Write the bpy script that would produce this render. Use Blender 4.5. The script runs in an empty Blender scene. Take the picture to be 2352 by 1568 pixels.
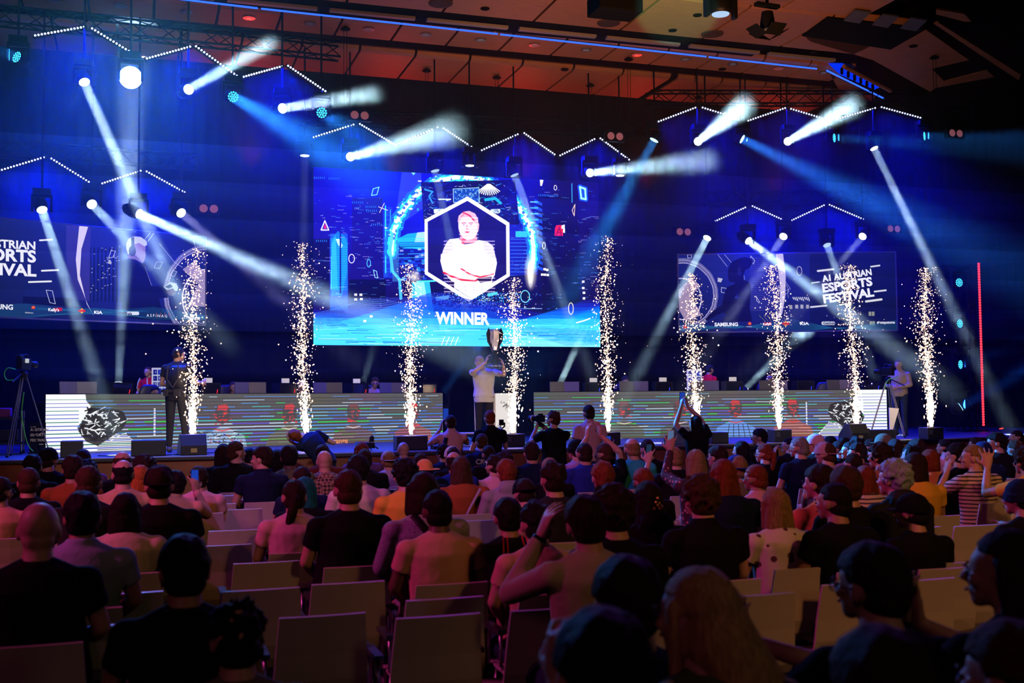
import bpy, bmesh, math, random
import numpy as np
from mathutils import Matrix, Vector, noise
random.seed(7)
sc = bpy.context.scene
COL = sc.collection
F = 2600.0                                   # focal length in pixels of the 2352 px wide frame
CAMP = Vector((0, 0, 1.85))
PITCH = math.atan(136 / F)
ROLL = -math.radians(.49)
CM = Matrix.Rotation(math.pi / 2 + PITCH, 3, 'X') @ Matrix.Rotation(ROLL, 3, 'Z')
A = math.radians(18.2)                       # the stage is turned this far from the view axis
U = Vector((math.cos(A), math.sin(A), 0))    # along the stage
V = Vector((-math.sin(A), math.cos(A), 0))   # into the stage
ZS = 1.0                                     # stage height

# ---------------------------------------------------------------- camera, world, exposure
cd = bpy.data.cameras.new('camera')
cam = bpy.data.objects.new('camera', cd)
COL.objects.link(cam)
cam.matrix_world = Matrix.Translation(CAMP) @ CM.to_4x4()
cd.sensor_width = 36
cd.lens = F / 2352 * 36
cd.clip_end = 200
cd.dof.use_dof = True
cd.dof.focus_distance = 22
cd.dof.aperture_fstop = 3.2
sc.camera = cam
sc.view_settings.view_transform = 'Standard'
sc.view_settings.look = 'None'
sc.view_settings.gamma = 1
sc.view_settings.exposure = 0.0
wd = bpy.data.worlds.new('world')
sc.world = wd
wd.use_nodes = True
wd.node_tree.nodes['Background'].inputs[0].default_value = (.0009, .0007, .0012, 1)
cy = sc.cycles
cy.max_bounces = 4
cy.diffuse_bounces = 0
cy.glossy_bounces = 2
cy.transmission_bounces = 1
cy.volume_bounces = 0
cy.transparent_max_bounces = 32
cy.use_light_tree = True
cy.use_denoising = True
cy.sample_clamp_indirect = 4
cy.caustics_reflective = False
cy.caustics_refractive = False


def ray(px, py):
    return CM @ Vector(((px - 1176) / F, -(py - 784) / F, -1))


def at(px, py, d):
    r = ray(px, py)
    return CAMP + r * (d / r.y)


def on_t(px, py, t):
    r = ray(px, py)
    return CAMP + r * (t / r.dot(V))


def on_z(px, py, z):
    r = ray(px, py)
    return CAMP + r * ((z - CAMP.z) / r.z)


def st(s, t, z):
    return U * s + V * t + Vector((0, 0, z))


def beam(p, q, power, col, spread, size):
    o = lamp('AREA', 'beam', p, q, power, col, spread, size=size)
    o.data.shape = 'DISK'
    return o


def lamp(kind, name, p, q, power, col, ang=40, blend=.3, size=.1, sy=None):
    l = bpy.data.lights.new(name, kind)
    l.energy = power
    l.color = col
    if kind == 'SPOT':
        l.spot_size = math.radians(ang)
        l.spot_blend = blend
        l.shadow_soft_size = size
    elif kind == 'AREA':
        l.size = size
        if sy:
            l.shape = 'RECTANGLE'
            l.size_y = sy
        l.spread = math.radians(ang)
    else:
        l.shadow_soft_size = size
    o = bpy.data.objects.new(name, l)
    COL.objects.link(o)
    o.location = p
    if q is not None:
        o.rotation_euler = (Vector(q) - Vector(p)).to_track_quat('-Z', 'Y').to_euler()
    return o


# ---------------------------------------------------------------- the hall's lamps and added fill spots
WARM = (1, .52, .22)
lamp('AREA', 'house_light', (-3, -5, 7.5), (0, 9, .8), 20, (1, .26, .40), 150, size=3)
lamp('AREA', 'house_light', (9, -2, 7.5), (6, 7, .8), 19, (1, .7, .32), 130, size=2)
lamp('SPOT', 'magenta_wash', (-9.5, 4, 7), (-1.2, 8.5, .8), 1700, (1, .06, .42), 46, .8, .3)
lamp('SPOT', 'orange_wash', (-7, -1, 7.6), (-5.5, 9.5, 1), 620, (1, .3, .06), 50, .8, .3)
lamp('SPOT', 'orange_wash', (7, -1, 7.8), (2, 10.5, 1), 850, (1, .36, .09), 50, .8, .3)
lamp('SPOT', 'orange_wash', (1, 0, 7.8), (7.5, 12, 1), 650, (1, .36, .12), 40, .8, .3)
lamp('SPOT', 'violet_wash', st(-3, 3, 8), st(4.5, 15, 1.2), 1000, (.62, .22, 1), 50, .8, .3)
lamp('SPOT', 'violet_wash', st(9, 3, 8), st(12.5, 14, 1.2), 800, (.6, .2, 1), 50, .8, .3)
for s_ in (-1, 5, 10, 16):                                # blue light spilling from the truss onto the seats
    lamp('SPOT', 'blue_backlight', st(s_, 17.9, 8.3), st(s_ * .55 + 1, 8.5, 1), 300, (.35, .03, 1), 70, .6, .3)
lamp('SPOT', 'pale_backlight', st(4, 18, 8.4), st(1.5, 12.5, 1), 500, (.75, .85, 1), 22, .6, .3)
lamp('SPOT', 'pale_backlight', st(15, 18, 8.4), st(11.5, 10, 1), 450, (.95, 1, .6), 22, .6, .3)
lamp('SPOT', 'stage_front_light', st(5, 7, 8.6), st(7.1, 22.4, 2.1), 850, (1, .93, .88), 14, .5, .2)
lamp('SPOT', 'stage_front_light', st(0, 7, 8.6), st(1.2, 22, 1.9), 2000, (1, .88, .78), 30, .5, .2)
lamp('SPOT', 'stage_front_light', st(14, 7, 8.6), st(12.5, 22, 1.9), 1700, (1, .88, .8), 28, .5, .2)
lamp('SPOT', 'added_official_fill', st(-.8, 18.3, 8), st(.15, 26.0, 2.3), 520, (1, .9, .82), 15, .5, .15)  # added spot that brightens the red jersey behind the left desk
lamp('SPOT', 'added_official_fill', st(12, 18.3, 8), st(12.7, 24.3, 2.3), 480, (1, .9, .82), 15, .5, .15)  # added spot for the red jersey behind the right desk
# warm light on the wood ceiling, red light on its last row
lamp('SPOT', 'ceiling_uplight', st(8, 14, 5.0), st(10, 20.5, 9.5), 1250, (1, .40, .14), 75, .7, .3)
lamp('SPOT', 'ceiling_uplight', st(2, 15, 5.0), st(4, 23, 9.5), 380, (1, .38, .14), 75, .7, .3)
for s_ in (2.5, 6, 9.5, 13, 17):
    lamp('SPOT', 'red_uplight', st(s_, 28.0, 7.6), st(s_, 26.4, 9.5), 100, (1, .03, .02), 100, .9, .1)
lamp('SPOT', 'teal_spot', on_z(1555, 200, 4.5), on_z(1557, 3, 9.45), 9000, (.15, 1, .75), 8, .35, .05)


# ---------------------------------------------------------------- materials
_mats = {}


def mat(name, col, rough=.6, metal=0., emit=None, estr=1., bump=0., bscale=40., var=0., vscale=8., stretch=None, spec=.5):
    if name in _mats:
        return _mats[name]
    m = bpy.data.materials.new(name)
    m.use_nodes = True
    nt = m.node_tree
    b = nt.nodes['Principled BSDF']
    b.inputs['Base Color'].default_value = (*col, 1)
    b.inputs['Roughness'].default_value = rough
    b.inputs['Metallic'].default_value = metal
    b.inputs['Specular IOR Level'].default_value = spec
    if emit:
        b.inputs['Emission Color'].default_value = (*emit, 1)
        b.inputs['Emission Strength'].default_value = estr
    if bump or var:
        tc = nt.nodes.new('ShaderNodeTexCoord')
        src = tc.outputs['Object']
        if stretch:
            mp = nt.nodes.new('ShaderNodeMapping')
            mp.inputs['Scale'].default_value = stretch
            nt.links.new(src, mp.inputs[0])
            src = mp.outputs[0]
    if var:
        n = nt.nodes.new('ShaderNodeTexNoise')
        n.inputs['Scale'].default_value = vscale
        n.inputs['Detail'].default_value = 4
        nt.links.new(src, n.inputs['Vector'])
        r = nt.nodes.new('ShaderNodeValToRGB')
        r.color_ramp.elements[0].position = .3
        r.color_ramp.elements[1].position = .7
        r.color_ramp.elements[0].color = (*[c * (1 - var) for c in col], 1)
        r.color_ramp.elements[1].color = (*[min(1, c * (1 + var)) for c in col], 1)
        nt.links.new(n.outputs[0], r.inputs[0])
        nt.links.new(r.outputs[0], b.inputs['Base Color'])
    if bump:
        n = nt.nodes.new('ShaderNodeTexNoise')
        n.inputs['Scale'].default_value = bscale
        n.inputs['Detail'].default_value = 3
        nt.links.new(src, n.inputs['Vector'])
        bp = nt.nodes.new('ShaderNodeBump')
        bp.inputs['Strength'].default_value = bump
        bp.inputs['Distance'].default_value = .02
        nt.links.new(n.outputs[0], bp.inputs['Height'])
        nt.links.new(bp.outputs[0], b.inputs['Normal'])
    _mats[name] = m
    return m


def glow(name, col, k=1.):
    if name in _mats:
        return _mats[name]
    m = bpy.data.materials.new(name)
    m.use_nodes = True
    nt = m.node_tree
    nt.nodes.clear()
    e = nt.nodes.new('ShaderNodeEmission')
    e.inputs[0].default_value = (*col, 1)
    e.inputs[1].default_value = k
    o = nt.nodes.new('ShaderNodeOutputMaterial')
    nt.links.new(e.outputs[0], o.inputs[0])
    m.cycles.emission_sampling = 'NONE'
    _mats[name] = m
    return m


BLACK = mat('black_metal', (.004, .004, .005), .5, spec=.15)
BLACKM = mat('matt_black', (.008, .008, .009), .9, spec=.05)
GREYM = mat('grey_metal', (.25, .25, .27), .35, .9)
CHROME = mat('chrome', (.5, .5, .52), .15, 1.)
WHITE = mat('white_paint', (.8, .8, .8), .5)


# ---------------------------------------------------------------- mesh helpers
class MB:
    def __init__(s):
        s.v = []
        s.f = []

    def add(s, vs, fs):
        o = len(s.v)
        s.v += [tuple(v) for v in vs]
        s.f += [tuple(i + o for i in f) for f in fs]
        return s

    def box(s, c, h, R=None):
        c = Vector(c)
        vs = []
        for x in (-1, 1):
            for y in (-1, 1):
                for z in (-1, 1):
                    p = Vector((x * h[0], y * h[1], z * h[2]))
                    if R is not None:
                        p = R @ p
                    vs.append(c + p)
        return s.add(vs, [(0, 1, 3, 2), (4, 6, 7, 5), (0, 4, 5, 1), (2, 3, 7, 6), (0, 2, 6, 4), (1, 5, 7, 3)])

    def prism(s, poly, z0, z1, ax=2, R=None, o=(0, 0, 0)):
        """polygon in two axes, extruded along the third"""
        o = Vector(o)
        n = len(poly)
        vs = []
        for z in (z0, z1):
            for a, b in poly:
                p = Vector({2: (a, b, z), 1: (a, z, b), 0: (z, a, b)}[ax])
                if R is not None:
                    p = R @ p
                vs.append(o + p)
        return s.add(vs, [tuple(range(n))[::-1], tuple(range(n, 2 * n))] + [(i, (i + 1) % n, n + (i + 1) % n, n + i) for i in range(n)])

    def loft(s, pts, rx, ry, side=None, n=12):
        pts = [Vector(p) for p in pts]
        m = len(pts)
        vs = []
        for i, p in enumerate(pts):
            d = (pts[min(i + 1, m - 1)] - pts[max(i - 1, 0)]).normalized()
            sd = Vector(side) if side is not None else (Vector((1, 0, 0)) if abs(d.x) < .8 else Vector((0, 1, 0)))
            sd = (sd - d * sd.dot(d)).normalized()
            fr = d.cross(sd)
            for k in range(n):
                a = 2 * math.pi * k / n
                vs.append(p + sd * math.cos(a) * rx[i] + fr * math.sin(a) * ry[i])
        fs = []
        for i in range(m - 1):
            for k in range(n):
                fs.append((i * n + k, i * n + (k + 1) % n, (i + 1) * n + (k + 1) % n, (i + 1) * n + k))
        fs.append(tuple(range(n))[::-1])
        fs.append(tuple(range((m - 1) * n, m * n)))
        return s.add(vs, fs)

    def cap(s, p, q, r0, r1=None, n=10):
        p, q = Vector(p), Vector(q)
        r1 = r0 if r1 is None else r1
        d = (q - p).normalized()
        P = [p - d * r0 * .98, p - d * r0 * .7, p, q, q + d * r1 * .7, q + d * r1 * .98]
        R = [r0 * .2, r0 * .71, r0, r1, r1 * .71, r1 * .2]
        return s.loft(P, R, R, None, n)

    def tube(s, pts, r, n=8):
        return s.loft(pts, [r] * len(pts), [r] * len(pts), None, n)

    def ell(s, c, r, n=14, m=9, R=None):
        c = Vector(c)
        vs = []
        for i in range(m + 1):
            th = math.pi * i / m
            for k in range(n):
                a = 2 * math.pi * k / n
                p = Vector((r[0] * math.sin(th) * math.cos(a), r[1] * math.sin(th) * math.sin(a), r[2] * math.cos(th)))
                if R is not None:
                    p = R @ p
                vs.append(c + p)
        fs = []
        for i in range(m):
            for k in range(n):
                fs.append((i * n + k, (i + 1) * n + k, (i + 1) * n + (k + 1) % n, i * n + (k + 1) % n))
        return s.add(vs, fs)

    def mesh(s, name, m=None, smooth=False):
        me = bpy.data.meshes.new(name)
        me.from_pydata(s.v, [], s.f)
        me.validate()
        if m:
            me.materials.append(m)
        if smooth:
            me.polygons.foreach_set('use_smooth', [True] * len(me.polygons))
        return me

    def build(s, name, m, parent=None, smooth=False, bevel=0., **kw):
        o = bpy.data.objects.new(name, s.mesh(name, m, smooth))
        COL.objects.link(o)
        o.parent = parent
        if bevel:
            b = o.modifiers.new('b', 'BEVEL')
            b.width = bevel
            b.segments = 2
            b.limit_method = 'ANGLE'
        tag(o, **kw)
        return o


def tag(o, label=None, cat=None, group=None, kind=None):
    if label:
        o['label'] = label
    if cat:
        o['category'] = cat
    if group:
        o['group'] = group
    if kind:
        o['kind'] = kind
    return o


def empty(name, loc=(0, 0, 0), rz=0, label=None, cat=None, group=None):
    o = bpy.data.objects.new(name, None)
    o.empty_display_size = .1
    COL.objects.link(o)
    o.location = loc
    o.rotation_euler = (0, 0, rz)
    return tag(o, label, cat, group)


def inst(name, me, parent=None, loc=(0, 0, 0), rot=(0, 0, 0), m=None, scale=None, **kw):
    o = bpy.data.objects.new(name, me)
    COL.objects.link(o)
    o.parent = parent
    o.location = loc
    o.rotation_euler = rot
    if scale:
        o.scale = scale
    if m is not None:
        if not me.materials:
            me.materials.append(m)
        o.material_slots[0].link = 'OBJECT'
        o.material_slots[0].material = m
    tag(o, **kw)
    return o


def dup(o, parent=None):
    c = o.copy()
    COL.objects.link(c)
    c.parent = parent
    for ch in list(o.children):
        dup(ch, c)
    return c


def remesh(mb, name, voxel, smooth=6, fac=.5):
    me = mb.mesh('tmp')
    o = bpy.data.objects.new('tmp', me)
    COL.objects.link(o)
    r = o.modifiers.new('r', 'REMESH')
    r.mode = 'VOXEL'
    r.voxel_size = voxel
    if smooth:
        s = o.modifiers.new('s', 'SMOOTH')
        s.factor = fac
        s.iterations = smooth
    dg = bpy.context.evaluated_depsgraph_get()
    dg.update()
    out = bpy.data.meshes.new_from_object(o.evaluated_get(dg))
    out.name = name
    out.polygons.foreach_set('use_smooth', [True] * len(out.polygons))
    bpy.data.objects.remove(o)
    bpy.data.meshes.remove(me)
    return out


def text(s, size, name, m, parent, loc, rot, bold=.0, align='LEFT', depth=.0, shear=0., sx=1., spacing=1., width=None):
    cu = bpy.data.curves.new('t', 'FONT')
    cu.body = s
    cu.size = size
    cu.offset = bold
    cu.align_x = align
    cu.shear = shear
    cu.extrude = depth
    cu.space_character = spacing
    cu.resolution_u = 3
    o = bpy.data.objects.new('t', cu)
    COL.objects.link(o)
    dg = bpy.context.evaluated_depsgraph_get()
    dg.update()
    me = bpy.data.meshes.new_from_object(o.evaluated_get(dg))
    bpy.data.objects.remove(o)
    bpy.data.curves.remove(cu)
    me.materials.clear()
    me.materials.append(m)
    if width:
        xs = [v.co.x for v in me.vertices]
        sx = width / (max(xs) - min(xs))
    r = inst(name, me, parent, loc, rot)
    r.scale = (sx, 1, 1)
    return r

# ================================================================ the setting
ZC = 9.5
WOODC = mat('ceiling_wood', (.42, .165, .055), .55, var=.12, vscale=3, stretch=(1, 6, 1))
RISER = mat('riser_wood', (.22, .06, .025), .5, var=.2, vscale=4)
STAGEM = mat('stage_floor_grey', (.03, .03, .034), .5, var=.15, vscale=2)
FLOORM = mat('hall_floor', (.06, .035, .03), .5, var=.2, vscale=2)
CURT = mat('black_curtain', (.0025, .0025, .003), 1., spec=0.)


def poly_z(px, z):
    return [on_z(x, y, z) for x, y in px]


def slab(name, pts, z, th, m, parent=None, **kw):
    """horizontal slab with the outline pts"""
    b = MB()
    n = len(pts)
    vs = [(p.x, p.y, z) for p in pts] + [(p.x, p.y, z + th) for p in pts]
    b.add(vs, [tuple(range(n)), tuple(range(n, 2 * n))[::-1]] + [(i, n + i, n + (i + 1) % n, (i + 1) % n) for i in range(n)])
    return b.build(name, m, parent, **kw)


MB().add([(-22, -8, 0), (26, -8, 0), (26, 40, 0), (-22, 40, 0)], [(0, 1, 2, 3)]).build('floor', FLOORM, kind='structure')
# ceiling: a black void above, rows of curved wooden panels under it
slab('ceiling', [Vector(p) for p in ((-22, -8, 0), (26, -8, 0), (26, 40, 0), (-22, 40, 0))], ZC + 1.0, .1, BLACKM, kind='structure')


def panel_mesh(w, l):
    """a wooden ceiling panel, its far edge rolled upwards"""
    b = MB()
    prof = [(-l / 2, .10), (-l / 2 + .05, .03), (-l / 2 + .14, 0), (l / 2, 0), (l / 2, .04), (-l / 2 + .15, .04), (-l / 2 + .09, .07), (-l / 2 + .04, .14)]
    b.prism(prof, -w / 2, w / 2, 0)
    return b.mesh('ceiling_panel', WOODC)


_pm = {}
RINGM = mat('ring_metal', (.5, .48, .45), .3, .8)
GRILLE = mat('speaker_grille', (.1, .05, .03), .7)
LAMPG = mat('lamp_glass', (.5, .5, .55), .2)
n_panel = 0


def ceiling_row(i, t0, t1, s0, s1, step, off=0.):
    global n_panel
    l = t1 - t0
    k = 0
    s = s0 + off
    while s < s1:
        w = step - .055
        key = (round(w, 2), round(l, 2))
        if key not in _pm:
            _pm[key] = panel_mesh(w, l)
        n_panel += 1
        inst('trim_%d' % n_panel, _pm[key], None, st(s + step / 2, (t0 + t1) / 2, ZC), (0, 0, A), kind='structure')
        if i in (2,):
            c = st(s + step / 2, t0 + l * .42, ZC - .012)
            e = empty('recessed_downlight', c, A, 'round recessed downlight, number %s from the left above the blue strip' % ORD[k % 20], 'ceiling light', 'downlights in the wooden ceiling')
            rg = MB()
            rg.loft([(0, 0, .03), (0, 0, -.015)], [.105, .12], [.105, .12], None, 20)
            rg.build('rim', RINGM, e)
            g = MB()
            g.loft([(0, 0, -.016), (0, 0, -.022)], [.075, .06], [.075, .06], None, 18)
            g.build('lamp_glass', LAMPG, e)
        s += step
        k += 1


ORD = ['first', 'second', 'third', 'fourth', 'fifth', 'sixth', 'seventh', 'eighth', 'ninth', 'tenth', 'eleventh', 'twelfth', 'thirteenth', 'fourteenth',
       'fifteenth', 'sixteenth', 'seventeenth', 'eighteenth', 'nineteenth', 'twentieth']


def t_of(px, py, z=ZC):
    return on_z(px, py, z).dot(V)


def s_of(px, py, z=ZC):
    return on_z(px, py, z).dot(U)


T1a, T1b = 17.6, t_of(1176, 44)
T2a, T2b = t_of(1176, 80), t_of(1176, 119)
T3a, T3b = t_of(1176, 146), t_of(1176, 202)
ceiling_row(1, T1b - 2.1, T1b, -4.2, s_of(1845, 90), 1.9, .3)
ceiling_row(1, T1b - 4.3, T1b - 2.13, -4.2, s_of(1850, 90) - 1.5, 1.9, .9)
ceiling_row(2, T2a, T2b, -3.4, s_of(1900, 170), 1.2)
ceiling_row(3, T3a, T3b, -3.0, s_of(1410, 205), 1.25)
ceiling_row(3, T3a, T3b, s_of(1500, 215), s_of(1860, 235), 1.2)
# outlines of the bent right hand part of the ceiling
for pts in ([(1860, 95), (1850, 84), (2042, 112), (2128, 70), (2226, 138), (2140, 158), (2170, 188), (2268, 163), (2284, 177), (2150, 202), (2137, 211), (2005, 138)],
            [(1905, 168), (1925, 180), (2012, 224), (2003, 235), (1925, 203)],
            [(2150, 22), (2215, 32), (2232, 50), (2216, 50), (2150, 33)],
            [(2155, 52), (2345, 172), (2340, 185), (2145, 55)]):
    n_panel += 1
    slab('trim_%d' % n_panel, poly_z(pts, ZC), ZC, .04, WOODC, kind='structure')
n_panel += 1
slab('trim_%d' % n_panel, poly_z([(1842, 82), (1900, 40), (2128, 66), (2046, 113)], ZC - .02), ZC - .03, .5, BLACKM, kind='structure')
for i, (x, y) in enumerate(((1960, 38), (2025, 48), (2090, 56))):
    n_panel += 1
    slab('trim_%d' % n_panel, poly_z([(x - 22, y + 10), (x + 4, y - 14), (x + 40, y - 9), (x + 14, y + 16)], ZC - .05), ZC - .05, .03,
         mat('ceiling_hatch', (.09, .09, .12), .8), kind='structure')
# round ventilation grilles and dark sockets set in the first rows
GL = ((1012, 8, .3, 'first'), (1398, 53, .3, 'second'), (1636, 78, .3, 'third'))
for x, y, r, o_ in GL:
    g = MB()
    p = on_z(x, y, ZC - .01)
    g.loft([(0, 0, .02), (0, 0, -.01)], [r * .8, r * .78], [r * .8, r * .78], None, 28)
    for k in range(-8, 9):
        h = math.sqrt(max(0, (r * .72) ** 2 - (k * .026) ** 2))
        g.box((k * .026, 0, -.014), (.006, h, .006))
    e = g.build('ceiling_grille', GRILLE, None, label='round slatted grille in the wooden ceiling, %s of three from the left' % o_, cat='ceiling grille', group='round grilles in the ceiling')
    e.location = p
    e.rotation_euler = (0, 0, A)
k = 0
for x, y in ((1114, 20), (1545, 70), (1602, 35), (1868, 121), (2098, 106), (1297, 160), (1659, 159)):
    g = MB()
    g.loft([(0, 0, .01), (0, 0, -.012)], [.09, .085], [.09, .085], None, 16)
    e = g.build('ceiling_socket', BLACKM, None, label='small black round socket in the wooden ceiling, %s from the left' % ORD[k], cat='ceiling socket', group='black ceiling sockets')
    e.location = on_z(x, y, ZC - .01)
    k += 1
# the dark beam with grey light rails and the thin blue strip in the slot between two rows
tb = (T1b + T2a) / 2
n_panel += 1
MB().box((0, 0, 0), (8.4, (T2a - T1b) / 2 - .02, .12)).build('trim_%d' % n_panel, BLACKM, kind='structure').matrix_world = Matrix.LocRotScale(st(4.6, tb, ZC + .15), Matrix.Rotation(A, 3, 'Z').to_quaternion(), None)
RAIL = mat('grey_rail', (.32, .27, .3), .5)
sR0, sR1 = -2.5, s_of(1900, 150)
L_ = (sR1 - sR0) / 9
for i in range(9):
    b = MB()
    b.box((0, 0, 0), (L_ / 2 - .12, .06, .03))
    o = b.build('light_rail', RAIL, None, bevel=.006, label='pale grey slotted rail hung in the ceiling gap, %s from the left' % ORD[i], cat='ceiling rail', group='grey rails in the ceiling gap')
    o.location = st(sR0 + L_ * (i + .5), tb - .02, ZC - .03)
    o.rotation_euler = (0, 0, A)
BLS = glow('blue_strip_glow', (.02, .09, 1), 2.4)


def strip(a, b, w, m, name, **kw):
    q = MB()
    d = (b - a).normalized()
    s = Vector((0, 0, 1)).cross(d).normalized() * w
    z = Vector((0, 0, w))
    q.add([a - s - z, a + s - z, a + s + z, a - s + z, b - s - z, b + s - z, b + s + z, b - s + z],
          [(0, 1, 2, 3), (4, 7, 6, 5), (0, 4, 5, 1), (1, 5, 6, 2), (2, 6, 7, 3), (3, 7, 4, 0)])
    return q.build(name, m, None, **kw)


zb = ZC - .06
SP = [(380, -6, 592, 19), (600, 20, 1143, 78), (1149, 79, 1622, 130), (1628, 131, 1876, 158), (1899, 162, 2030, 226)]
for i, (x0, y0, x1, y1) in enumerate(SP):
    strip(on_z(x0, y0, zb), on_z(x1, y1, zb), .014, BLS, 'light_strip',
          label='thin glowing blue strip light along the ceiling gap, %s from the left' % ORD[i], cat='strip light', group='blue ceiling strips')
e = empty('ceiling_recess_light', on_z(1975, 178, ZC - .05), 0, 'bright blue lit ceiling recess with a wooden bar across it', 'ceiling light')
b = MB()
q = [on_z(x, y, ZC - .04) - e.location for x, y in ((1903, 147), (1935, 147), (2022, 200), (2008, 206), (1930, 172))]
b.add(q + [p + Vector((0, 0, .02)) for p in q], [(0, 1, 2, 3, 4), (9, 8, 7, 6, 5)] + [(i, (i + 1) % 5, 5 + (i + 1) % 5, 5 + i) for i in range(5)])
b.build('lit_panel', glow('blue_panel', (.0, .03, .9), 1.0), e)
b = MB()
a0, a1 = on_z(1938, 152, ZC - .12) - e.location, on_z(2045, 208, ZC - .12) - e.location
b.tube([a0, a1], .05, 6)
b.build('bar', WOODC, e)
for k in range(6):
    p = a0.lerp(a1, .1 + k * .13)
    MB().cap(p + Vector((-.16, 0, .0)), p + Vector((-.16, 0, -.1)), .035).build('clamp', BLACKM, e)

# stage
front = [st(-14, 19.3, 0), st(-4, 19.25, 0), st(2, 19.1, 0), st(7, 18.95, 0), st(12, 19.05, 0), st(16, 19.4, 0), st(19, 20.1, 0), st(23, 21.4, 0)]
back = [st(23, 29.5, 0), st(-14, 29.5, 0)]
P_ = front + back
slab('floor_stage', P_, ZS - .06, .06, STAGEM, kind='structure')
b = MB()
n = len(front)
ins = [p + V * .06 for p in front]
b.add([(p.x, p.y, 0) for p in ins] + [(p.x, p.y, ZS - .06) for p in ins], [(i, i + 1, n + i + 1, n + i) for i in range(n - 1)])
b.build('trim_riser', RISER, kind='structure')
b = MB()
b.loft([p + Vector((0, 0, ZS - .01)) for p in front], [.018] * n, [.018] * n, None, 6)
b.build('trim_edge', mat('edge_metal', (.3, .3, .32), .4, .5), kind='structure')


def curtain(name, p, q, z0, z1, amp=.05, wl=.34):
    b = MB()
    L = (q - p).length
    n = int(L / .06)
    d = (q - p).normalized()
    nn = Vector((-d.y, d.x, 0))
    vs = []
    for i in range(n + 1):
        s = L * i / n
        o = amp * math.sin(2 * math.pi * s / wl + 1.3 * math.sin(s * .9)) * (.7 + .3 * math.sin(s * 1.7))
        P = p + d * s + nn * o
        vs += [(P.x, P.y, z0), (P.x, P.y, z1)]
    b.add(vs, [(2 * i, 2 * i + 2, 2 * i + 3, 2 * i + 1) for i in range(n)])
    return b.build(name, CURT, None, True, kind='structure')


curtain('wall_back', st(-14, 29, 0), st(23, 29, 0), 0, ZC + 1)
curtain('wall_left', st(-14, 29, 0), st(-14, 6, 0), 0, ZC + 1)
curtain('wall_right', st(23, 6, 0), st(23, 29, 0), 0, ZC + 1)

# haze hanging over the stage, thicker under the ceiling
_z = [ZS + .01, 2.4, 3.0, 3.6, 4.2, 4.8, 5.4, 6.0, 10.4]
_w = ['low over the stage floor', 'at the height of the desks', 'above the monitors on the desks', 'at the bottom edge of the side screens', 'at the middle of the side screens', 'at the lettering of the side screens', 'at the top edge of the side screens', 'around the lighting trusses']
for z0, z1, den, where in zip(_z, _z[1:], (.0016, .0026, .0036, .0048, .006, .0072, .0084, .0095), _w):
    hz = bpy.data.materials.new('haze')
    hz.use_nodes = True
    nt = hz.node_tree
    nt.nodes.clear()
    out = nt.nodes.new('ShaderNodeOutputMaterial')
    vsn = nt.nodes.new('ShaderNodeVolumeScatter')
    vsn.inputs['Density'].default_value = den
    vsn.inputs['Anisotropy'].default_value = .25
    nt.links.new(vsn.outputs[0], out.inputs['Volume'])
    b = MB()
    q = [st(-10, 18.6, 0), st(22, 18.6, 0), st(22, 28.7, 0), st(-10, 28.7, 0)]
    b.add([(p.x, p.y, z0) for p in q] + [(p.x, p.y, z1) for p in q], [(3, 2, 1, 0), (4, 5, 6, 7)] + [(i, (i + 1) % 4, 4 + (i + 1) % 4, 4 + i) for i in range(4)])
    b.build('stage_haze', hz, None, label='thin haze in the air ' + where, cat='haze', kind='stuff')

# ================================================================ stage lighting
DOT = glow('led_white_blue', (.5, .55, 1), 5)
BLUEL = (0, .004, 1)
# chevrons of LED bars: (x0,y0,x1,y1) left-to-right, plane t
ARMS = []
for t_, wing, pts in (
    (22.0, 'top left', [(77, 82, 197, 61), (208, 63, 320, 132), (334, 135, 440, 106), (447, 104, 547, 176), (557, 177, 651, 151), (659, 149, 750, 211)]),
    (25.8, 'lower left', [(-6, 393, 104, 360), (115, 362, 213, 423), (232, 422, 326, 391), (334, 392, 427, 443)]),
    (24.5, 'above the main screen', [(717, 316, 815, 285), (824, 283, 905, 331), (907, 333, 1008, 291), (1017, 293, 1095, 345), (1104, 346, 1192, 307), (1202, 304, 1276, 356), (1284, 358, 1368, 318), (1377, 316, 1447, 368)]),
    (23.5, 'top right', [(1510, 280, 1600, 246), (1611, 246, 1705, 275), (1716, 278, 1806, 247), (1814, 249, 1908, 277), (1921, 274, 2013, 247), (2022, 245, 2117, 271)]),
    (25.8, 'lower right', [(1640, 509, 1719, 473), (1726, 472, 1806, 508), (1816, 507, 1895, 470), (1903, 469, 1985, 504)])):
    for i, a in enumerate(pts):
        ARMS.append((t_, wing, i, len(pts), a))
LEDP = {'top left': 270, 'lower left': 210, 'above the main screen': 190, 'top right': 160, 'lower right': 170}
dotm = MB().ell((0, 0, 0), (.019, .019, .019), 8, 5).mesh('led', DOT, True)
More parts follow.
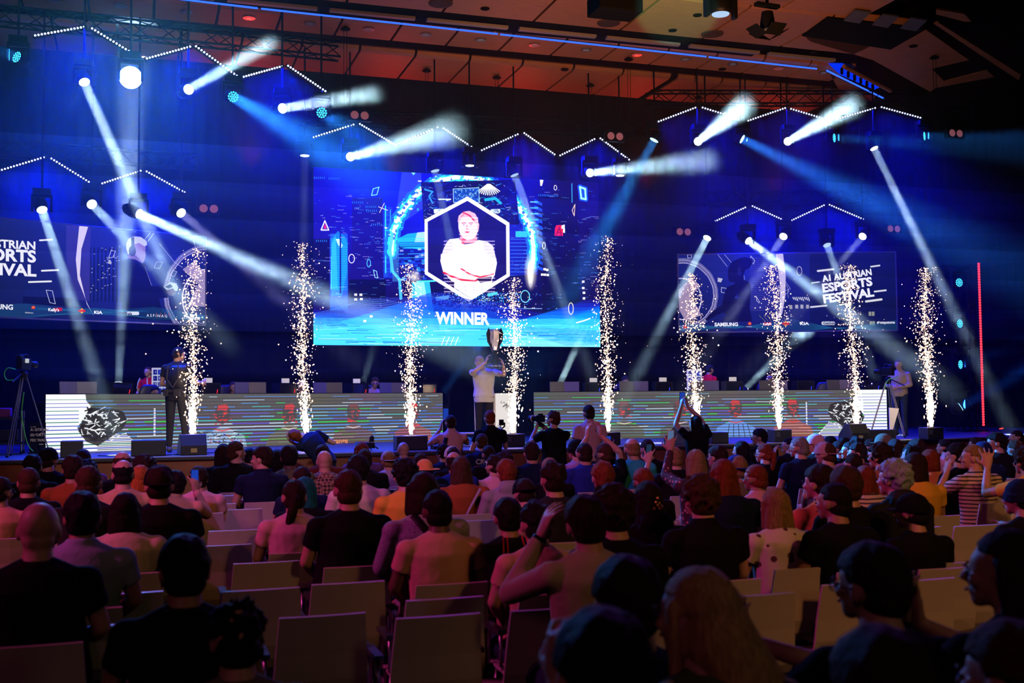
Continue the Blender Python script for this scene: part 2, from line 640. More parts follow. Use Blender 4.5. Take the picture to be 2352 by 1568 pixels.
for t_, wing, i, n, (x0, y0, x1, y1) in ARMS:
    p, q = on_t(x0, y0, t_), on_t(x1, y1, t_)
    d = q - p
    L = d.length
    e = empty('led_bar', p.lerp(q, .5), 0, 'glowing blue white LED bar, %s from the left in the zigzag %s' % (ORD[i], wing), 'led bar', 'LED bars in the zigzag ' + wing)
    rot = Matrix((d.normalized(), V, d.normalized().cross(V))).transposed()
    if rot.determinant() < 0:
        rot = Matrix((d.normalized(), -V, d.normalized().cross(-V))).transposed()
    e.matrix_world = Matrix.LocRotScale(p.lerp(q, .5), rot.to_quaternion(), None)
    sgn = 1 if (rot @ Vector((0, 1, 0))).dot(V) > 0 else -1
    b = MB()
    b.box((0, .05 * sgn, 0), (L / 2 + .02, .035, .035))
    b.build('housing', BLACK, e, bevel=.006)
    for k in range(16):
        inst('led', dotm, e, (L * ((k + .5) / 16 - .5), -.0 * sgn, 0))
    dn_ = Vector((0, 0, -1))
    dn_ = (dn_ - d.normalized() * dn_.dot(d.normalized())).normalized() - V * .36
    c_ = p.lerp(q, .5) + dn_.normalized() * .045
    o = lamp('AREA', 'led_glow', c_, None, LEDP[wing], (0, .004, 1), 76, size=L, sy=.05)
    zl = -dn_.normalized()
    xl = (d.normalized() - zl * d.normalized().dot(zl)).normalized()
    o.rotation_euler = Matrix((xl, zl.cross(xl), zl)).transposed().to_euler()

# trusses that carry everything
TR = mat('dark_truss', (.005, .005, .006), .6, spec=.08)


def truss(p, q, w=.3, label='', name='truss', dz=(0, 0, 1)):
    b = MB()
    d = (q - p).normalized()
    up = Vector(dz)
    s = d.cross(up).normalized()
    up = s.cross(d)
    L = (q - p).length
    cs = [(s * a + up * c) * w / 2 for a, c in ((-1, -1), (1, -1), (1, 1), (-1, 1))]
    for c in cs:
        b.tube([p + c, q + c], .022, 6)
    n = max(2, int(L / w / 1.3))
    for i in range(n):
        a, z = p + d * L * i / n, p + d * L * (i + 1) / n
        for k in range(4):
            c0, c1 = cs[k], cs[(k + 1) % 4]
            b.tube([a + c0, z + c1], .011, 5) if i % 2 else b.tube([a + c1, z + c0], .011, 5)
    return b.build(name, TR, None, True, label=label, cat='truss')


def tp(x0, y0, x1, y1, t_):
    return on_t(x0, y0, t_), on_t(x1, y1, t_)


p, q = tp(-60, 30, 780, 118, 22.2)
truss(p, q, label='dark truss behind the top left zigzag of LED bars')
p, q = tp(-60, 338, 450, 372, 26.0)
truss(p, q, label='dark truss behind the lower left zigzag of LED bars')
p, q = tp(690, 268, 1480, 300, 24.7)
truss(p, q, label='dark truss above the main screen behind the LED zigzag')
p, q = tp(1490, 226, 2140, 226, 23.7)
truss(p, q, label='dark truss behind the top right zigzag of LED bars')
p, q = tp(1620, 455, 2010, 452, 26.0)
truss(p, q, label='dark truss behind the lower right zigzag of LED bars')

# moving heads
WB = (.50, .80, .95)
headm = MB()
headm.loft([(0, .02, 0), (0, -.02, 0), (0, -.12, 0), (0, -.3, 0), (0, -.38, 0)], [.105, .12, .13, .11, .06], [.105, .12, .13, .11, .06], (1, 0, 0), 18)
headm = headm.mesh('head', BLACK, True)
yokem = MB()
yokem.box((-.17, 0, .1), (.02, .04, .16)).box((.17, 0, .1), (.02, .04, .16)).box((0, 0, .25), (.19, .05, .025))
yokem = yokem.mesh('yoke', BLACK)
basem = MB().box((0, 0, .33), (.16, .12, .055)).tube([(0, 0, .27), (0, 0, .3)], .06).mesh('base', BLACK)
LW = glow('lens_white', (.75, .9, 1), 4)
lensm = MB().loft([(0, .015, 0), (0, .03, 0)], [.1, .092], [.1, .092], (1, 0, 0), 22).mesh('lens', LW)
LW = glow('lens_white', (.75, .9, 1), 4)
LD = glow('lens_dim', (.35, .5, .7), 1.3)
LC = glow('lens_cyan', (.05, .55, .9), 2.0)
LCW = glow('lens_cyan_white', (.3, .8, 1), 5)


def moving_head(p, q, lm, label, sc_=1., floor=False, name='moving_head_light', cat='moving light', group=None, hang=True):
    e = empty(name, p, A, label, cat, group)
    s3 = (sc_,) * 3
    fl = (math.pi, 0, 0) if floor else (0, 0, 0)
    inst('base', basem, e, rot=fl, scale=s3)
    inst('yoke', yokem, e, rot=fl, scale=s3)
    d = (Matrix.Rotation(-A, 3, 'Z') @ (q - p)).normalized()
    r = d.to_track_quat('Y', 'Z').to_euler()
    h = inst('head', headm, e, rot=r, scale=s3)
    inst('lens', lensm, h, m=lm)
    if not floor and hang:
        MB().tube([(0, 0, .3), (0, 0, ZC + 1 - p.z)], .02, 6).build('hanger', BLACK, e)
    return e


# x, y, t, direction end (x, y, t), power, cone, lens, colour, label
MH = [
    (193, 187, 22, 286, 400, 20.6, 90000, 2.6, LW, WB, 'moving light at far left beaming down, left of the big glowing wash'),
    (432, 206, 22, 640, 88, 18.4, 60000, 3.4, LW, WB, 'moving light beaming up right across the top left LED zigzag'),
    (648, 249, 22, 880, 212, 18.4, 52000, 4.2, LW, WB, 'moving light beaming right beside the end of the top left zigzag'),
    (804, 360, 24.3, 1000, 308, 19.5, 52000, 6., LW, WB, 'moving light beaming up right over the left of the main screen'),
    (1354, 397, 24.3, 1555, 376, 20.0, 46000, 4.6, LW, WB, 'moving light beaming right from the right of the main screen'),
    (1603, 325, 23.5, 1690, 258, 19.5, 80000, 5., LW, WB, 'left one of two white lights beaming up to the right ceiling'),
    (1809, 325, 23.5, 1930, 258, 19.5, 70000, 5., LW, WB, 'right one of two white lights beaming up to the right ceiling'),
    (2007, 339, 23.5, 2115, 560, 22.5, 70000, 3., LW, WB, 'moving light beaming down at the right end of the truss'),
    (999, 390, 24.3, 1045, 600, 24.0, 16000, 2.6, LD, WB, 'dim moving light over the left part of the main screen, pointing down'),
    (1181, 400, 24.3, 1322, 765, 23.6, 42000, 3., LD, WB, 'moving light with a pale beam falling over the right of the main screen'),
    (96, 480, 23.3, 200, 800, 21.3, 60000, 3.2, LW, WB, 'moving light at the left edge beaming down over the left screen lettering'),
    (210, 468, 23.3, 300, 560, 21.8, 22000, 3.5, LW, WB, 'second moving light from the left above the left screen'),
    (318, 490, 23.3, 660, 640, 21.2, 110000, 5., LW, WB, 'moving light sending the strongest beam down right off the left screen'),
    (415, 488, 23.3, 500, 560, 22.2, 9000, 4, LW, (.5, .5, 1), 'rightmost moving light above the left screen with a faint violet beam'),
    (1625, 545, 24.0, 1500, 790, 23.2, 50000, 4., LW, WB, 'leftmost moving light above the right screen, beam going down left'),
    (1718, 552, 24.0, 1850, 650, 22.3, 80000, 5., LW, WB, 'moving light above the right screen with a strong beam down right'),
    (1800, 542, 24.0, 1745, 625, 23.2, 9000, 4., LW, (.5, .6, 1), 'third moving light above the right screen, faint beam down left'),
    (1899, 561, 24.0, 1960, 730, 23.0, 30000, 3.4, LD, WB, 'moving light above the festival lettering of the right screen'),
    (1982, 542, 24.0, 1910, 625, 23.2, 6000, 4., LW, (.5, .6, 1), 'rightmost moving light above the right screen with a faint beam'),
    (700, 355, 24.3, 697, 620, 24.3, 2600, 4, LW, (.6, .8, 1), 'small white down light left of the main screen top'),
    (1079, 378, 24.3, 1079, 600, 24.3, 300, 4, LW, WB, 'small white down light above the middle of the main screen'),
    (1424, 401, 24.3, 1424, 600, 24.3, 300, 4, LW, WB, 'small white down light at the right corner of the main screen'),
]
BK = .0004
for x, y, t_, ex, ey, et, pw, cone, lm, col, lab in MH:
    p, q = on_t(x, y, t_), on_t(ex, ey, et)
    d = (q - p).normalized()
    beam(p + d * .05, q, pw * BK * cone, col, cone * 1.15, .17)
    moving_head(p, q, lm, lab)
# floor lights behind the desks, beams going up
FH = [
    (272, 884, 23.3, 286, 590, 24.4, 110000, 4.4, LW, WB, 'floor moving light behind the left desk beaming straight up'),
    (1283, 888, 25.6, 1480, 450, 28.6, 330000, 3.6, LW, WB, 'floor moving light behind the right desk beaming up right'),
    (1708, 896, 25.6, 1836, 770, 28.7, 150000, 3.8, LW, WB, 'floor moving light behind the middle of the right desk'),
    (832, 886, 26.5, 872, 750, 28.7, 25000, 4.4, LD, WB, 'floor moving light behind the right part of the left desk'),
    (1014, 908, 26.5, 1090, 800, 28.7, 20000, 6, LD, (.05, .25, 1), 'floor moving light with a faint blue beam by the desk end'),
]
for x, y, t_, ex, ey, et, pw, cone, lm, col, lab in FH:
    p, q = on_t(x, y, t_), on_t(ex, ey, et)
    d = (q - p).normalized()
    beam(p + d * .05, q, pw * BK * cone, col, cone * 1.5, .15)
    p.z = max(p.z, ZS + .42)
    moving_head(p, q, lm, lab, floor=True, group='floor moving lights')

# LED wash lights with a honeycomb of small cyan lenses
whm = MB()
whm.loft([(0, .03, 0), (0, 0, 0), (0, -.1, 0), (0, -.2, 0)], [.12, .13, .13, .07], [.12, .13, .13, .07], (1, 0, 0), 18)
whm = whm.mesh('head', BLACK, True)
cell = MB()
for rr, nn in ((0, 1), (.045, 6), (.088, 12)):
    for k in range(nn):
        a = 2 * math.pi * k / nn
        cell.ell((rr * math.cos(a), .035, rr * math.sin(a)), (.019, .008, .019), 8, 4)
cell = cell.mesh('lens', LC, True)
WH = [
    (42, 133, 22, -260, 30, 22, 12000, 9, LC, (.02, .25, 1), 'honeycomb wash light at the far left edge beaming left'),
    (534, 222, 22, 680, 305, 20.5, 16000, 12, LC, (.02, .25, 1), 'honeycomb wash light beaming down right under the top left zigzag'),
    (738, 259, 22, 800, 300, 20.5, 2500, 12, LC, (.02, .25, 1), 'dim honeycomb wash light below the end of the top left zigzag'),
    (1504, 319, 24, 1432, 450, 24.2, 9000, 9, LCW, (.02, .3, 1), 'bright cyan wash light beaming down left beside the main screen'),
    (1702, 318, 23.5, 1860, 395, 22.5, 16000, 11, LCW, (.02, .2, 1), 'blue wash light below the top right zigzag beaming down right'),
    (1913, 317, 23.5, 2110, 330, 23, 8000, 9, LC, (.02, .25, 1), 'honeycomb wash light right of centre under the top right zigzag'),
    (2120, 313, 23.5, 2330, 320, 23, 6000, 9, LC, (.02, .25, 1), 'last honeycomb wash light at the right end of the zigzag'),
]
for x, y, t_, ex, ey, et, pw, cone, lm, col, lab in WH:
    p, q = on_t(x, y, t_), on_t(ex, ey, et)
    d = (q - p).normalized()
    beam(p + d * .06, q, pw * BK * 2.8 * cone, col, cone * 1.4, .2)
    e = moving_head(p, p + d * .3 - V * .3 if lm is LC else q, lm, lab, name='wash_light', cat='wash light')
    for h in e.children:
        if h.name.startswith('head'):
            h.data = whm
            for l in h.children:
                l.data = cell
                l.material_slots[0].link = 'OBJECT'
                l.material_slots[0].material = lm
# the big wash that points at the lens
p = on_t(300, 178, 22)
e = moving_head(p, CAMP, glow('lens_flood', (.35, .8, 1), 60), 'dazzling blue white wash light hanging below the top left zigzag', 1.2, name='wash_light', cat='wash light')
for h in e.children:
    for l in h.children:
        l.scale = (1.7, 1, 1.7)
lamp('SPOT', 'flood', p + (CAMP - p).normalized() * .2, p + (CAMP - p).normalized() * 3 + Vector((0, 0, -1.2)), 900, (0, .01, 1), 80, 1, .28)
lamp('SPOT', 'flood', p + (CAMP - p).normalized() * .3, CAMP, 900, (.0, .06, 1), 165, .5, .2)
lamp('SPOT', 'flood', p + (CAMP - p).normalized() * .3, CAMP, 1000, (.12, .7, 1), 165, .5, .2)

# blinder pairs, unlit lamps with a faint reddish glow put into their material
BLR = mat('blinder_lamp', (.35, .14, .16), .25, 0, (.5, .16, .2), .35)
blm = MB().box((0, 0, 0), (.26, .06, .12)).mesh('housing', BLACK)
bll = MB().loft([(0, -.062, 0), (0, -.075, 0)], [.09, .075], [.09, .075], (1, 0, 0), 18).mesh('lamp', BLR)
for i, (x, y, t_, n) in enumerate(((825, 266, 24.2, 2), (1411, 314, 24.2, 2), (479, 480, 25.5, 2), (1568, 533, 25.5, 2), (2050, 526, 25.3, 2), (2192, 307, 23, 2))):
    e = empty('blinder_light', on_t(x, y, t_), A, 'pair of dull reddish blinder lamps ' + ['above the left corner of the main screen', 'above the right corner of the main screen', 'at the right end of the left screen rig',
              'at the left end of the right screen rig', 'at the right end of the right screen rig', 'high at the far right of the hall'][i], 'blinder', 'blinder lamp pairs')
    inst('housing', blm, e)
    for sx in (-.11, .11):
        inst('lamp', bll, e, (sx, 0, 0))

# side tower at the right: truss with four cyan wash lights and a red LED strip
bp = on_z(2222, 990, ZS)
tt = bp.dot(V)
truss(bp + Vector((0, 0, .04)), bp + Vector((0, 0, 4.1)), .34, label='vertical black truss tower at the right of the stage', name='truss_tower', dz=(1, 0, 0))
MB().box((0, 0, 0), (.35, .35, .02)).build('tower_foot', BLACK, None, label='flat steel base plate under the right truss tower', cat='base plate').matrix_world = Matrix.LocRotScale(bp + Vector((0, 0, .02)), Matrix.Rotation(A, 3, 'Z').to_quaternion(), None)
for i, (x, y, pw, lm) in enumerate(((2201, 649, 300, LC), (2202, 743, 300, LC), (2203, 837, 5000, LC), (2203, 936, 16000, LCW))):
    p = on_t(x, y, tt - .28)
    q = [p + U * .6 - V * 1 + Vector((0, 0, -.3)), p + U * .5 - V * 1 + Vector((0, 0, -.3)), p + U * 2.1 - V * .6 + Vector((0, 0, .75)), p + U * 1.5 - V * .9 + Vector((0, 0, 1.0))][i]
    beam(p + (q - p).normalized() * .06, q, pw * BK * 24, (.01, .12, 1), 16, .2)
    e = moving_head(p, q if i > 2 else p - V + U * .2 * i, lm, 'cyan wash light on the right tower, %s from the top' % ['topmost', 'second', 'third', 'lowest'][i], name='wash_light', cat='wash light', group='wash lights on the right tower', hang=False)
    for h in e.children:
        if h.name.startswith('head'):
            h.data = whm
            for l in h.children:
                l.data = cell
                l.material_slots[0].link = 'OBJECT'
                l.material_slots[0].material = lm
    b = MB().tube([p + Vector((0, 0, .4)) - U * .45, p + Vector((0, 0, .4)) + U * .5 + V * .2], .025)
    b.build('cross_bar', TR, None, label='short black cross bar holding the %s tower wash light' % ['topmost', 'second', 'third', 'lowest'][i], cat='pipe', group='cross bars on the right tower')
p0, p1 = on_t(2249, 603, tt), on_t(2258, 978, tt)
e = empty('led_bar', p0.lerp(p1, .5), A, 'tall vertical strip of red LED dots right of the tower', 'led bar')
MB().box(V.cross(U) * 0 + Vector((0, .05, 0)), (.03, .03, (p1 - p0).length / 2)).build('housing', BLACK, e)
rd = MB().ell((0, 0, 0), (.032, .032, .032), 8, 5).mesh('led', glow('led_red', (1, .03, .05), 2.2), True)
for k in range(63):
    inst('led', rd, e, (0, 0, (p1 - p0).length * ((k + .5) / 63 - .5)))
p = on_t(2300, 985, tt + 1.0)
lamp('SPOT', 'red_beam', p, on_t(2270, 880, tt + 1), 2600, (1, .02, .01), 16, .6, .06)
moving_head(p, on_t(2270, 880, tt + 1), glow('lens_red', (1, .05, .02), 2), 'small red floor light at the far right of the stage', .6, True, name='floor_light', cat='floor light')
# blue column of light on the curtain right of the screen
p = on_t(1363, 905, 28.2)
p.z = ZS + .2
lamp('SPOT', 'curtain_wash', p, on_t(1366, 760, 28.4), 2500, (.01, .3, 1), 26, .5, .05)
moving_head(p, on_t(1366, 760, 28.4), LC, 'blue floor wash right of the main screen behind the desk', .7, True, name='floor_light', cat='floor light')
p = on_t(235, 905, 27)
p.z = ZS + .25
lamp('SPOT', 'curtain_wash', p, p + Vector((-.3, -.3, 1)), 1300, (.01, .06, 1), 100, .9, .2)
for i, (x, y) in enumerate(((2150, 420), (2132, 450))):
    pass

# things under the hall ceiling at the top right
p = on_z(1655, 28, 8.2)
e = moving_head(p, p + Vector((0, 0, -1)), LD, 'black moving light hanging head down under the wooden ceiling', 1.5, name='moving_head_light')
p = on_z(1763, 66, 8.4)
e = empty('theatre_spotlight', p, .4, 'black theatre spotlight with open barn doors under the ceiling', 'spotlight')
b = MB()
b.loft([(0, 0, .3), (0, 0, .1), (0, 0, 0)], [.1, .13, .14], [.1, .13, .14], None, 16).box((0, 0, .42), (.24, .06, .03)).tube([(0, 0, .4), (0, 0, 1.0)], .03)
b.build('body', BLACKM, e)
MB().loft([(0, 0, -.005), (0, 0, -.012)], [.09, .07], [.09, .07], None, 16).build('lens', mat('spot_lens', (.5, .4, .3), .1), e)
for k in range(4):
    a = k * math.pi / 2
    R = Matrix.Rotation(a, 3, 'Z') @ Matrix.Rotation(.6, 3, 'X')
    MB().box(R @ Vector((0, .0, 0)) + Matrix.Rotation(a, 3, 'Z') @ Vector((0, .24, -.07)), (.16, .13, .005), R).build('barn_door', BLACKM, e)
e = empty('projector_box', on_z(1412, 14, 8.9), A, 'black box hanging at the top edge of the photo under the ceiling', 'box')
MB().box((0, 0, 0), (.42, .3, .16)).build('casing', BLACKM, e, bevel=.02)
MB().box((-.3, 0, .3), (.02, .02, .2)).box((.3, 0, .3), (.02, .02, .2)).build('bracket', BLACKM, e)
for i, (x, y, ln) in enumerate(((793, 66, 1.9), (980, 162, 1.0), (1141, 178, 1.0), (1444, 136, 1.2), (1356, 196, 1.0), (1604, 224, 1.0), (2146, 132, 1.4))):
    p = on_z(x, y, ZC - .05)
    b = MB()
    b.loft([(0, 0, .04), (0, 0, 0), (0, 0, -.02)], [.04, .1, .1], [.04, .1, .1], None, 14)
    e = b.build('cable_rose', BLACKM, None, label='black round cable rose with hanging wires under the ceiling, %s from the left' % ORD[i], cat='ceiling rose', group='cable roses under the ceiling')
    e.location = p
    w = MB()
    for dx in (-.03, .03):
        w.tube([(dx, 0, 0), (dx, 0, -ln)], .006, 5)
    w.build('wire', BLACKM, e)

# ================================================================ screens: pictures drawn in code
class Canvas:
    def __init__(s, w, h, col=(0, 0, 0)):
        s.w, s.h = w, h
        s.a = np.zeros((h, w, 3), np.float32)
        s.a[:] = col
        s.map = lambda x, y: (x, y)

    def _box(s, xs, ys, pad=2):
        x0, x1 = max(0, int(min(xs) - pad)), min(s.w, int(max(xs) + pad + 1))
        y0, y1 = max(0, int(min(ys) - pad)), min(s.h, int(max(ys) + pad + 1))
        if x0 >= x1 or y0 >= y1:
            return None
        Y, X = np.mgrid[y0:y1, x0:x1].astype(np.float32)
        return x0, x1, y0, y1, X + .5, Y + .5

    def _blend(s, B, m, col, al):
        x0, x1, y0, y1 = B[:4]
        m = (m * al)[..., None]
        s.a[y0:y1, x0:x1] = s.a[y0:y1, x0:x1] * (1 - m) + np.array(col, np.float32) * m

    def poly(s, pts, col, al=1.):
        pts = [s.map(*p) for p in pts]
        B = s._box([p[0] for p in pts], [p[1] for p in pts])
        if not B:
            return
        X, Y = B[4], B[5]
        ins = np.zeros(X.shape, bool)
        n = len(pts)
        for i in range(n):
            (xa, ya), (xb, yb) = pts[i], pts[(i + 1) % n]
            if ya == yb:
                continue
            c = ((ya > Y) != (yb > Y)) & (X < (xb - xa) * (Y - ya) / (yb - ya) + xa)
            ins ^= c
        s._blend(B, ins.astype(np.float32), col, al)

    def line(s, pts, w, col, al=1., soft=1.):
        P = [s.map(*p) for p in pts]
        for (xa, ya), (xb, yb) in zip(P, P[1:]):
            B = s._box([xa, xb], [ya, yb], w + soft + 2)
            if not B:
                continue
            X, Y = B[4], B[5]
            dx, dy = xb - xa, yb - ya
            L = dx * dx + dy * dy + 1e-9
            t = np.clip(((X - xa) * dx + (Y - ya) * dy) / L, 0, 1)
            D = np.hypot(X - xa - t * dx, Y - ya - t * dy)
            s._blend(B, np.clip((w / 2 - D) / soft + .5, 0, 1), col, al)

    def ring(s, c, rx, ry, w, col, al=1., a0=0, a1=360, n=72, wob=0.):
        P = []
        for i in range(n + 1):
            a = math.radians(a0 + (a1 - a0) * i / n)
            k = 1 + wob * math.sin(i * 7.3) * math.sin(i * 2.1)
            P.append((c[0] + rx * k * math.cos(a), c[1] + ry * k * math.sin(a)))
        s.line(P, w, col, al)

    def disc(s, c, rx, ry, col, al=1., soft=0.):
        n = 40
        if not soft:
            s.poly([(c[0] + rx * math.cos(2 * math.pi * i / n), c[1] + ry * math.sin(2 * math.pi * i / n)) for i in range(n)], col, al)
            return
        cx, cy = s.map(*c)
        ex, ey = s.map(c[0] + rx, c[1] + ry)
        rx, ry = abs(ex - cx), abs(ey - cy)
        B = s._box([cx - rx, cx + rx], [cy - ry, cy + ry])
        if B:
            D = np.hypot((B[4] - cx) / rx, (B[5] - cy) / ry)
            s._blend(B, np.clip(1 - D, 0, 1) ** soft, col, al)

    def image(s, name):
        im = bpy.data.images.new(name, s.w, s.h)
        px = np.ones((s.h, s.w, 4), np.float32)
        px[..., :3] = np.clip(s.a[::-1], 0, 1)
        im.pixels.foreach_set(px.ravel())
        im.pack()
        return im


def screen_mat(name, im, k, black=.0):
    m = bpy.data.materials.new(name)
    m.use_nodes = True
    nt = m.node_tree
    nt.nodes.clear()
    t = nt.nodes.new('ShaderNodeTexImage')
    t.image = im
    e = nt.nodes.new('ShaderNodeEmission')
    e.inputs[1].default_value = k
    o = nt.nodes.new('ShaderNodeOutputMaterial')
    nt.links.new(t.outputs[0], e.inputs[0])
    nt.links.new(e.outputs[0], o.inputs[0])
    return m


def screen(name, TL, TR_, BR, BL, m, label, th=.12, cat='led screen'):
    """a flat display with real thickness; the front keeps the picture"""
    c = (TL + TR_ + BR + BL) / 4
    nrm = (TR_ - TL).cross(BL - TL).normalized()
    if nrm.dot(CAMP - c) < 0:
        nrm = -nrm
    e = empty(name, (c.x, c.y, 0), 0, label, cat)
    o = Vector((c.x, c.y, 0))
    b = MB()
    b.add([p - o + nrm * .004 for p in (BL, BR, TR_, TL)], [(0, 1, 2, 3)])
    me = b.mesh('display', m)
    uv = me.uv_layers.new()
    for i, co in enumerate(((0, 0), (1, 0), (1, 1), (0, 1))):
        uv.data[i].uv = co
    inst('display', me, e)
    b = MB()
    vs = [p - o for p in (BL, BR, TR_, TL)]
    vs += [v - nrm * th for v in vs]
    b.add(vs, [(0, 1, 2, 3), (4, 7, 6, 5), (0, 4, 5, 1), (1, 5, 6, 2), (2, 6, 7, 3), (3, 7, 4, 0)])
    b.build('casing', BLACKM, e)
    # a frame for lettering: x to the right, y up, z towards the hall
    ux = (BR - BL).normalized()
    uy = nrm.cross(ux).normalized()
    R = Matrix((ux, uy, nrm)).transposed()
    return e, o, nrm, R


def scr_text(S, px, py, plane, s_, h, m, name='lettering', rot=0., align='LEFT', off=.015, **kw):
    """text whose baseline starts at the pixel (px,py) of the photo, lying on the screen plane; h = metres"""
    e, o, nrm, R = S
    r = ray(px, py)
    p0 = plane
    k = (p0 - CAMP).dot(nrm) / r.dot(nrm)
    p = CAMP + r * k + nrm * off
    Rr = R @ Matrix.Rotation(rot, 3, 'Z')
    return text(s_, h, name, m, e, p - o, Rr.to_euler(), align=align, **kw)


rnd = random.Random(3)
# ---------------- main screen, drawn in the coordinates of a zoomed view (2352 wide) of it
mc = Canvas(1400, 820)


def mmap(x, y):
    top = 25 + (x - 130) * (140 - 25) / 2135
    bot = 1345 + (x - 130) * 15 / 2150
    return (x - 130) / 2150 * 1400, (y - top) / (bot - top) * 820


Y, X = np.mgrid[0:820, 0:1400].astype(np.float32)
g = np.clip(1 - np.hypot((X - 420) / 900, (Y - 60) / 520), 0, 1)[..., None]
mc.a[:] = np.array([.05, .015, .24]) * (1 - g) + np.array([.03, .02, 1.0]) * g
g = np.clip(1 - np.hypot((X - 120) / 420, (Y - 420) / 560), 0, 1)[..., None] * .5
mc.a[:] = mc.a * (1 - g) + np.array([.16, .04, .55]) * g
g = np.clip((X - 1000) / 300, 0, 1)[..., None] * .75
mc.a[:] = mc.a * (1 - g) + np.array([.055, .012, .15]) * g
mc.map = mmap
BLK = (.02, .01, .1)
# skyline
for x0, x1, y0, y1, c in ((130, 240, 560, 1010, BLK), (245, 370, 520, 1090, (.1, .35, 1)), (400, 620, 250, 900, (.08, .03, .42)), (380, 640, 860, 1040, BLK), (625, 690, 320, 850, (.1, .2, .8)), (1790, 2110, 240, 1150, (.03, .01, .1)), (1570, 1790, 450, 1010, (.08, .1, .6)), (2120, 2265, 330, 1240, (.07, .02, .24))):
    mc.poly([(x0, y0), (x1, y0), (x1, y1), (x0, y1)], c, .85)
mc.poly([(250, 930), (255, 600), (285, 530), (300, 930)], (.5, 1, 1))
mc.poly([(255, 560), (300, 500), (350, 540), (368, 600), (366, 800), (330, 980), (255, 980)], (.08, .55, 1), .75)
mc.poly([(285, 560), (310, 560), (335, 610), (322, 630), (300, 600)], (.9, 1, 1))
for k in range(30):
    y = 560 + k * 13
    mc.line([(250, y), (368, y)], 2, (.15, .85, 1), .8)
mc.line([(318, 500), (318, 960)], 7, (.05, .1, .5))
for k in range(46):
    y = 340 + k * 11
    mc.line([(628, y), (628 + rnd.random() * 60, y)], 2.4, (.15, .5, 1), .8)
mc.line([(640, 310), (640, 810)], 5, (.2, .9, 1))
mc.line([(675, 340), (675, 810)], 3, (.2, .8, 1))
for k in range(12):                                    # zigzag balconies of the right tower
    y = 260 + k * 44
    mc.poly([(1765, y), (1825, y + 30), (1825, y + 52), (1765, y + 30)], (.12, .3, .95))
    mc.line([(1735, y + 22), (1790, y + 22)], 7, (.3, .8, 1), .9)
for k in range(15):
    mc.line([(1575, 560 + k * 27), (1735, 560 + k * 27)], 3.4, (.2, .45, 1))
for _ in range(900):                                   # lit windows
    x = rnd.choice((rnd.uniform(140, 660), rnd.uniform(1580, 2260)))
    y = rnd.uniform(180, 1000)
    k = rnd.randint(1, 4)
    if rnd.random() < .3:
        c = (.4, .8, 1) if rnd.random() < .6 else (.9, .9, 1)
        for i in range(k):
            mc.line([(x + i * 12, y), (x + i * 12 + 5, y)], 2, c, .8)
for x0, y0 in ((135, 105), (238, 110), (405, 288), (500, 320), (505, 350), (540, 452), (150, 575), (1800, 232), (1880, 236)):
    for k in range(6):
        mc.line([(x0 + k * 14, y0 - 6), (x0 + k * 14, y0 + 6)], 2.5, (.15, .6, .95))
# stage ring
mc.disc((1215, 640), 600, 640, (.1, .25, 1), .55, 1.2)
mc.poly([(760, 60), (900, 60), (920, 330), (700, 480)], (.3, .4, 1), .5)
for w, c, al, wob in ((60, (.1, .45, 1), .6, .02), (34, (.2, .9, 1), .9, .02), (20, (1, 1, 1), 1, .006)):
    mc.ring((1218, 650), 535, 555, w, c, al, 178, 372, 120, wob)
for _ in range(260):
    a = math.radians(rnd.uniform(190, 350))
    k = rnd.gauss(1, .05)
    x, y = 1218 + 535 * k * math.cos(a), 650 + 555 * k * math.sin(a)
    mc.disc((x, y), rnd.uniform(4, 16), rnd.uniform(3, 12), rnd.choice(((.2, .8, 1), (1, 1, 1), (.1, .3, 1))), .8)
for k in range(40):
    y = 560 + k * 8
    mc.line([(690, y), (735, y)], 2, (.4, .9, 1), .7)
mc.line([(690, 520), (672, 640), (690, 800), (740, 860), (750, 1000)], 14, (.3, .8, 1), .9)
mc.line([(1745, 560), (1762, 670)], 12, (.8, 1, 1), .9)
# the dark stage poster in the ring
mc.poly([(900, 135), (1615, 115), (1645, 450), (920, 440)], (.03, .01, .16))
for _ in range(240):
    x, y = rnd.uniform(915, 1610), rnd.uniform(140, 430)
    mc.line([(x, y), (x + rnd.uniform(-30, 40), y + rnd.uniform(-16, 16))], rnd.uniform(1, 3), rnd.choice(((.1, .4, 1), (.2, .85, 1), (.85, 1, 1), (.1, .2, .7))), .75)
for k in range(12):
    a = math.radians(40 + k * 9)
    mc.line([(1410 + 14 * math.cos(a), 150), (1410 + 110 * math.cos(a), 150 + 80 * math.sin(a))], 5, (1, 1, 1))
mc.poly([(1140, 185), (1335, 175), (1338, 285), (1142, 285)], (.1, .45, .95), .6)
mc.line([(1140, 185), (1335, 175), (1338, 285), (1142, 285), (1140, 185)], 3, (.7, .9, 1))
for _ in range(90):
    x, y = rnd.uniform(1150, 1330), rnd.uniform(190, 280)
    mc.line([(x, y), (x + rnd.uniform(-18, 18), y + rnd.uniform(-18, 18))], 2.2, rnd.choice(((.8, 1, 1), (.02, .1, .4))), .8)
for _ in range(60):
    x, y = rnd.uniform(990, 1060), rnd.uniform(335, 365)
    mc.line([(x, y), (x + 14, y)], 3, (.9, 1, 1))
    mc.line([(x + 430, y), (x + 440, y)], 3, (.8, .9, 1))
mc.line([(1030, 262), (1120, 262), (1090, 270)], 6, (.9, 1, 1))
mc.line([(930, 190), (985, 205), (960, 240), (985, 290)], 8, (.2, .6, 1))
mc.line([(1385, 265), (1460, 255), (1500, 290)], 14, (.1, .7, 1))
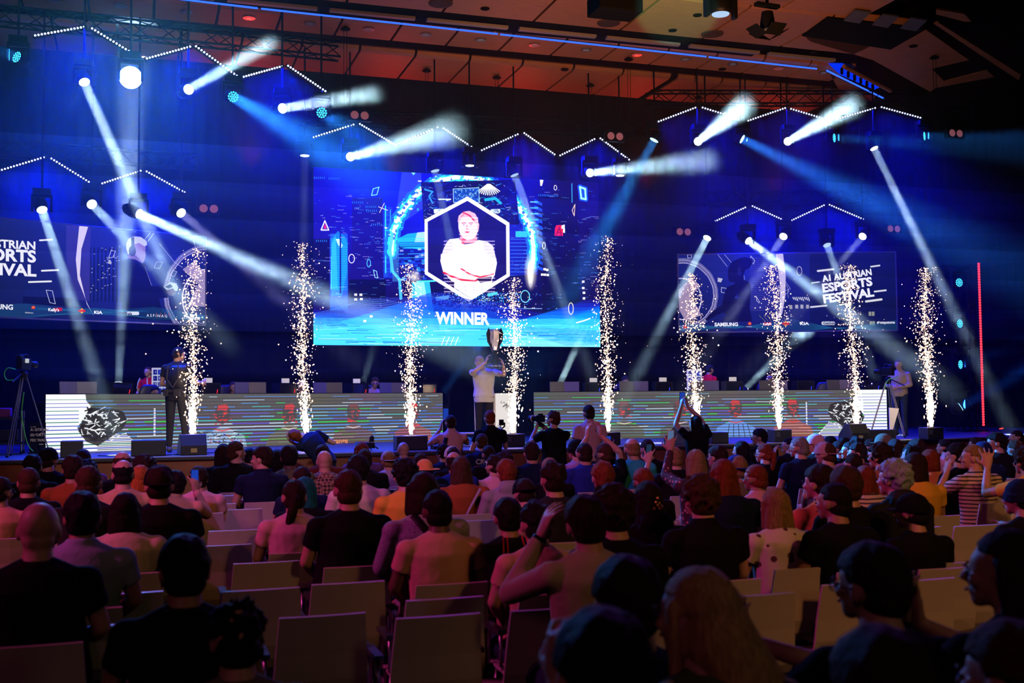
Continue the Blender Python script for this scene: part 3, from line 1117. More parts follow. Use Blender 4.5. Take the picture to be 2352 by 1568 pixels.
# left lit wall of the ring
mc.poly([(720, 560), (800, 520), (925, 505), (925, 640), (745, 620)], (.1, .75, .95), .85)
mc.poly([(870, 510), (925, 505), (925, 585), (850, 585)], (.8, .9, 1), .8)
for k in range(16):
    mc.line([(735, 560 + k * 14), (925, 555 + k * 14)], 3, rnd.choice(((.1, .3, 1), (.2, .9, 1), (.05, .05, .4))), .8)
for _ in range(60):
    x, y = rnd.uniform(740, 920), rnd.uniform(620, 860)
    mc.poly([(x, y), (x + 26, y), (x + 26, y + 16), (x, y + 16)], rnd.choice(((.1, .4, 1), (.03, .02, .2), (.2, .8, 1), (.8, .9, 1))), .6)
mc.poly([(1615, 500), (1705, 500), (1705, 545), (1615, 545)], (.2, .75, 1))
# lower crowd area
mc.poly([(750, 870), (1820, 820), (1820, 1180), (830, 1150)], (.04, .02, .2), .9)
for _ in range(900):
    x, y = rnd.gauss(1300, 220), rnd.uniform(960, 1080)
    mc.disc((x, y), rnd.uniform(1.5, 6), rnd.uniform(1.5, 5), rnd.choice(((.15, .4, 1), (.9, 1, 1), (.1, .7, 1))), .8)
mc.poly([(1000, 990), (1110, 975), (1100, 1005), (1010, 1020)], (.5, .9, 1))
mc.poly([(1390, 965), (1470, 950), (1470, 970), (1400, 985)], (.3, .8, 1))
mc.line([(870, 875), (1000, 870)], 8, (.3, .9, 1))
mc.poly([(830, 880), (960, 875), (1000, 1190), (825, 1190)], (.2, .8, 1), .9)
mc.poly([(850, 880), (920, 880), (970, 1190), (870, 1190)], (.7, .95, 1), .75)
mc.disc((1685, 975), 34, 42, (.02, .05, .15))
mc.ring((1685, 985), 34, 44, 4, (.5, .9, 1), .8)
mc.poly([(1450, 1110), (1480, 1075), (1820, 1080), (1815, 1195), (1640, 1195)], (.06, .03, .22))
mc.line([(1450, 1110), (1480, 1075), (1815, 1075)], 3, (.6, .8, 1))
# sparkler flames of the picture
mc.disc((1730, 800), 55, 150, (1, .95, .75), 1, .7)
mc.disc((1728, 820), 26, 110, (1, 1, 1), 1, .5)
mc.disc((850, 840), 50, 60, (1, .95, .8), .9, .8)
# hexagon with the portrait
HX = [(1248, 240), (1567, 437), (1567, 835), (1253, 1025), (925, 820), (925, 415)]
mc.poly(HX, (1, 1, 1))
HI = [(1247, 273), (1541, 455), (1541, 820), (1253, 992), (948, 803), (948, 430)]
mc.poly(HI, (.07, .04, .3))
mc.poly([(948, 430), (1247, 273), (1400, 370), (1200, 600), (948, 600)], (.05, .04, .42), .6)
SK, SKD = (1, .8, .84), (.95, .3, .35)
mc.poly([(1195, 520), (1310, 520), (1325, 590), (1185, 590)], (.96, .55, .58))
body = [(1110, 560), (1180, 552), (1215, 600), (1290, 590), (1330, 565), (1400, 580), (1440, 610), (1470, 735), (1450, 830), (1430, 860), (1430, 885), (1230, 965), (1143, 915), (1140, 890), (1060, 800), (1040, 720), (1062, 640), (1085, 590)]
mc.poly(body, (.98, .98, 1))
mc.poly([(1110, 560), (1085, 590), (1062, 640), (1045, 700), (1135, 640), (1140, 590)], (.84, .82, .96))
mc.poly([(1360, 570), (1400, 580), (1440, 610), (1470, 735), (1370, 640)], (.85, .83, .97))
mc.poly([(1045, 670), (1140, 660), (1250, 790), (1310, 870), (1230, 870), (1110, 830), (1060, 800), (1042, 720)], (1, .92, .92))
mc.poly([(1465, 700), (1450, 830), (1280, 840), (1190, 775), (1280, 780), (1370, 740)], (1, .9, .9))
mc.line([(1065, 808), (1120, 835), (1200, 862), (1300, 872), (1335, 850)], 9, (.85, .1, .12))
mc.line([(1195, 778), (1260, 820), (1340, 842), (1440, 820)], 7, (.9, .15, .15))
mc.poly([(1310, 850), (1430, 838), (1425, 870), (1340, 885)], (.12, .03, .1))
mc.poly([(1105, 860), (1145, 880), (1140, 925), (1110, 895)], (.1, .02, .15))
mc.poly([(1150, 885), (1425, 885), (1425, 905), (1253, 990), (1143, 920)], (.97, .97, 1))
for x in (1180, 1225, 1290, 1350):
    mc.line([(x, 895), (x + 5, 955)], 3, (.75, .7, .85))
mc.poly([(1205, 545), (1235, 565), (1215, 590), (1240, 610), (1200, 590)], SKD)
face = [(1178, 430), (1190, 380), (1250, 352), (1300, 372), (1325, 420), (1330, 490), (1312, 530), (1285, 560), (1245, 568), (1215, 552), (1190, 520), (1178, 480)]
mc.poly(face, (1, .86, .88))
mc.poly([(1326, 430), (1336, 450), (1330, 495), (1318, 500)], (.98, .7, .72))
mc.poly([(1172, 430), (1180, 385), (1215, 355), (1260, 348), (1305, 368), (1328, 412), (1326, 450), (1305, 440), (1285, 405), (1240, 392), (1200, 405), (1185, 440)], (.97, .72, .75))
mc.line([(1215, 360), (1265, 385), (1300, 425)], 7, (.85, .15, .25))
mc.line([(1190, 400), (1230, 365)], 4, (.9, .4, .45))
for x in (1218, 1272):
    mc.line([(x - 14, 440), (x + 14, 438)], 3.5, (.75, .3, .4))
    mc.disc((x, 451), 9, 4, (.3, .1, .3))
mc.line([(1243, 450), (1238, 482), (1250, 486)], 3, (.9, .35, .4))
mc.poly([(1222, 505), (1245, 498), (1265, 505), (1244, 514)], (.85, .12, .2))
for k in range(23):                                     # moire bands across the portrait
    y = 400 + k * 25
    xa, xb = (1185, 1325) if y < 560 else (1070, 1450)
    mc.line([(xa, y), (xb, y)], 6, (1, .93, 1), .6)
# waves
for k in range(7):
    P = []
    for i in range(41):
        x = 130 + 2150 * i / 40
        P.append((x, 1030 + 26 * k + 60 * math.sin(x / 230 + k * .35) * (1 - k * .08) + 20 * math.sin(x / 90 + k)))
    mc.poly(P + [(2280, 1370), (130, 1370)], [(.1, .12, .75), (.08, .2, .85), (.05, .35, .9), (.04, .5, .95), (.05, .6, 1), (.05, .68, 1), (.1, .72, 1)][k], .45)
for k in range(22):
    y = 1150 + k * 9.4
    mc.line([(130, y), (2280, y + 6)], 4, (.45, 1, 1), .75 if k > 4 else .4)
for _ in range(90):
    x, y = rnd.uniform(130, 2000), rnd.uniform(1190, 1340)
    mc.line([(x, y), (x + rnd.uniform(60, 300), y + rnd.uniform(-3, 4))], rnd.uniform(1, 3), rnd.choice(((.7, 1, 1), (.05, .2, .8), (.05, .3, .9), (.9, 1, 1))), .7)
mc.poly([(1640, 1300), (2280, 1330), (2280, 1362), (1500, 1358)], (.7, 1, 1), .5)
for k in range(26):
    mc.line([(280 + k * 3, 1010 + k * 4), (900, 990 + k * 7)], 1.6, (.3, .4, 1), .6)
    mc.line([(1500 + k * 20, 1200 + k * 6), (2270, 1240 + k * 4)], 1.5, (.1, .3, .9), .6)
for k in range(14):
    mc.line([(130 + i * 60, 1130 + k * 8 - (120 - k * 6) * math.exp(-((i * 60 - 450) / 330) ** 2)) for i in range(16)], 2.2, (.35, .6, 1), .7)
    mc.line([(1400 + i * 55, 1190 + k * 9 - (60 - k * 3) * math.exp(-((i * 55 - 540) / 260) ** 2) + i * i * .22) for i in range(17)], 2.2, (.3, .85, 1), .7)
# loose outline shapes
WHT = (1, 1, 1)
mc.line([(209, 425), (183, 493), (236, 494), (209, 425)], 5, (1, .95, .9))
mc.poly([(210, 445), (200, 483), (222, 483)], (.9, .1, .3))
mc.line([(552, 185), (594, 172), (578, 228), (540, 235), (552, 185)], 4, (.5, .9, 1))
mc.line([(590, 320), (655, 345)], 3, (1, .9, .8))
mc.line([(632, 292), (597, 362)], 3, (1, .9, .8))
mc.ring((397, 706), 20, 32, 3.5, (.9, .9, 1))
mc.ring((519, 740), 13, 28, 3, (.3, .8, 1))
mc.line([(552, 790), (575, 800), (583, 850), (563, 845), (552, 790)], 3, (.6, .9, 1))
mc.ring((1932, 175), 11, 18, 2.5, WHT)
mc.line([(2065, 145), (2065, 285)], 4, (.2, .7, 1))
mc.poly([(1810, 115), (1838, 118), (1825, 162), (1812, 160)], WHT)
mc.poly([(818, 50), (868, 56), (845, 82)], (.5, .95, 1))
for w, c in ((26, (.1, .3, 1)), (12, (.3, .9, 1)), (6, (.9, 1, 1))):
    mc.line([(2130, 170), (2172, 185), (2176, 262), (2140, 255), (2130, 170)], w, c, .8)
mc.line([(2088, 300), (2064, 345), (2081, 386), (2088, 300)], 3.5, (1, .85, .7))
mc.ring((1836, 607), 11, 24, 2.5, WHT)
mc.ring((2046, 1075), 19, 42, 3.5, (1, .9, .75))
for x, y in ((2137, 868), (2137, 915), (2142, 950), (2142, 992), (415, 965), (453, 965), (415, 1000), (455, 998), (1810, 815), (1832, 816), (1855, 818), (1830, 775), (1850, 780), (525, 1125), (480, 1160)):
    mc.poly([(x, y), (x + 20, y), (x + 20, y + 16), (x, y + 16)], WHT)
for k in range(4):
    mc.line([(1045 + k * 34, 1345), (1070 + k * 34, 1285)], 3, WHT)
mc.line([(2090, 1180), (2150, 1165), (2200, 1148)], 6, WHT)
mc.poly([(1938, 455), (1985, 455), (1990, 535), (1922, 535), (1925, 480)], (.92, .1, .12))
mc.line([(1935, 530), (1960, 470), (1975, 530)], 7, (.6, .02, .05))
mc.line([(1945, 512), (1972, 512)], 5, (.6, .02, .05))
mc.poly([(1978, 458), (2003, 450), (2006, 512), (1990, 512), (1990, 480), (1978, 482)], WHT)
TL, TRr, BR, BL = on_t(720, 384, 26.3), on_t(1375, 420, 26.3), on_t(1378, 797, 26.3), on_t(720, 792, 26.3)
zt, zb = (TL.z + TRr.z) / 2, (BL.z + BR.z) / 2
s0, s1 = (TL.dot(U) + BL.dot(U)) / 2, (TRr.dot(U) + BR.dot(U)) / 2
MS = screen('main_screen', st(s0, 26.3, zt), st(s1, 26.3, zt), st(s1, 26.3, zb), st(s0, 26.3, zb), screen_mat('main_picture', mc.image('main_picture'), 1.35),
            'large central LED wall showing a portrait in a white hexagon above the word WINNER')
TW = glow('letter_white', (1, 1, 1), 1.3)
scr_text(MS, 1002, 743, st(s0, 26.3, zb), 'WINNER', .395, TW, bold=.016, width=1.35)

# ---------------- side screens


def arcs(c, x, y, r, k, col):
    for i in range(k):
        c.ring((x, y), r + i * 9, r + i * 10, 3 if i % 2 else 7, col, .8, 0, 360, 90, .01)


def side_base(w, h, lx):
    c = Canvas(w, h)
    Y, X = np.mgrid[0:h, 0:w].astype(np.float32)
    g = (np.clip(1 - np.abs(X / w - lx) * 1.5, 0, 1) * np.clip(1.1 - .6 * Y / h, 0, 1))[..., None]
    c.a[:] = np.array([.07, .1, .22]) * (1 - g) + np.array([.13, .17, .62]) * g
    return c


def logos(c, items):
    for kind, x, y in items:
        if kind == 'red_disc':
            c.disc((x, y), 13, 12, (.85, .1, .1))
            c.line([(x - 7, y + 6), (x - 4, y - 6), (x, y + 4), (x + 4, y - 6), (x + 7, y + 6)], 2.4, (1, .8, .2))
        elif kind == 'red_tag':
            c.poly([(x - 26, y - 9), (x + 26, y - 13), (x + 26, y + 10), (x - 26, y + 13)], (.85, .08, .12))
        elif kind == 'sun':
            c.poly([(x, y - 20), (x + 20, y), (x, y + 20), (x - 20, y)], (1, .75, .1))
            c.poly([(x - 24, y - 7), (x + 24, y - 7), (x + 24, y + 7), (x - 24, y + 7)], (.9, .15, .1))
        elif kind == 'pill':
            c.poly([(x - 38, y - 12), (x + 44, y - 12), (x + 50, y), (x + 44, y + 12), (x - 38, y + 12), (x - 44, y)], (.92, .95, 1))


# left screen, in the coordinates of the zoomed view (x 0..1385 visible)
W_ = 1700
lc = side_base(1700, 720, .62)
H0, H1 = 47, 190                                        # top edge y at x=0 and x=1385 of that view


def lmap(x, y):
    tp_ = 47 + (x / 1385) * 128
    bt = 737 + (x / 1385) * 50
    return (x + 315) / 1700 * 1700, (y - tp_) / (bt - tp_) * 720


lc.map = lmap
for k in range(9):
    x = 560 + k * 26
    lc.line([(x, 250), (x, 620)], 11, (.05, .07, .2), .8)
for k in range(46):
    x, y = rnd.uniform(560, 760), rnd.uniform(240, 560)
    lc.line([(x, y), (x + 5, y)], 6, (.85, .85, .75), .75)
lc.poly([(400, 80), (560, 90), (560, 620), (400, 600)], (.3, .25, .62), .55)
lc.poly([(485, 90), (545, 95), (500, 260), (492, 440), (540, 640), (590, 730), (545, 640), (478, 470), (464, 330)], (.93, .88, .98))
lc.poly([(130, 590), (445, 600), (445, 660), (130, 640)], (.04, .05, .16), .8)
lc.poly([(690, 330), (705, 350), (700, 365), (675, 355)], (.9, .9, .9), .8)
for q in ([(1020, 345), (1062, 350), (1040, 395), (1003, 388)], [(1140, 405), (1168, 415), (1148, 450), (1120, 440)], [(700, 268), (730, 272), (712, 315), (684, 318)], [(275, 545), (315, 550), (335, 640), (300, 632)]):
    lc.line(q + [q[0]], 4, (.85, .85, .95))
arcs(lc, 1400, 560, 300, 4, (.9, .85, 1))
lc.ring((1400, 600), 190, 200, 10, (.95, .9, 1), .9)
lc.ring((1400, 600), 170, 180, 4, (.95, .9, 1), .7)
lc.poly([(1210, 400), (1290, 345), (1400, 440), (1395, 660), (1250, 650), (1330, 500)], (.86, .75, .85), .75)
lc.line([(1040, 220), (1100, 290), (1150, 350), (1210, 385)], 3, (.85, .85, 1))
lc.line([(1290, 200), (1310, 260), (1330, 300)], 3, (.85, .85, 1))
lc.line([(935, 190), (975, 140)], 3, (.9, .9, 1))
lc.line([(955, 205), (1000, 145)], 3, (.9, .9, 1))
# player holding a controller
DK = (.05, .05, .14)
lc.poly([(768, 335), (870, 325), (935, 360), (985, 515), (1060, 515), (1110, 545), (1105, 595), (1040, 600), (1060, 680), (1130, 755), (900, 745), (790, 730), (770, 600), (775, 450)], DK)
lc.line([(935, 380), (985, 510)], 4, (.8, .85, 1), .6)
lc.poly([(818, 260), (850, 300), (870, 330), (920, 357), (935, 330), (942, 300), (938, 270), (940, 245), (920, 210), (850, 200), (815, 230)], (.62, .5, .72))
lc.poly([(810, 320), (870, 330), (925, 358), (880, 300), (815, 300)], (.55, .42, .65))
lc.poly([(803, 220), (820, 185), (860, 168), (905, 172), (945, 200), (952, 225), (935, 240), (895, 215), (850, 225), (845, 260), (818, 300), (805, 260)], (.85, .86, 1))
lc.poly([(838, 180), (858, 172), (862, 250), (840, 255)], (.08, .08, .2))
lc.disc((848, 270), 24, 38, (.07, .07, .18))
lc.disc((846, 272), 13, 22, (.3, .3, .5))
lc.line([(858, 300), (893, 325)], 4, (.05, .05, .15))
lc.line([(922, 262), (940, 262)], 3, (.3, .2, .4))
lc.line([(918, 325), (932, 320)], 4, (.6, .2, .4))
lc.poly([(1070, 520), (1120, 487), (1165, 495), (1180, 525), (1170, 550), (1130, 545), (1090, 540)], (.75, .8, .85))
lc.poly([(1080, 520), (1120, 500), (1140, 520), (1110, 532)], (.1, .1, .2))
lc.poly([(1090, 545), (1140, 530), (1165, 560), (1145, 585), (1110, 580)], (.4, .32, .45))
for k in range(26):
    lc.line([(-315, 668 + k * 3), (150, 640 + k * 4), (600, 690 + 20 * math.sin(k * .4)), (1000, 660 + k * 3.5), (1385, 720 + k)], 1.6, (.15, .5, .65), .7)
for x0, x1, y in ((232, 308, 196), (247, 350, 408), (167, 305, 487)):
    lc.line([(x0, y + 3), (x1, y - 3)], 13, (1, 1, 1))
logos(lc, [('red_disc', 196, 666), ('red_tag', 352, 679), ('sun', 508, 688), ('pill', 850, 704)])
for i, ch in enumerate(range(4)):
    lc.line([(1022 + ch * 30, 700), (1022 + ch * 30, 726)], 2.5, (.9, .35, .1))
lc.poly([(1225, 712), (1245, 710), (1240, 728), (1222, 730)], (.9, .9, .95))
zt, zb = at(472, 544, 25.2).z, at(472, 747, 25.2).z
pR = at(472, 700, 25.2)
pL = at(0, 700, 22.4)
dl = (pL - pR)
pLL = pR + dl * 1.22
LS = screen('side_screen', Vector((pLL.x, pLL.y, zt)), Vector((pR.x, pR.y, zt)), Vector((pR.x, pR.y, zb)), Vector((pLL.x, pLL.y, zb)), screen_mat('left_picture', lc.image('left_picture'), .85),
            'left side screen with a player holding a controller and festival lettering')
TG = glow('letter_soft', (.93, .92, 1), .95)
PL = Vector((pR.x, pR.y, zb))
scr_text(LS, 82, 573, PL, 'A1 AUSTRIAN', .225, TG, rot=.02, align='RIGHT', bold=.007, width=1.43)
scr_text(LS, 82, 602, PL, 'ESPORTS', .33, TG, rot=.02, align='RIGHT', bold=.012, width=1.4)
scr_text(LS, 82, 634, PL, 'FESTIVAL', .32, TG, rot=.02, align='RIGHT', bold=.012, width=1.43)
scr_text(LS, 30, 711, PL, 'SAMSUNG', .14, TG, align='RIGHT', bold=.004)
RD = glow('letter_dark', (.02, .03, .1), 1)
scr_text(LS, 110, 714, PL, "Kelly's", .085, TG, bold=.003)
scr_text(LS, 57, 719, PL, 'McDelivery', .035, TG)
scr_text(LS, 215, 720, PL, 'KIA', .085, TG, bold=.004, sx=1.3)
scr_text(LS, 272, 722, PL, 'Geizhals', .085, RD, bold=.003, off=.02)
scr_text(LS, 336, 727, PL, 'ASFiNAG', .085, TG, spacing=1.5)
scr_text(LS, 426, 731, PL, 'stepstone', .085, TG)

# right screen, coordinates of its zoomed view
rc = side_base(1500, 540, .3)


def rmap(x, y):
    tp_ = 187 - (x - 12) / 1470 * 16
    bt = 718 - (x - 22) / 1477 * 22
    return (x - 15) / 1475 * 1500, (y - tp_) / (bt - tp_) * 540


rc.map = rmap
rc.poly([(910, 185), (1482, 172), (1498, 697), (900, 705)], (.05, .08, .2), .7)
for k in range(26):
    rc.line([(505, 215 + k * 14), (700, 215 + k * 14)], 6, (.42, .38, .78), .5)
arcs(rc, 40, 460, 215, 4, (.9, .85, 1))
rc.ring((40, 490), 130, 140, 9, (.9, .85, 1), .8)
rc.poly([(15, 430), (105, 345), (165, 400), (90, 480), (140, 540), (170, 600), (60, 640), (15, 560)], (.88, .75, .85), .8)
rc.poly([(680, 185), (730, 183), (745, 330), (740, 470), (715, 590), (670, 640), (700, 560), (705, 400), (695, 300)], (.92, .86, .98))
rc.line([(285, 185), (350, 270)], 3, (.8, .8, 1))
rc.line([(330, 185), (385, 250)], 3, (.8, .8, 1))
for q in ([(285, 345), (318, 352), (305, 378), (282, 372)],):
    rc.poly(q, (.85, .85, .95))
for q in ([(308, 412), (342, 418), (336, 450), (306, 444)], [(512, 198), (537, 230), (528, 252), (508, 235)], [(542, 470), (565, 510), (560, 516), (545, 500)], [(80, 190), (108, 190), (108, 212), (84, 212)]):
    rc.line(q + [q[0]], 4, (.85, .85, .95))
rc.ring((838, 300), 17, 30, 4, (.95, .9, .85))
for k in range(3):
    rc.line([(735 + k * 12, 360 + k * 30), (775 - k * 10, 420 + k * 16), (720 + k * 20, 440 + k * 20)], 3, (.85, .85, 1), .8)
    rc.line([(560 + k * 30, 600), (600 + k * 20, 640)], 3, (.8, .75, .4), .7)
P_ = [(430, 215), (470, 205), (515, 215), (522, 245), (500, 280), (470, 295), (462, 330), (460, 360), (490, 370), (505, 395), (508, 450), (495, 540), (510, 620), (510, 642), (300, 642), (340, 600), (320, 580), (270, 600), (205, 640), (195, 625), (250, 570), (310, 530), (325, 460), (345, 410), (400, 388), (395, 378), (362, 372), (352, 330), (358, 280), (380, 240)]
rc.poly(P_, (.05, .045, .17))
rc.disc((432, 300), 12, 30, (.13, .13, .32))
rc.line([(462, 330), (466, 360)], 4, (.8, .85, 1), .7)
rc.poly([(400, 485), (412, 450), (424, 485)], (.1, .14, .5))
for x, y in ((805, 527), (840, 527), (878, 527), (765, 530)):
    rc.poly([(x, y), (x + 20, y), (x + 20, y + 26), (x, y + 26)], (.85, .83, .75), .85)
for k in range(9):
    rc.line([(790 + k * 13, 478), (797 + k * 13, 490 + (k % 3) * 5)], 7, (.9, .9, .9))
for x, y in ((1298, 572), (1320, 572), (1303, 636), (1322, 636)):
    rc.poly([(x, y), (x + 18, y), (x + 18, y + 28), (x, y + 28)], (.8, .8, .65), .8)
for k in range(26):
    rc.line([(15, 650 + k * 3), (400, 690 - k), (760, 620 + k * 4), (1100, 690 - k * .5), (1498, 625 + k * 3.2)], 1.6, (.13, .42, .62), .7)
for x0, y0, x1, y1, w in ((963, 300, 1068, 288, 14), (1322, 271, 1380, 263, 11), (920, 381, 970, 374, 9), (1342, 438, 1418, 429, 12), (1283, 504, 1387, 490, 15), (910, 543, 1016, 532, 12), (1105, 527, 1150, 521, 9)):
    rc.line([(x0, y0), (x1, y1)], w, (1, 1, 1))
logos(rc, [('red_disc', 495, 655), ('red_tag', 615, 657), ('sun', 738, 655), ('pill', 1022, 651)])
rc.poly([(45, 690), (58, 650), (72, 690)], (.9, .1, .15))
rc.poly([(76, 650), (84, 648), (84, 668), (78, 668)], (1, 1, 1))
rc.poly([(1352, 640), (1372, 636), (1370, 645), (1355, 656)], (1, 1, 1))
pRl, pRr = at(1558.5, 700, 29), at(2060, 700, 28.85)
zt, zb = (at(1557, 584, 29).z + at(2057, 578, 28.85).z) / 2, (at(1560, 765, 29).z + at(2062, 757, 28.85).z) / 2
RS = screen('side_screen', Vector((pRl.x, pRl.y, zt)), Vector((pRr.x, pRr.y, zt)), Vector((pRr.x, pRr.y, zb)), Vector((pRl.x, pRl.y, zb)), screen_mat('right_picture', rc.image('right_picture'), .72),
            'right side screen with a dark figure in headphones and A1 AUSTRIAN ESPORTS FESTIVAL')
PR = Vector((pRr.x, pRr.y, zb))
scr_text(RS, 1890, 647, PR, 'A1 AUSTRIAN', .225, TG, rot=.13, bold=.008, width=1.27)
scr_text(RS, 1889, 671, PR, 'ESPORTS', .30, TG, rot=.13, bold=.013, width=1.28)
scr_text(RS, 1891, 696, PR, 'FESTIVAL', .30, TG, rot=.13, bold=.013, width=1.30)
scr_text(RS, 1641, 749, PR, 'SAMSUNG', .125, TG, bold=.005, sx=1.05)
scr_text(RS, 1752, 747, PR, "Kelly's", .085, TG, bold=.003, rot=.06)
scr_text(RS, 1837, 746, PR, 'KIA', .095, TG, bold=.004, sx=1.5)
scr_text(RS, 1890, 745, PR, 'Geizhals', .09, RD, bold=.003, off=.02)
scr_text(RS, 1940, 745, PR, 'ASFiNAG', .085, TG, spacing=1.5)
scr_text(RS, 2021, 743, PR, 'stepstone', .095, TG, bold=.002)
scr_text(RS, 1714, 751, PR, 'McDelivery', .032, TG)
scr_text(RS, 1687, 686, PR, 'A1', .1, glow('letter_blue', (.06, .08, .45), 1))
# thin light frames of the side screens
for S_, a, b_ in ((LS, Vector((pLL.x, pLL.y, 0)), Vector((pR.x, pR.y, 0))), (RS, Vector((pRl.x, pRl.y, 0)), Vector((pRr.x, pRr.y, 0)))):
    e, o, nrm, R = S_
    z0 = min((v.co.z for c_ in e.children if c_.name.startswith('display') for v in c_.data.vertices))
    z1 = max((v.co.z for c_ in e.children if c_.name.startswith('display') for v in c_.data.vertices))
    b = MB()
    for p, q in (((a, z0), (b_, z0)), ((b_, z0), (b_, z1)), ((b_, z1), (a, z1)), ((a, z1), (a, z0))):
        b.tube([p[0] - o + Vector((0, 0, p[1])), q[0] - o + Vector((0, 0, q[1]))], .018, 6)
    b.build('frame', mat('screen_frame', (.3, .3, .4), .4), e)

# ---------------- LED fronts of the two desks


def desk_canvas(left):
    """drawn in photo pixels: x along the desk 0..920, y 0..110"""
    W, H = 1840, 260
    c = Canvas(W, H)
    Y, X = np.mgrid[0:H, 0:W].astype(np.float32)
    n = np.random.RandomState(5 + left).rand(H, W).astype(np.float32)
    c.a[:] = (.37 + .10 * (n - .5))[..., None] * np.array([1, .97, .95]) * 1.0
    for k in range(14):                               # coloured clouds
        cx, cy_, r = rnd.uniform(0, W), rnd.uniform(0, H * .7), rnd.uniform(60, 200)
        c.disc((cx, cy_), r, r * .6, rnd.choice(((.45, .3, .42), (.3, .4, .3), (.35, .3, .45), (.4, .38, .25))), .5, 1.5)
    y = 14
    k = 0
    while y < H:                                       # moire bands
        dens = min(1, y / 150)
        x = 0
        while x < W:
            L = rnd.uniform(30, 190)
            if rnd.random() < .3 + .7 * dens:
                col = rnd.choice(((.25, .5, 1), (.35, .6, 1), (.35, .65, 1), (.2, .9, .35), (.4, .35, .9), (.8, .9, 1), (.5, .8, 1), (.3, .8, .8)))
                c.line([(x, y + rnd.uniform(-1, 1)), (x + L, y + rnd.uniform(-1, 1))], 2.2 + 3.2 * dens, col, .9)
            x += L
        c.line([(0, y + 7 + dens * 2), (W, y + 7 + dens * 2)], 2.5, (.2, .18, .18), .5)
        y += 16.5
        k += 1
    fx = (lambda x: x * 2) if left else (lambda x: W - x * 2)

    def P(pts):
        return [(fx(x), y) for x, y in pts]
    # white end with the crest
    edge = [(0, 0), (75, 0), (77, 30), (86, 55), (78, 90), (60, 150), (66, 180), (95, 220), (130, 180), (160, 190), (190, 260), (0, 260)]
    c.poly(P(edge), (1, 1, 1))
    for k in range(15):
        yy = 24 + k * 17
        xe = 80 if yy < 60 else (62 if yy < 170 else (100 + k * 6))
        c.line(P([(0, yy), (xe, yy)]), 2.2 + k * .28, (.25, .3, .75) if k % 3 else (.15, .45, .4), .85)
    CR = [(84, 60), (128, 66), (150, 80), (158, 120), (150, 160), (120, 205), (100, 235), (78, 215), (62, 165), (70, 120)]
    c.poly(P(CR), (.17, .15, .14), .85)
    rr = random.Random(11)
    for _ in range(70):
        x, y = rr.uniform(66, 150), rr.uniform(70, 200)
        q = [(x, y), (x + rr.uniform(-14, 14), y + rr.uniform(-18, 18)), (x + rr.uniform(-14, 14), y + rr.uniform(-18, 18))]
        c.line(P(q), rr.uniform(2, 6), rr.choice(((.97, .98, 1), (.97, .98, 1), (.12, .1, .1), (.15, .13, .13))))
    c.line(P([(214, 70), (214, 190)]), 8, (1, 1, 1))
    for k in range(7):
        c.line(P([(211, 80 + k * 17), (217, 80 + k * 17)]), 3, (.2, .3, .8))
    # player portraits
    faces = [(360, (.9, .3, .3), 1), (515, (.55, .5, .35), 0), (675, (.55, .35, .35), 0), (835, (.8, .35, .35), 1)] if left else \
        [(250, (.95, .4, .25), 1), (400, (.9, .3, .3), 2), (545, (.35, .33, .3), 0), (690, (.45, .42, .32), 0)]
    for x, col, kind in faces:
        body = [(x - 55, 262), (x - 48, 205), (x - 22, 180), (x - 8, 160), (x + 10, 160), (x + 24, 180), (x + 50, 205), (x + 56, 262)]
        if kind == 1 and left and x < 500:
            c.poly(P(body), (.75, .85, 1), .6)
            for _ in range(60):
                a, b2 = rr.uniform(x - 45, x + 45), rr.uniform(185, 255)
                c.line(P([(a, b2), (a + rr.uniform(-9, 9), b2 + rr.uniform(-9, 9))]), 4, rr.choice(((.95, .95, 1), (.2, .3, .7), (.85, .15, .15), (.15, .15, .15))), .9)
        elif kind == 1 and not left:
            c.poly(P(body), (.95, .4, .28), .55)
        elif kind == 2:
            c.poly(P(body), (.45, .65, 1), .85)
            for k in range(5):
                c.line(P([(x - 30 + k * 12, 190), (x - 38 + k * 15, 262)]), 3, (.15, .15, .2))
        else:
            c.poly(P(body), col, .6)
            for k in range(6):
                c.line(P([(x - 50, 190 + k * 14), (x + 50, 190 + k * 14)]), 2.5, (.2, .18, .12), .8)
        c.poly(P([(x - 17, 85), (x - 12, 60), (x + 12, 60), (x + 18, 85), (x + 15, 130), (x, 150), (x - 14, 130)]), (.33, .28, .28), .75)
        R1 = (.95, .28, .28)
        c.poly(P([(x - 9, 54), (x + 8, 50), (x + 14, 66), (x + 9, 84), (x - 2, 78), (x - 12, 80)]), R1, .8 if kind or x in (515,) else .25)
        for _ in range(14):
            a, b2 = rr.uniform(x - 16, x + 16), rr.uniform(88, 150)
            c.line(P([(a, b2), (a + rr.uniform(-9, 9), b2 + rr.uniform(-3, 6))]), rr.uniform(3, 8), R1, .85)
        c.line(P([(x - 18, 172), (x, 180), (x + 18, 172)]), 6, R1 if kind else (.95, .85, .85), .8)
    for k in range(15):
        yy = 22 + k * 16.5
        c.line([(200, yy), (W - 200, yy)], 2.6 + k * .12, (.27, .25, .26), .75)
    return c


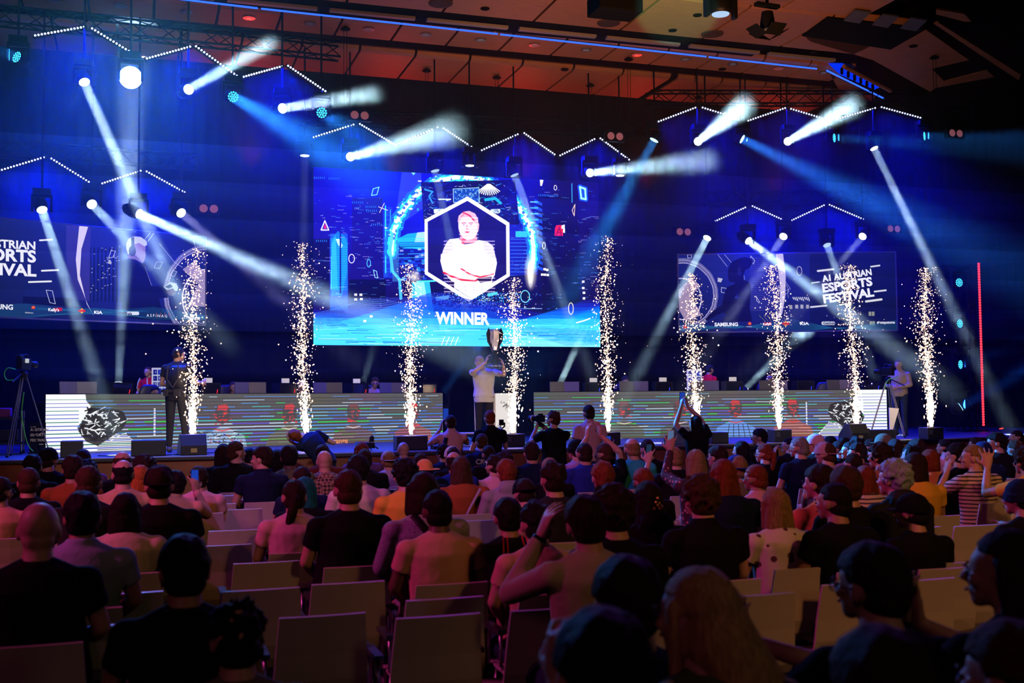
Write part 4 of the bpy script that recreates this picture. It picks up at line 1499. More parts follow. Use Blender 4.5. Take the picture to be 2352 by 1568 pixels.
def desk(pl, pr, left, label):
    """pl, pr ground points of the front, seen from the hall"""
    c = desk_canvas(left)
    im = c.image('desk_picture_' + ('a' if left else 'b'))
    zt = ZS + 1.03
    D = (pr - pl)
    L = D.length
    d = D.normalized()
    nb = Vector((-d.y, d.x, 0))                        # to the back
    e = empty('gaming_desk', Vector(((pl.x + pr.x) / 2, (pl.y + pr.y) / 2, ZS)), 0, label, 'desk')
    o = Vector(e.location)
    b = MB()
    q = [Vector((pl.x, pl.y, ZS)), Vector((pr.x, pr.y, ZS)), Vector((pr.x, pr.y, zt)), Vector((pl.x, pl.y, zt))]
    b.add([p - o for p in q], [(0, 1, 2, 3)])
    me = b.mesh('led_front', screen_mat('desk_led', im, 1.0))
    uv = me.uv_layers.new()
    for i, co in enumerate(((0, 0), (1, 0), (1, 1), (0, 1))):
        uv.data[i].uv = co
    inst('led_front', me, e)
    b = MB()
    R = Matrix((d, nb, Vector((0, 0, 1)))).transposed()
    b.box((pl + pr) / 2 * 1.0 + nb * .06 - Vector((o.x, o.y, 0)) + Vector((0, 0, .515 - 0)) - Vector((0, 0, (pl + pr).z / 2)), (L / 2, .055, .51), R)
    b.build('led_casing', BLACKM, e)
    b = MB()
    mid = Vector(((pl.x + pr.x) / 2, (pl.y + pr.y) / 2, 0)) - Vector((o.x, o.y, 0))
    b.box(mid + nb * .52 + Vector((0, 0, .85)), (L / 2, .40, .02), R)
    b.build('table_top', BLACKM, e)
    for k in (-1, -.33, .33, 1):
        MB().box(mid + nb * .75 + d * (L / 2 - .1) * k + Vector((0, 0, .415)), (.03, .03, .415), R).build('leg', BLACK, e)
    for k in range(int(L / .25)):                      # little clips along the top
        pass
    MB().box(mid + nb * .05 + Vector((0, 0, 1.035)), (L / 2, .04, .008), R).build('top_rail', BLACK, e)
    return e, d, nb, L, R


DL = [at(104, 1000, 20.0), at(1017, 1000, 25.0)]
DR = [at(1227, 1000, 25.0), at(2038.5, 1000, 25.7)]
for q_ in DL + DR:
    q_.z = 0
deskL = desk(DL[0], DL[1], True, 'long left gaming desk with a striped LED front, white at its left end')
deskR = desk(DR[0], DR[1], False, 'long right gaming desk with a striped LED front, white at its right end')
ORG = glow('letter_orange', (.95, .32, .15), .9)


def desk_text(dk, p0, px, py, s_, h, m):
    e, d, nb, L, R = dk
    r = ray(px, py)
    k = (p0 - CAMP).dot(nb) / r.dot(nb)
    p = CAMP + r * k - nb * .012
    RR = Matrix((d, Vector((0, 0, 1)), -nb)).transposed()
    text(s_, h, 'lettering', m, e, p - Vector(e.location), RR.to_euler(), bold=.003)


desk_text(deskL, DL[0], 757, 1018, 'orange', .15, ORG)

# ================================================================ people
def lerp(a, b, t):
    return a + (b - a) * t


def V3(*a):
    return Vector(a)


SIT = dict(pel=(0, -.02, .54), chest=(0, -.06, .98), neck=(0, -.03, 1.10), head=(0, .01, 1.205), hip=.10,
           kn=((-.13, .42, .50), (.13, .42, .50)), an=((-.13, .46, .10), (.13, .46, .10)), toe=((-.14, .62, .04), (.14, .62, .04)),
           sh=.185, el=((-.245, .0, .80), (.245, .0, .80)), wr=((-.12, .24, .66), (.12, .24, .66)), hd=((.0, .09, -.02), (.0, .09, -.02)))
STAND = dict(pel=(0, 0, .95), chest=(0, -.01, 1.35), neck=(0, .0, 1.49), head=(0, .03, 1.60), hip=.095,
             kn=((-.10, .02, .50), (.10, .02, .50)), an=((-.11, -.01, .09), (.11, -.01, .09)), toe=((-.13, .17, .03), (.13, .17, .03)),
             sh=.19, el=((-.25, -.02, 1.12), (.25, -.02, 1.12)), wr=((-.23, .08, .88), (.23, .08, .88)), hd=((0, .03, -.09), (0, .03, -.09)))


def pose(base, **kw):
    p = dict(base)
    p.update(kw)
    return p


def hand(b, w, d, n, side, curl=.35, k=1.):
    """palm, four unequal fingers and a thumb; d towards the fingers, n the palm side, side = +1/-1"""
    d = Vector(d).normalized()
    n = (Vector(n) - d * Vector(n).dot(d)).normalized()
    s = d.cross(n) * side
    b.loft([w - d * .01, w + d * .02 * k, w + d * .06 * k, w + d * .092 * k], [.024 * k, .034 * k, .043 * k, .036 * k], [.022 * k, .019 * k, .016 * k, .011 * k], s)
    for i, L in enumerate((.066, .077, .072, .056)):
        o = (-.033 + .0225 * i) * k
        a = w + d * .082 * k + s * -o
        sp = s * (-o * .35)
        m = a + (d * math.cos(curl) + n * math.sin(curl)) * L * .52 * k + sp
        e = m + (d * math.cos(curl * 2.1) + n * math.sin(curl * 2.1)) * L * .5 * k + sp * .5
        b.cap(a, m, .0092 * k, .0085 * k, 7)
        b.cap(m, e, .0085 * k, .007 * k, 7)
    a = w + d * .022 * k + s * .028 * k
    m = a + (d * .5 + s * .75 + n * .3).normalized() * .042 * k
    e = m + (d * .85 + s * .25 + n * (.2 + curl * .5)).normalized() * .034 * k
    b.cap(a, m, .012 * k, .0105 * k, 7)
    b.cap(m, e, .0105 * k, .008 * k, 7)


def head_rot(P):
    hy, hp, hr = P.get('yaw', 0), P.get('pitch', 0), P.get('roll', 0)
    return Matrix.Rotation(hy, 3, 'Z') @ Matrix.Rotation(hp, 3, 'X') @ Matrix.Rotation(hr, 3, 'Y')


def head_parts(b, c, R, k=1.):
    def E(p, r, n=12, m=8):
        b.ell(c + R @ (Vector(p) * k), [x * k for x in r], n, m, R)
    E((0, -.012, .022), (.079, .097, .092), 18, 12)
    E((0, .035, -.02), (.062, .058, .078))
    E((0, .048, .022), (.060, .046, .045))
    E((0, .068, -.080), (.030, .026, .024))
    E((0, .052, -.062), (.047, .040, .034))
    E((0, -.04, -.035), (.066, .062, .055))
    b.cap(c + R @ Vector((0, .09, .012)) * k, c + R @ Vector((0, .112, -.022)) * k, .009 * k, .014 * k, 8)
    E((0, .093, -.056), (.021, .010, .009))
    for s in (-1, 1):
        E((s * .079, -.002, -.012), (.010, .021, .032))
        E((s * .036, .078, -.022), (.022, .018, .018))


def spine(P):
    """points and frames of the trunk"""
    return Vector(P['pel']), Vector(P['chest']), Vector(P['neck']), Vector(P['head'])


def trunk(b, P, g=0., fat=1., low=-.10):
    pel, ch, nk, hd = spine(P)
    sd = Vector(P.get('side', (1, 0, 0)))
    up = (ch - pel).normalized()
    W = P.get('wide', 1.)
    pts = [pel + up * low, pel, lerp(pel, ch, .35), lerp(pel, ch, .7), ch, lerp(ch, nk, .45), lerp(ch, nk, .80)]
    rx = [(.150 + g) * fat, (.172 + g) * fat, (.155 + g) * fat, (.175 + g) * W, (.185 + g) * W, (.150 + g) * W, .078 + g]
    ry = [(.110 + g) * fat, (.128 + g) * fat, (.112 + g) * fat, (.122 + g), (.118 + g), (.088 + g), .062 + g]
    b.loft(pts, rx, ry, sd, 18)


def shoulders(P):
    ch, nk = Vector(P['chest']), Vector(P['neck'])
    sd = Vector(P.get('side', (1, 0, 0)))
    W = P.get('wide', 1.)
    c = lerp(ch, nk, .16)
    raise_ = P.get('raise_', (0, 0))
    return [c + sd * s * P['sh'] * W + Vector((0, 0, raise_[i])) for i, s in enumerate((-1, 1))]


def build_body(P, key, voxel=.011, fat=1., detail=False, k=1., legs=True):
    b = MB()
    pel, ch, nk, hd = spine(P)
    trunk(b, P, -.006, fat)
    R = head_rot(P)
    base = R @ Vector((0, -.02, -.045)) + hd
    b.loft([lerp(ch, nk, .5), nk, lerp(nk, base, .6), base], [.078, .062, .056, .054], [.07, .060, .058, .056], P.get('side', (1, 0, 0)), 14)
    head_parts(b, hd, R)
    S = shoulders(P)
    for i, s in enumerate((-1, 1)):
        el, wr = Vector(P['el'][i]), Vector(P['wr'][i])
        b.ell(S[i], (.062, .062, .058), 12, 8)
        b.cap(S[i], el, .050, .038)
        b.cap(el, lerp(el, wr, .3), .038, .040)
        b.cap(lerp(el, wr, .3), wr, .040, .026)
        b.cap(lerp(ch, nk, .25), S[i], .06, .055)
        n = P.get('pn', ((1, 0, 0), (-1, 0, 0)))[i]
        hand(b, wr, P['hd'][i], n, P.get('hs', (1, -1))[i], P.get('curl', (.35, .35))[i], 1.08 if detail else 1.15)
        if legs:
            hp = pel + Vector(P.get('side', (1, 0, 0))) * s * P['hip']
            kn, an = Vector(P['kn'][i]), Vector(P['an'][i])
            b.cap(hp, kn, .080, .052)
            b.cap(kn, lerp(kn, an, .3), .052, .052)
            b.cap(lerp(kn, an, .3), an, .050, .034)
    return remesh(b, key, voxel, 4)


def build_shirt(P, key, sleeve=.55, voxel=.012, fat=1., hood=False, low=-.08, folds=.0, collar=False, loose=0.):
    b = MB()
    pel, ch, nk, hd = spine(P)
    trunk(b, P, .010 + loose, fat, low)
    S = shoulders(P)
    for i, s in enumerate((-1, 1)):
        el, wr = Vector(P['el'][i]), Vector(P['wr'][i])
        b.ell(S[i], (.070, .070, .064), 12, 8)
        b.cap(lerp(ch, nk, .25), S[i], .066, .062)
        b.cap(lerp(ch, nk, .80), lerp(lerp(ch, nk, .5), S[i], .8), .052, .05)
        if sleeve <= 0:
            continue
        if sleeve < 1:
            e = lerp(S[i], el, max(.1, sleeve))
            d = (el - S[i]).normalized()
            b.loft([S[i], lerp(S[i], e, .5), e, e + d * .004], [.064, .062 + loose, .060 + loose, .03], [.064, .062 + loose, .060 + loose, .03], None, 14)
        else:
            b.cap(S[i], el, .062 + loose, .052 + loose)
            b.cap(el, lerp(el, wr, .92), .052 + loose, .038 + loose * .5)
    if collar or hood:
        b.loft([lerp(ch, nk, .7), nk + Vector((0, -.005, .012))], [.085, .070], [.08, .072], P.get('side', (1, 0, 0)), 16)
    if hood:
        c = nk + Vector((0, -.085, -.03))
        b.ell(c, (.115, .05, .075), 14, 8)
        b.ell(c + Vector((0, .03, .045)), (.10, .06, .035), 14, 8)
    if folds:
        rr = random.Random(len(key))
        for _ in range(10):
            p = lerp(pel, ch, rr.random()) + Vector((rr.uniform(-.13, .13), -.118 * fat, 0))
            b.cap(p, p + Vector((rr.uniform(-.07, .07), 0, rr.uniform(-.08, .08))), .014, .006, 6)
    return remesh(b, key, voxel, 5)


def build_trousers(P, key, voxel=.014, fat=1., short=False, loose=0.):
    b = MB()
    pel = Vector(P['pel'])
    sd = Vector(P.get('side', (1, 0, 0)))
    up = (Vector(P['chest']) - pel).normalized()
    b.loft([pel - up * .11, pel - up * .02, pel + up * .07], [.155 * fat, .182 * fat, .168 * fat], [.12 * fat, .135 * fat, .124 * fat], sd, 16)
    for i, s in enumerate((-1, 1)):
        hp = pel + sd * s * P['hip'] - up * .03
        kn, an = Vector(P['kn'][i]), Vector(P['an'][i])
        b.cap(hp, kn, .096, .068 + loose)
        if not short:
            b.cap(kn, lerp(kn, an, .94), .066 + loose, .052 + loose)
    return remesh(b, key, voxel, 5)


def build_shoes(P, key):
    b = MB()
    for i in (0, 1):
        an, toe = Vector(P['an'][i]), Vector(P['toe'][i])
        f = (toe - an)
        f.z = 0
        h = Vector((an.x, an.y, an.z - .045)) - f * .25
        b.cap(h, Vector((toe.x, toe.y, toe.z + .004)), .042, .036)
        b.cap(an + Vector((0, 0, -.02)), h, .044, .045)
    return remesh(b, key, .012, 3)


def hair_mesh(kind):
    """hair around a head whose centre is the origin, facing +Y"""
    b = MB()
    noise_a, fr = .0035, 38
    r = (.084, .103, .100)
    if kind == 'messy':
        noise_a, fr, r = .016, 16, (.090, .108, .110)
    elif kind == 'spiky':
        noise_a, fr, r = .026, 34, (.088, .106, .108)
    elif kind == 'curly':
        noise_a, fr, r = .017, 30, (.103, .120, .117)
    elif kind == 'thick':
        noise_a, fr, r = .006, 22, (.093, .111, .109)
    elif kind == 'fringe':
        r = (.082, .100, .098)
    bm = bmesh.new()
    bmesh.ops.create_icosphere(bm, subdivisions=4, radius=1)
    c0 = Vector((0, -.012, .022))
    for v in bm.verts:
        n = v.co.copy()
        p = Vector((n.x * r[0], n.y * r[1], n.z * r[2]))
        q = noise.noise(n * fr * .12 + Vector((3.1, 1.7, .4))) + .5 * noise.noise(n * fr * .3)
        p *= 1 + noise_a / .09 * q * 1.4
        z, y = p.z, p.y
        inside = 0.
        # keep the face free
        line = .028 if kind != 'thick' else .015
        if y > .045 and z < line + .3 * (y - .045):
            inside = 1
        if y > -.005 and z < -.028:
            inside = 1
        lowz = -.078 if kind != 'thick' else -.09
        if z < lowz:
            inside = 1
        if abs(n.x) > .75 and -.05 < y and z < -.01:
            inside = .6
        if kind == 'fringe':                          # bald on the top
            if n.z > .42 and n.y > -.86:
                inside = 1
        if inside:
            p *= lerp(1, .72, inside)
        v.co = c0 + p
    me = bpy.data.meshes.new('h')
    bm.to_mesh(me)
    bm.free()
    if kind == 'fringe':
        b.ell((0, -.05, -.032), (.073, .064, .052), 14, 9)
    else:
        b.ell((0, -.047, -.034), (.075, .070, .060), 14, 9)
    vs = [tuple(v.co) for v in me.vertices]
    fs = [tuple(p.vertices) for p in me.polygons]
    bpy.data.meshes.remove(me)
    b.add(vs, fs)
    if kind in ('long', 'ponytail', 'bob', 'halfup', 'verylong', 'bun', 'sidelong', 'flow'):
        if kind in ('long', 'verylong', 'halfup', 'sidelong'):
            L = .46 if kind == 'verylong' else (.30 if kind != 'halfup' else .24)
            sx = .03 if kind == 'sidelong' else 0.
            pts = [Vector((0, -.02, .07)), Vector((0, -.035, .0)), Vector((0, -.045, -.08)), Vector((sx, -.06, -.16)), Vector((sx * 2, -.085, -.12 - L * .55)), Vector((sx * 3.4, -.085, -.10 - L * .9))]
            b.loft(pts, [.06, .088, .098, .105, .105, .075], [.05, .075, .07, .055, .04, .02], (1, 0, 0), 18)
            for s in (-1, 1):
                b.cap((s * .075, .0, .03), (s * .085, -.015, -.12), .022, .02, 8)
        elif kind == 'flow':
            b.loft([Vector((0, -.02, .06)), Vector((.01, -.05, -.04)), Vector((.05, -.09, -.14)), Vector((.12, -.12, -.25)), Vector((.20, -.13, -.36)), Vector((.27, -.12, -.46))], [.075, .098, .11, .12, .12, .06], [.07, .085, .075, .06, .05, .02], (1, 0, 0), 18)
            b.cap((-.078, .01, .03), (-.085, -.0, -.16), .022, .016, 8)
        elif kind == 'bob':
            b.loft([Vector((0, -.02, .06)), Vector((0, -.03, -.03)), Vector((0, -.035, -.11)), Vector((0, -.04, -.14))], [.07, .092, .10, .085], [.06, .085, .078, .055], (1, 0, 0), 18)
            for s in (-1, 1):
                b.cap((s * .078, .01, .03), (s * .086, .005, -.11), .024, .024, 8)
        elif kind == 'ponytail':
            b.loft([Vector((0, -.10, .03)), Vector((-.01, -.145, .0)), Vector((-.03, -.15, -.09)), Vector((-.055, -.135, -.19)), Vector((-.07, -.13, -.24))], [.02, .032, .036, .028, .01], [.02, .03, .032, .022, .008], (1, 0, 0), 12)
        elif kind == 'bun':
            b.ell((0, -.09, .075), (.045, .042, .042), 12, 8)
        return remesh(b, 'hair_' + kind, .0065, 3)
    return remesh(b, 'hair_' + kind, .006, 1) if kind in ('curly', 'messy', 'spiky') else remesh(b, 'hair_' + kind, .006, 2)


def cap_mesh(kind):
    b = MB()
    n = 20
    R_ = [(0, .126), (.035, .121), (.065, .102), (.085, .07), (.093, .035), (.096, .012), (.097, .005)]
    pts = [Vector((0, -.012, z)) for r, z in R_][::-1]
    rx = [max(.004, r) * 1.0 for r, z in R_][::-1]
    b.loft(pts, [r * .98 for r in rx], [r * 1.18 for r in rx], (1, 0, 0), n)
    if kind in ('cap', 'flatcap'):
        L = .075 if kind == 'cap' else .05
        P = []
        for i in range(13):
            a = math.radians(15 + 150 * i / 12)
            P.append((.078 * math.cos(a) * 1.02, .055 + (L + .05) * math.sin(a) ** .8))
        P += [(-.06, .05), (.06, .05)]
        b.prism(P, .006, .014)
    if kind == 'hat':
        P = [(.17 * math.cos(2 * math.pi * i / 28), -.012 + .19 * math.sin(2 * math.pi * i / 28)) for i in range(28)]
        b.prism(P, .012, .02)
    if kind == 'beanie':
        b.loft([Vector((0, -.012, -.02)), Vector((0, -.012, .03))], [.098, .1], [.114, .116], (1, 0, 0), n)
    return remesh(b, 'cap_' + kind, .0055, 2)


_hc, _cc, _bc = {}, {}, {}
SKIN = {'l': mat('skin_light', (.62, .36, .27), .5, bump=.05, bscale=60), 'm': mat('skin_mid', (.45, .24, .16), .5), 'd': mat('skin_dark', (.16, .08, .05), .5)}
HAIRC = {'black': (.012, .010, .010), 'dark': (.028, .017, .012), 'brown': (.07, .035, .018), 'red': (.22, .05, .02), 'light': (.30, .19, .08), 'blond': (.55, .36, .16), 'grey': (.25, .24, .24), 'teal': (.01, .16, .17), 'ginger': (.45, .14, .03), 'silver': (.35, .45, .5)}  # silver: blond hair with the cyan stage light put into its colour


def hair_mat(c):
    return mat('hair_' + c, HAIRC[c], .6, spec=.1, bump=.6, bscale=26, stretch=(6, 6, 1), var=.35, vscale=20)


SHOE = mat('shoe', (.05, .05, .055), .5)
FRAME = mat('glasses_frame', (.02, .02, .02), .3)
EYE = mat('eye_dark', (.02, .015, .012), .2)
BROW = mat('brow', (.06, .03, .02), .7)
LIP = mat('lip', (.42, .12, .11), .5)


def cloth(name, col, **kw):
    return mat('cloth_' + name, col, .85, bump=.35, bscale=14, var=kw.pop('var', .08), vscale=6, spec=.06, **kw)


CL = {
    'black': cloth('black', (.010, .010, .012)), 'navy': cloth('navy', (.012, .018, .06)), 'white': cloth('white', (.78, .74, .70)),
    'cream': cloth('cream', (.7, .62, .5)), 'tan': cloth('tan', (.6, .42, .24)), 'salmon': cloth('salmon', (.72, .40, .32)), 'pink': cloth('pink', (.75, .42, .50)),
    'grey': cloth('grey', (.32, .32, .34)), 'lilac': cloth('lilac', (.5, .42, .62)), 'maroon': cloth('maroon', (.16, .03, .02)), 'yellow': cloth('yellow', (.85, .48, .06)),
    'orange': cloth('orange', (.85, .40, .12)), 'rust': cloth('rust', (.35, .10, .03)), 'turquoise': cloth('turquoise', (.04, .45, .55)), 'blue': cloth('blue', (.02, .04, .30)),
    'lightblue': cloth('lightblue', (.34, .40, .55)), 'beige': cloth('beige', (.52, .42, .30)), 'olive': cloth('olive', (.16, .15, .09)), 'purple': cloth('purple', (.18, .10, .28)),
    'red': cloth('red', (.75, .012, .025)), 'jeans': cloth('jeans', (.03, .05, .10)), 'charcoal': cloth('charcoal', (.03, .03, .035)), 'green': cloth('green', (.06, .22, .04)),
}


def patterned(name, base, spots, scale, kind='spots'):
    m = mat('cloth_' + name, base, .85)
    nt = m.node_tree
    b = nt.nodes['Principled BSDF']
    tc = nt.nodes.new('ShaderNodeTexCoord')
    if kind == 'stripes':
        w = nt.nodes.new('ShaderNodeTexWave')
        w.bands_direction = 'Z'
        w.inputs['Scale'].default_value = scale
        w.inputs['Distortion'].default_value = 1.2
        src = w.outputs[0]
    elif kind == 'diamond':
        w = nt.nodes.new('ShaderNodeTexChecker')
        w.inputs['Scale'].default_value = scale
        mp = nt.nodes.new('ShaderNodeMapping')
        mp.inputs['Rotation'].default_value = (0, math.radians(45), 0)
        nt.links.new(tc.outputs['Object'], mp.inputs[0])
        nt.links.new(mp.outputs[0], w.inputs['Vector'])
        src = w.outputs[1]
    else:
        w = nt.nodes.new('ShaderNodeTexVoronoi')
        w.inputs['Scale'].default_value = scale
        src = w.outputs['Distance']
    if kind != 'diamond':
        nt.links.new(tc.outputs['Object'], w.inputs['Vector'])
    r = nt.nodes.new('ShaderNodeValToRGB')
    r.color_ramp.interpolation = 'CONSTANT'
    r.color_ramp.elements[0].color = (*spots, 1)
    r.color_ramp.elements[1].color = (*base, 1)
    r.color_ramp.elements[1].position = .3
    nt.links.new(src, r.inputs[0])
    nt.links.new(r.outputs[0], b.inputs['Base Color'])
    CL[name] = m


patterned('floral_red', (.06, .02, .03), (.6, .25, .25), 22)
patterned('floral_white', (.72, .66, .58), (.10, .03, .04), 14)
patterned('striped', (.75, .62, .5), (.05, .04, .06), 9, 'stripes')
patterned('diamond', (.42, .26, .18), (.06, .04, .04), 34, 'diamond')
patterned('speckled', (.34, .32, .42), (.12, .12, .18), 90)
patterned('camo', (.55, .32, .38), (.25, .12, .2), 20)
patterned('green_floral', (.05, .08, .03), (.45, .45, .25), 16)


def glasses_mesh():
    b = MB()
    for s in (-1, 1):
        b.loft([Vector((s * .034, .103, -.006)) + Vector((.02 * math.cos(a) * 1., 0, .016 * math.sin(a))) for a in [math.pi * 2 * i / 12 for i in range(13)]], [.0025] * 13, [.0025] * 13, None, 5)
        b.tube([(s * .055, .1, -.004), (s * .085, .07, -.002), (s * .086, .0, .0)], .0025, 5)
    b.tube([(-.014, .105, -.004), (.014, .105, -.004)], .0025, 5)
    return b.mesh('glasses', FRAME, True)


GLM = glasses_mesh()


def eyes_mesh():
    b = MB()
    return [MB().ell((s * .033, .098, -.004), (.010, .006, .0055), 8, 5).mesh('eye', EYE, True) for s in (-1, 1)]


def brow_mesh():
    b = MB()
    return [MB().tube([(s * .018, .106, .012), (s * .034, .104, .017), (s * .052, .092, .012)], .0035, 5).mesh('eyebrow', BROW, True) for s in (-1, 1)]


def lips_mesh():
    return MB().ell((0, .104, -.055), (.019, .005, .0055), 10, 6).mesh('mouth', LIP, True)


EYM, BRM, LPM = eyes_mesh(), brow_mesh(), lips_mesh()
PHM = MB()
PHM.box((0, 0, 0), (.037, .0045, .076))
PHM = PHM.mesh('case', BLACK)
PHS = MB().box((0, -.0052, 0), (.033, .0006, .07)).mesh('display', None)


def phone(loc, rz, tilt, lit, label, parent_m=None, k=1.):
    e = empty('smartphone', loc, 0, label, 'phone')
    e.rotation_euler = (tilt, 0, rz)
    inst('case', PHM, e, m=parent_m or BLACK, scale=(k,) * 3)
    inst('display', PHS, e, m=lit, scale=(k,) * 3)
    return e


PHL = glow('phone_display', (.02, .08, .7), .55)
PHD = glow('phone_display_dim', (.02, .05, .12), .6)
PHW = glow('phone_display_pale', (.2, .35, .7), .4)


def person(loc, rz, P, key, label, shirt='black', hair='short', hc='dark', skin='l', trousers='jeans', cap=None, capc='black', capback=False, sleeve=.55,
           scale=1., glasses=False, face=False, fat=1., hood=False, folds=0., collar=False, group=None, voxel=.011, loose=0., shoes=True, low=-.08, cat='person'):
    ck = (key, fat)
    if ck not in _bc:
        _bc[ck] = build_body(P, 'body_' + key, voxel, fat)
    e = bpy.data.objects.new('person', _bc[ck])
    COL.objects.link(e)
    e.location = loc
    e.rotation_euler = (0, 0, rz)
    e.scale = (scale, scale, scale)
    tag(e, label, cat, group)
    me = e.data
    if not me.materials:
        me.materials.append(SKIN['l'])
    e.material_slots[0].link = 'OBJECT'
    e.material_slots[0].material = SKIN[skin]
    sk = (key, fat, sleeve, hood, collar, loose, low)
    if sk not in _bc:
        _bc[sk] = build_shirt(P, 'shirt_' + key, sleeve, min(.012, voxel * 1.15), fat, hood, low, folds, collar, loose)
    inst({1: 'jumper', 0: 'vest'}.get(sleeve, 'shirt'), _bc[sk], e, m=CL[shirt])
    tk = (key, fat, 'tr')
    if tk not in _bc:
        _bc[tk] = build_trousers(P, 'trousers_' + key, .014, fat)
    inst('trousers', _bc[tk], e, m=CL[trousers])
    if shoes:
        hk = (key, 'sh')
        if hk not in _bc:
            _bc[hk] = build_shoes(P, 'shoes_' + key)
        inst('shoes', _bc[hk], e, m=SHOE)
    R = head_rot(P).to_euler()
    hp = Vector(P['head'])
    if hair != 'bald':
        if hair not in _hc:
            _hc[hair] = hair_mesh(hair)
        inst('hair', _hc[hair], e, hp, R, m=hair_mat(hc))
    if cap:
        if cap not in _cc:
            _cc[cap] = cap_mesh(cap)
        Rc = head_rot(P) @ Matrix.Rotation(math.pi if capback else 0, 3, 'Z')
        inst('hat' if cap == 'hat' else 'cap', _cc[cap], e, hp, Rc.to_euler(), m=CL[capc])
    if glasses:
        inst('glasses', GLM, e, hp, R)
    if face:
        for k in (0, 1):
            inst('eye', EYM[k], e, hp, R)
            inst('eyebrow', BRM[k], e, hp, R)
        inst('mouth', LPM, e, hp, R)
    return e

# ================================================================ people and things on the stage
def ground(px, py, d, z=ZS):
    p = at(px, py, d)
    return Vector((p.x, p.y, z))


# winner lifting the trophy: facing the hall
WIN = pose(STAND, pel=(0, 0, .90), chest=(0, -.02, 1.29), neck=(.02, -.02, 1.42), head=(.085, .02, 1.53), pitch=.25, yaw=-.2, roll=-.12, raise_=(.03, .03),
           el=((-.38, .15, 1.29), (.20, .30, 1.34)), wr=((-.36, .27, 1.47), (-.035, .33, 1.52)), hd=((.3, .05, 1), (-.25, .0, 1.)), pn=((1, 0, 0), (-1, 0, 0)), hs=(1, -1), curl=(.5, .5), wide=1.1)
wp = ground(1112, 1000, 22.7)
RZW = math.pi + .05
winner = person(wp, RZW, WIN, 'winner', 'person in pale grey T-shirt and black trousers lifting a trophy overhead', 'white', 'thick', 'blond', face=True, trousers='charcoal', fat=1.12, voxel=.0075, folds=1, scale=1.06, low=-.13)
# dark yoke on the shirt and stripe on the trousers
b = MB()
b.tube([(.178, .0, .88), (.172, .03, .5), (.16, .0, .12)], .010, 6)
b.build('stripe', CL['white'], winner)
# trophy
S2W = Matrix.LocRotScale(wp, Matrix.Rotation(RZW, 3, 'Z').to_quaternion(), Vector((1.06,) * 3))
tw = S2W @ Vector((-.205, .30, 1.42))
e = empty('trophy', tw, RZW, 'tall faceted black and silver trophy held up by the winner', 'trophy')
TB = mat('trophy_black', (.03, .03, .035), .25, .6)
TS = mat('trophy_silver', (.75, .75, .85), .22, .85)
b = MB()
b.loft([(0, 0, -.02), (0, 0, .0), (0, 0, .07), (0, 0, .08)], [.13, .145, .15, .13], [.13, .145, .15, .13], None, 22)
b.build('foot', TB, e, True)
MB().loft([(0, 0, .02), (0, 0, .045)], [.152, .1525], [.152, .1525], None, 22).build('foot_band', TS, e, True)
MB().loft([(0, 0, .08), (0, 0, .16), (0, 0, .24), (0, 0, .30), (0, 0, .34)], [.12, .10, .06, .05, .07], [.12, .10, .06, .05, .07], None, 7).build('stem', TB, e)
MB().loft([(0, 0, .32), (0, 0, .42), (0, 0, .56), (.0, 0, .72), (.0, 0, .76)], [.06, .10, .12, .13, .12], [.05, .08, .10, .10, .09], None, 9).build('cup', TS, e)
for s in (-1, 1):
    MB().add([Vector(p) for p in ((s * .05, -.06, .34), (s * .15, -.05, .52), (s * .17, -.04, .68), (s * .12, -.06, .80), (s * .085, -.07, .66), (s * .07, -.075, .5),
                                  (s * .05, .06, .34), (s * .15, .05, .52), (s * .17, .04, .68), (s * .12, .06, .80), (s * .085, .07, .66), (s * .07, .075, .5))],
             [(0, 1, 2, 3, 4, 5), (11, 10, 9, 8, 7, 6)] + [(i, (i + 1) % 6, 6 + (i + 1) % 6, 6 + i) for i in range(6)]).build('wing', TB, e)

# podium
pp = ground(1160, 1000, 22.9)
e = empty('podium', pp, A * .3, 'white lectern with a small crest and a red foot beside the winner', 'lectern')
b = MB()
b.box((0, 0, .56), (.21, .2, .44))
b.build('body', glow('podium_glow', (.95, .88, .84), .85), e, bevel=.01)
MB().box((-.225, 0, .5), (.02, .2, .5)).build('side_panel', WHITE, e)
MB().box((0, 0, .06), (.21, .2, .06)).build('foot', mat('podium_red', (.8, .05, .05), .5, 0, (.8, .06, .05), .6), e)
rr = random.Random(4)
b = MB()
for _ in range(26):
    x, z = rr.gauss(0, .045), rr.gauss(0, .055)
    b.box((x, -.203, .74 + z), (rr.uniform(.008, .03), .003, .004), Matrix.Rotation(rr.uniform(-1.2, 1.2), 3, 'Y'))
b.build('crest', BLACKM, e)

# camera person in black with his back to us, left
CMN = pose(STAND, pel=(0, 0, .95), chest=(-.01, .03, 1.36), neck=(-.01, .05, 1.50), head=(.0, .08, 1.60), yaw=-.75, pitch=-.3,
           el=((-.27, .02, 1.12), (.28, .12, 1.14)), wr=((-.12, .3, 1.1), (.26, .38, 1.14)), hd=((.5, .5, 0), (.2, .9, .1)), kn=((-.12, .03, .5), (.13, .03, .5)), an=((-.12, 0, .09), (.19, -.02, .09)), toe=((-.17, .15, .03), (.27, .12, .03)), wide=1.08)
cp = ground(404, 1030, 19.9)
cman = person(cp, A - .5, CMN, 'cameraman', 'person in black T-shirt, vest and black trousers standing by the left sparks', 'charcoal', 'short', 'dark', trousers='charcoal', fat=1.02, voxel=.009, face=True, scale=1.07)
b = MB()
b.loft([(0.01, 0, 1.0), (.015, .01, 1.2), (.03, .03, 1.36), (.03, .03, 1.42)], [.185, .175, .19, .15], [.15, .14, .14, .11], (1, 0, 0), 18)
b.build('tool_vest', mat('vest_black', (.008, .008, .01), .6), cman, True)
b = MB()
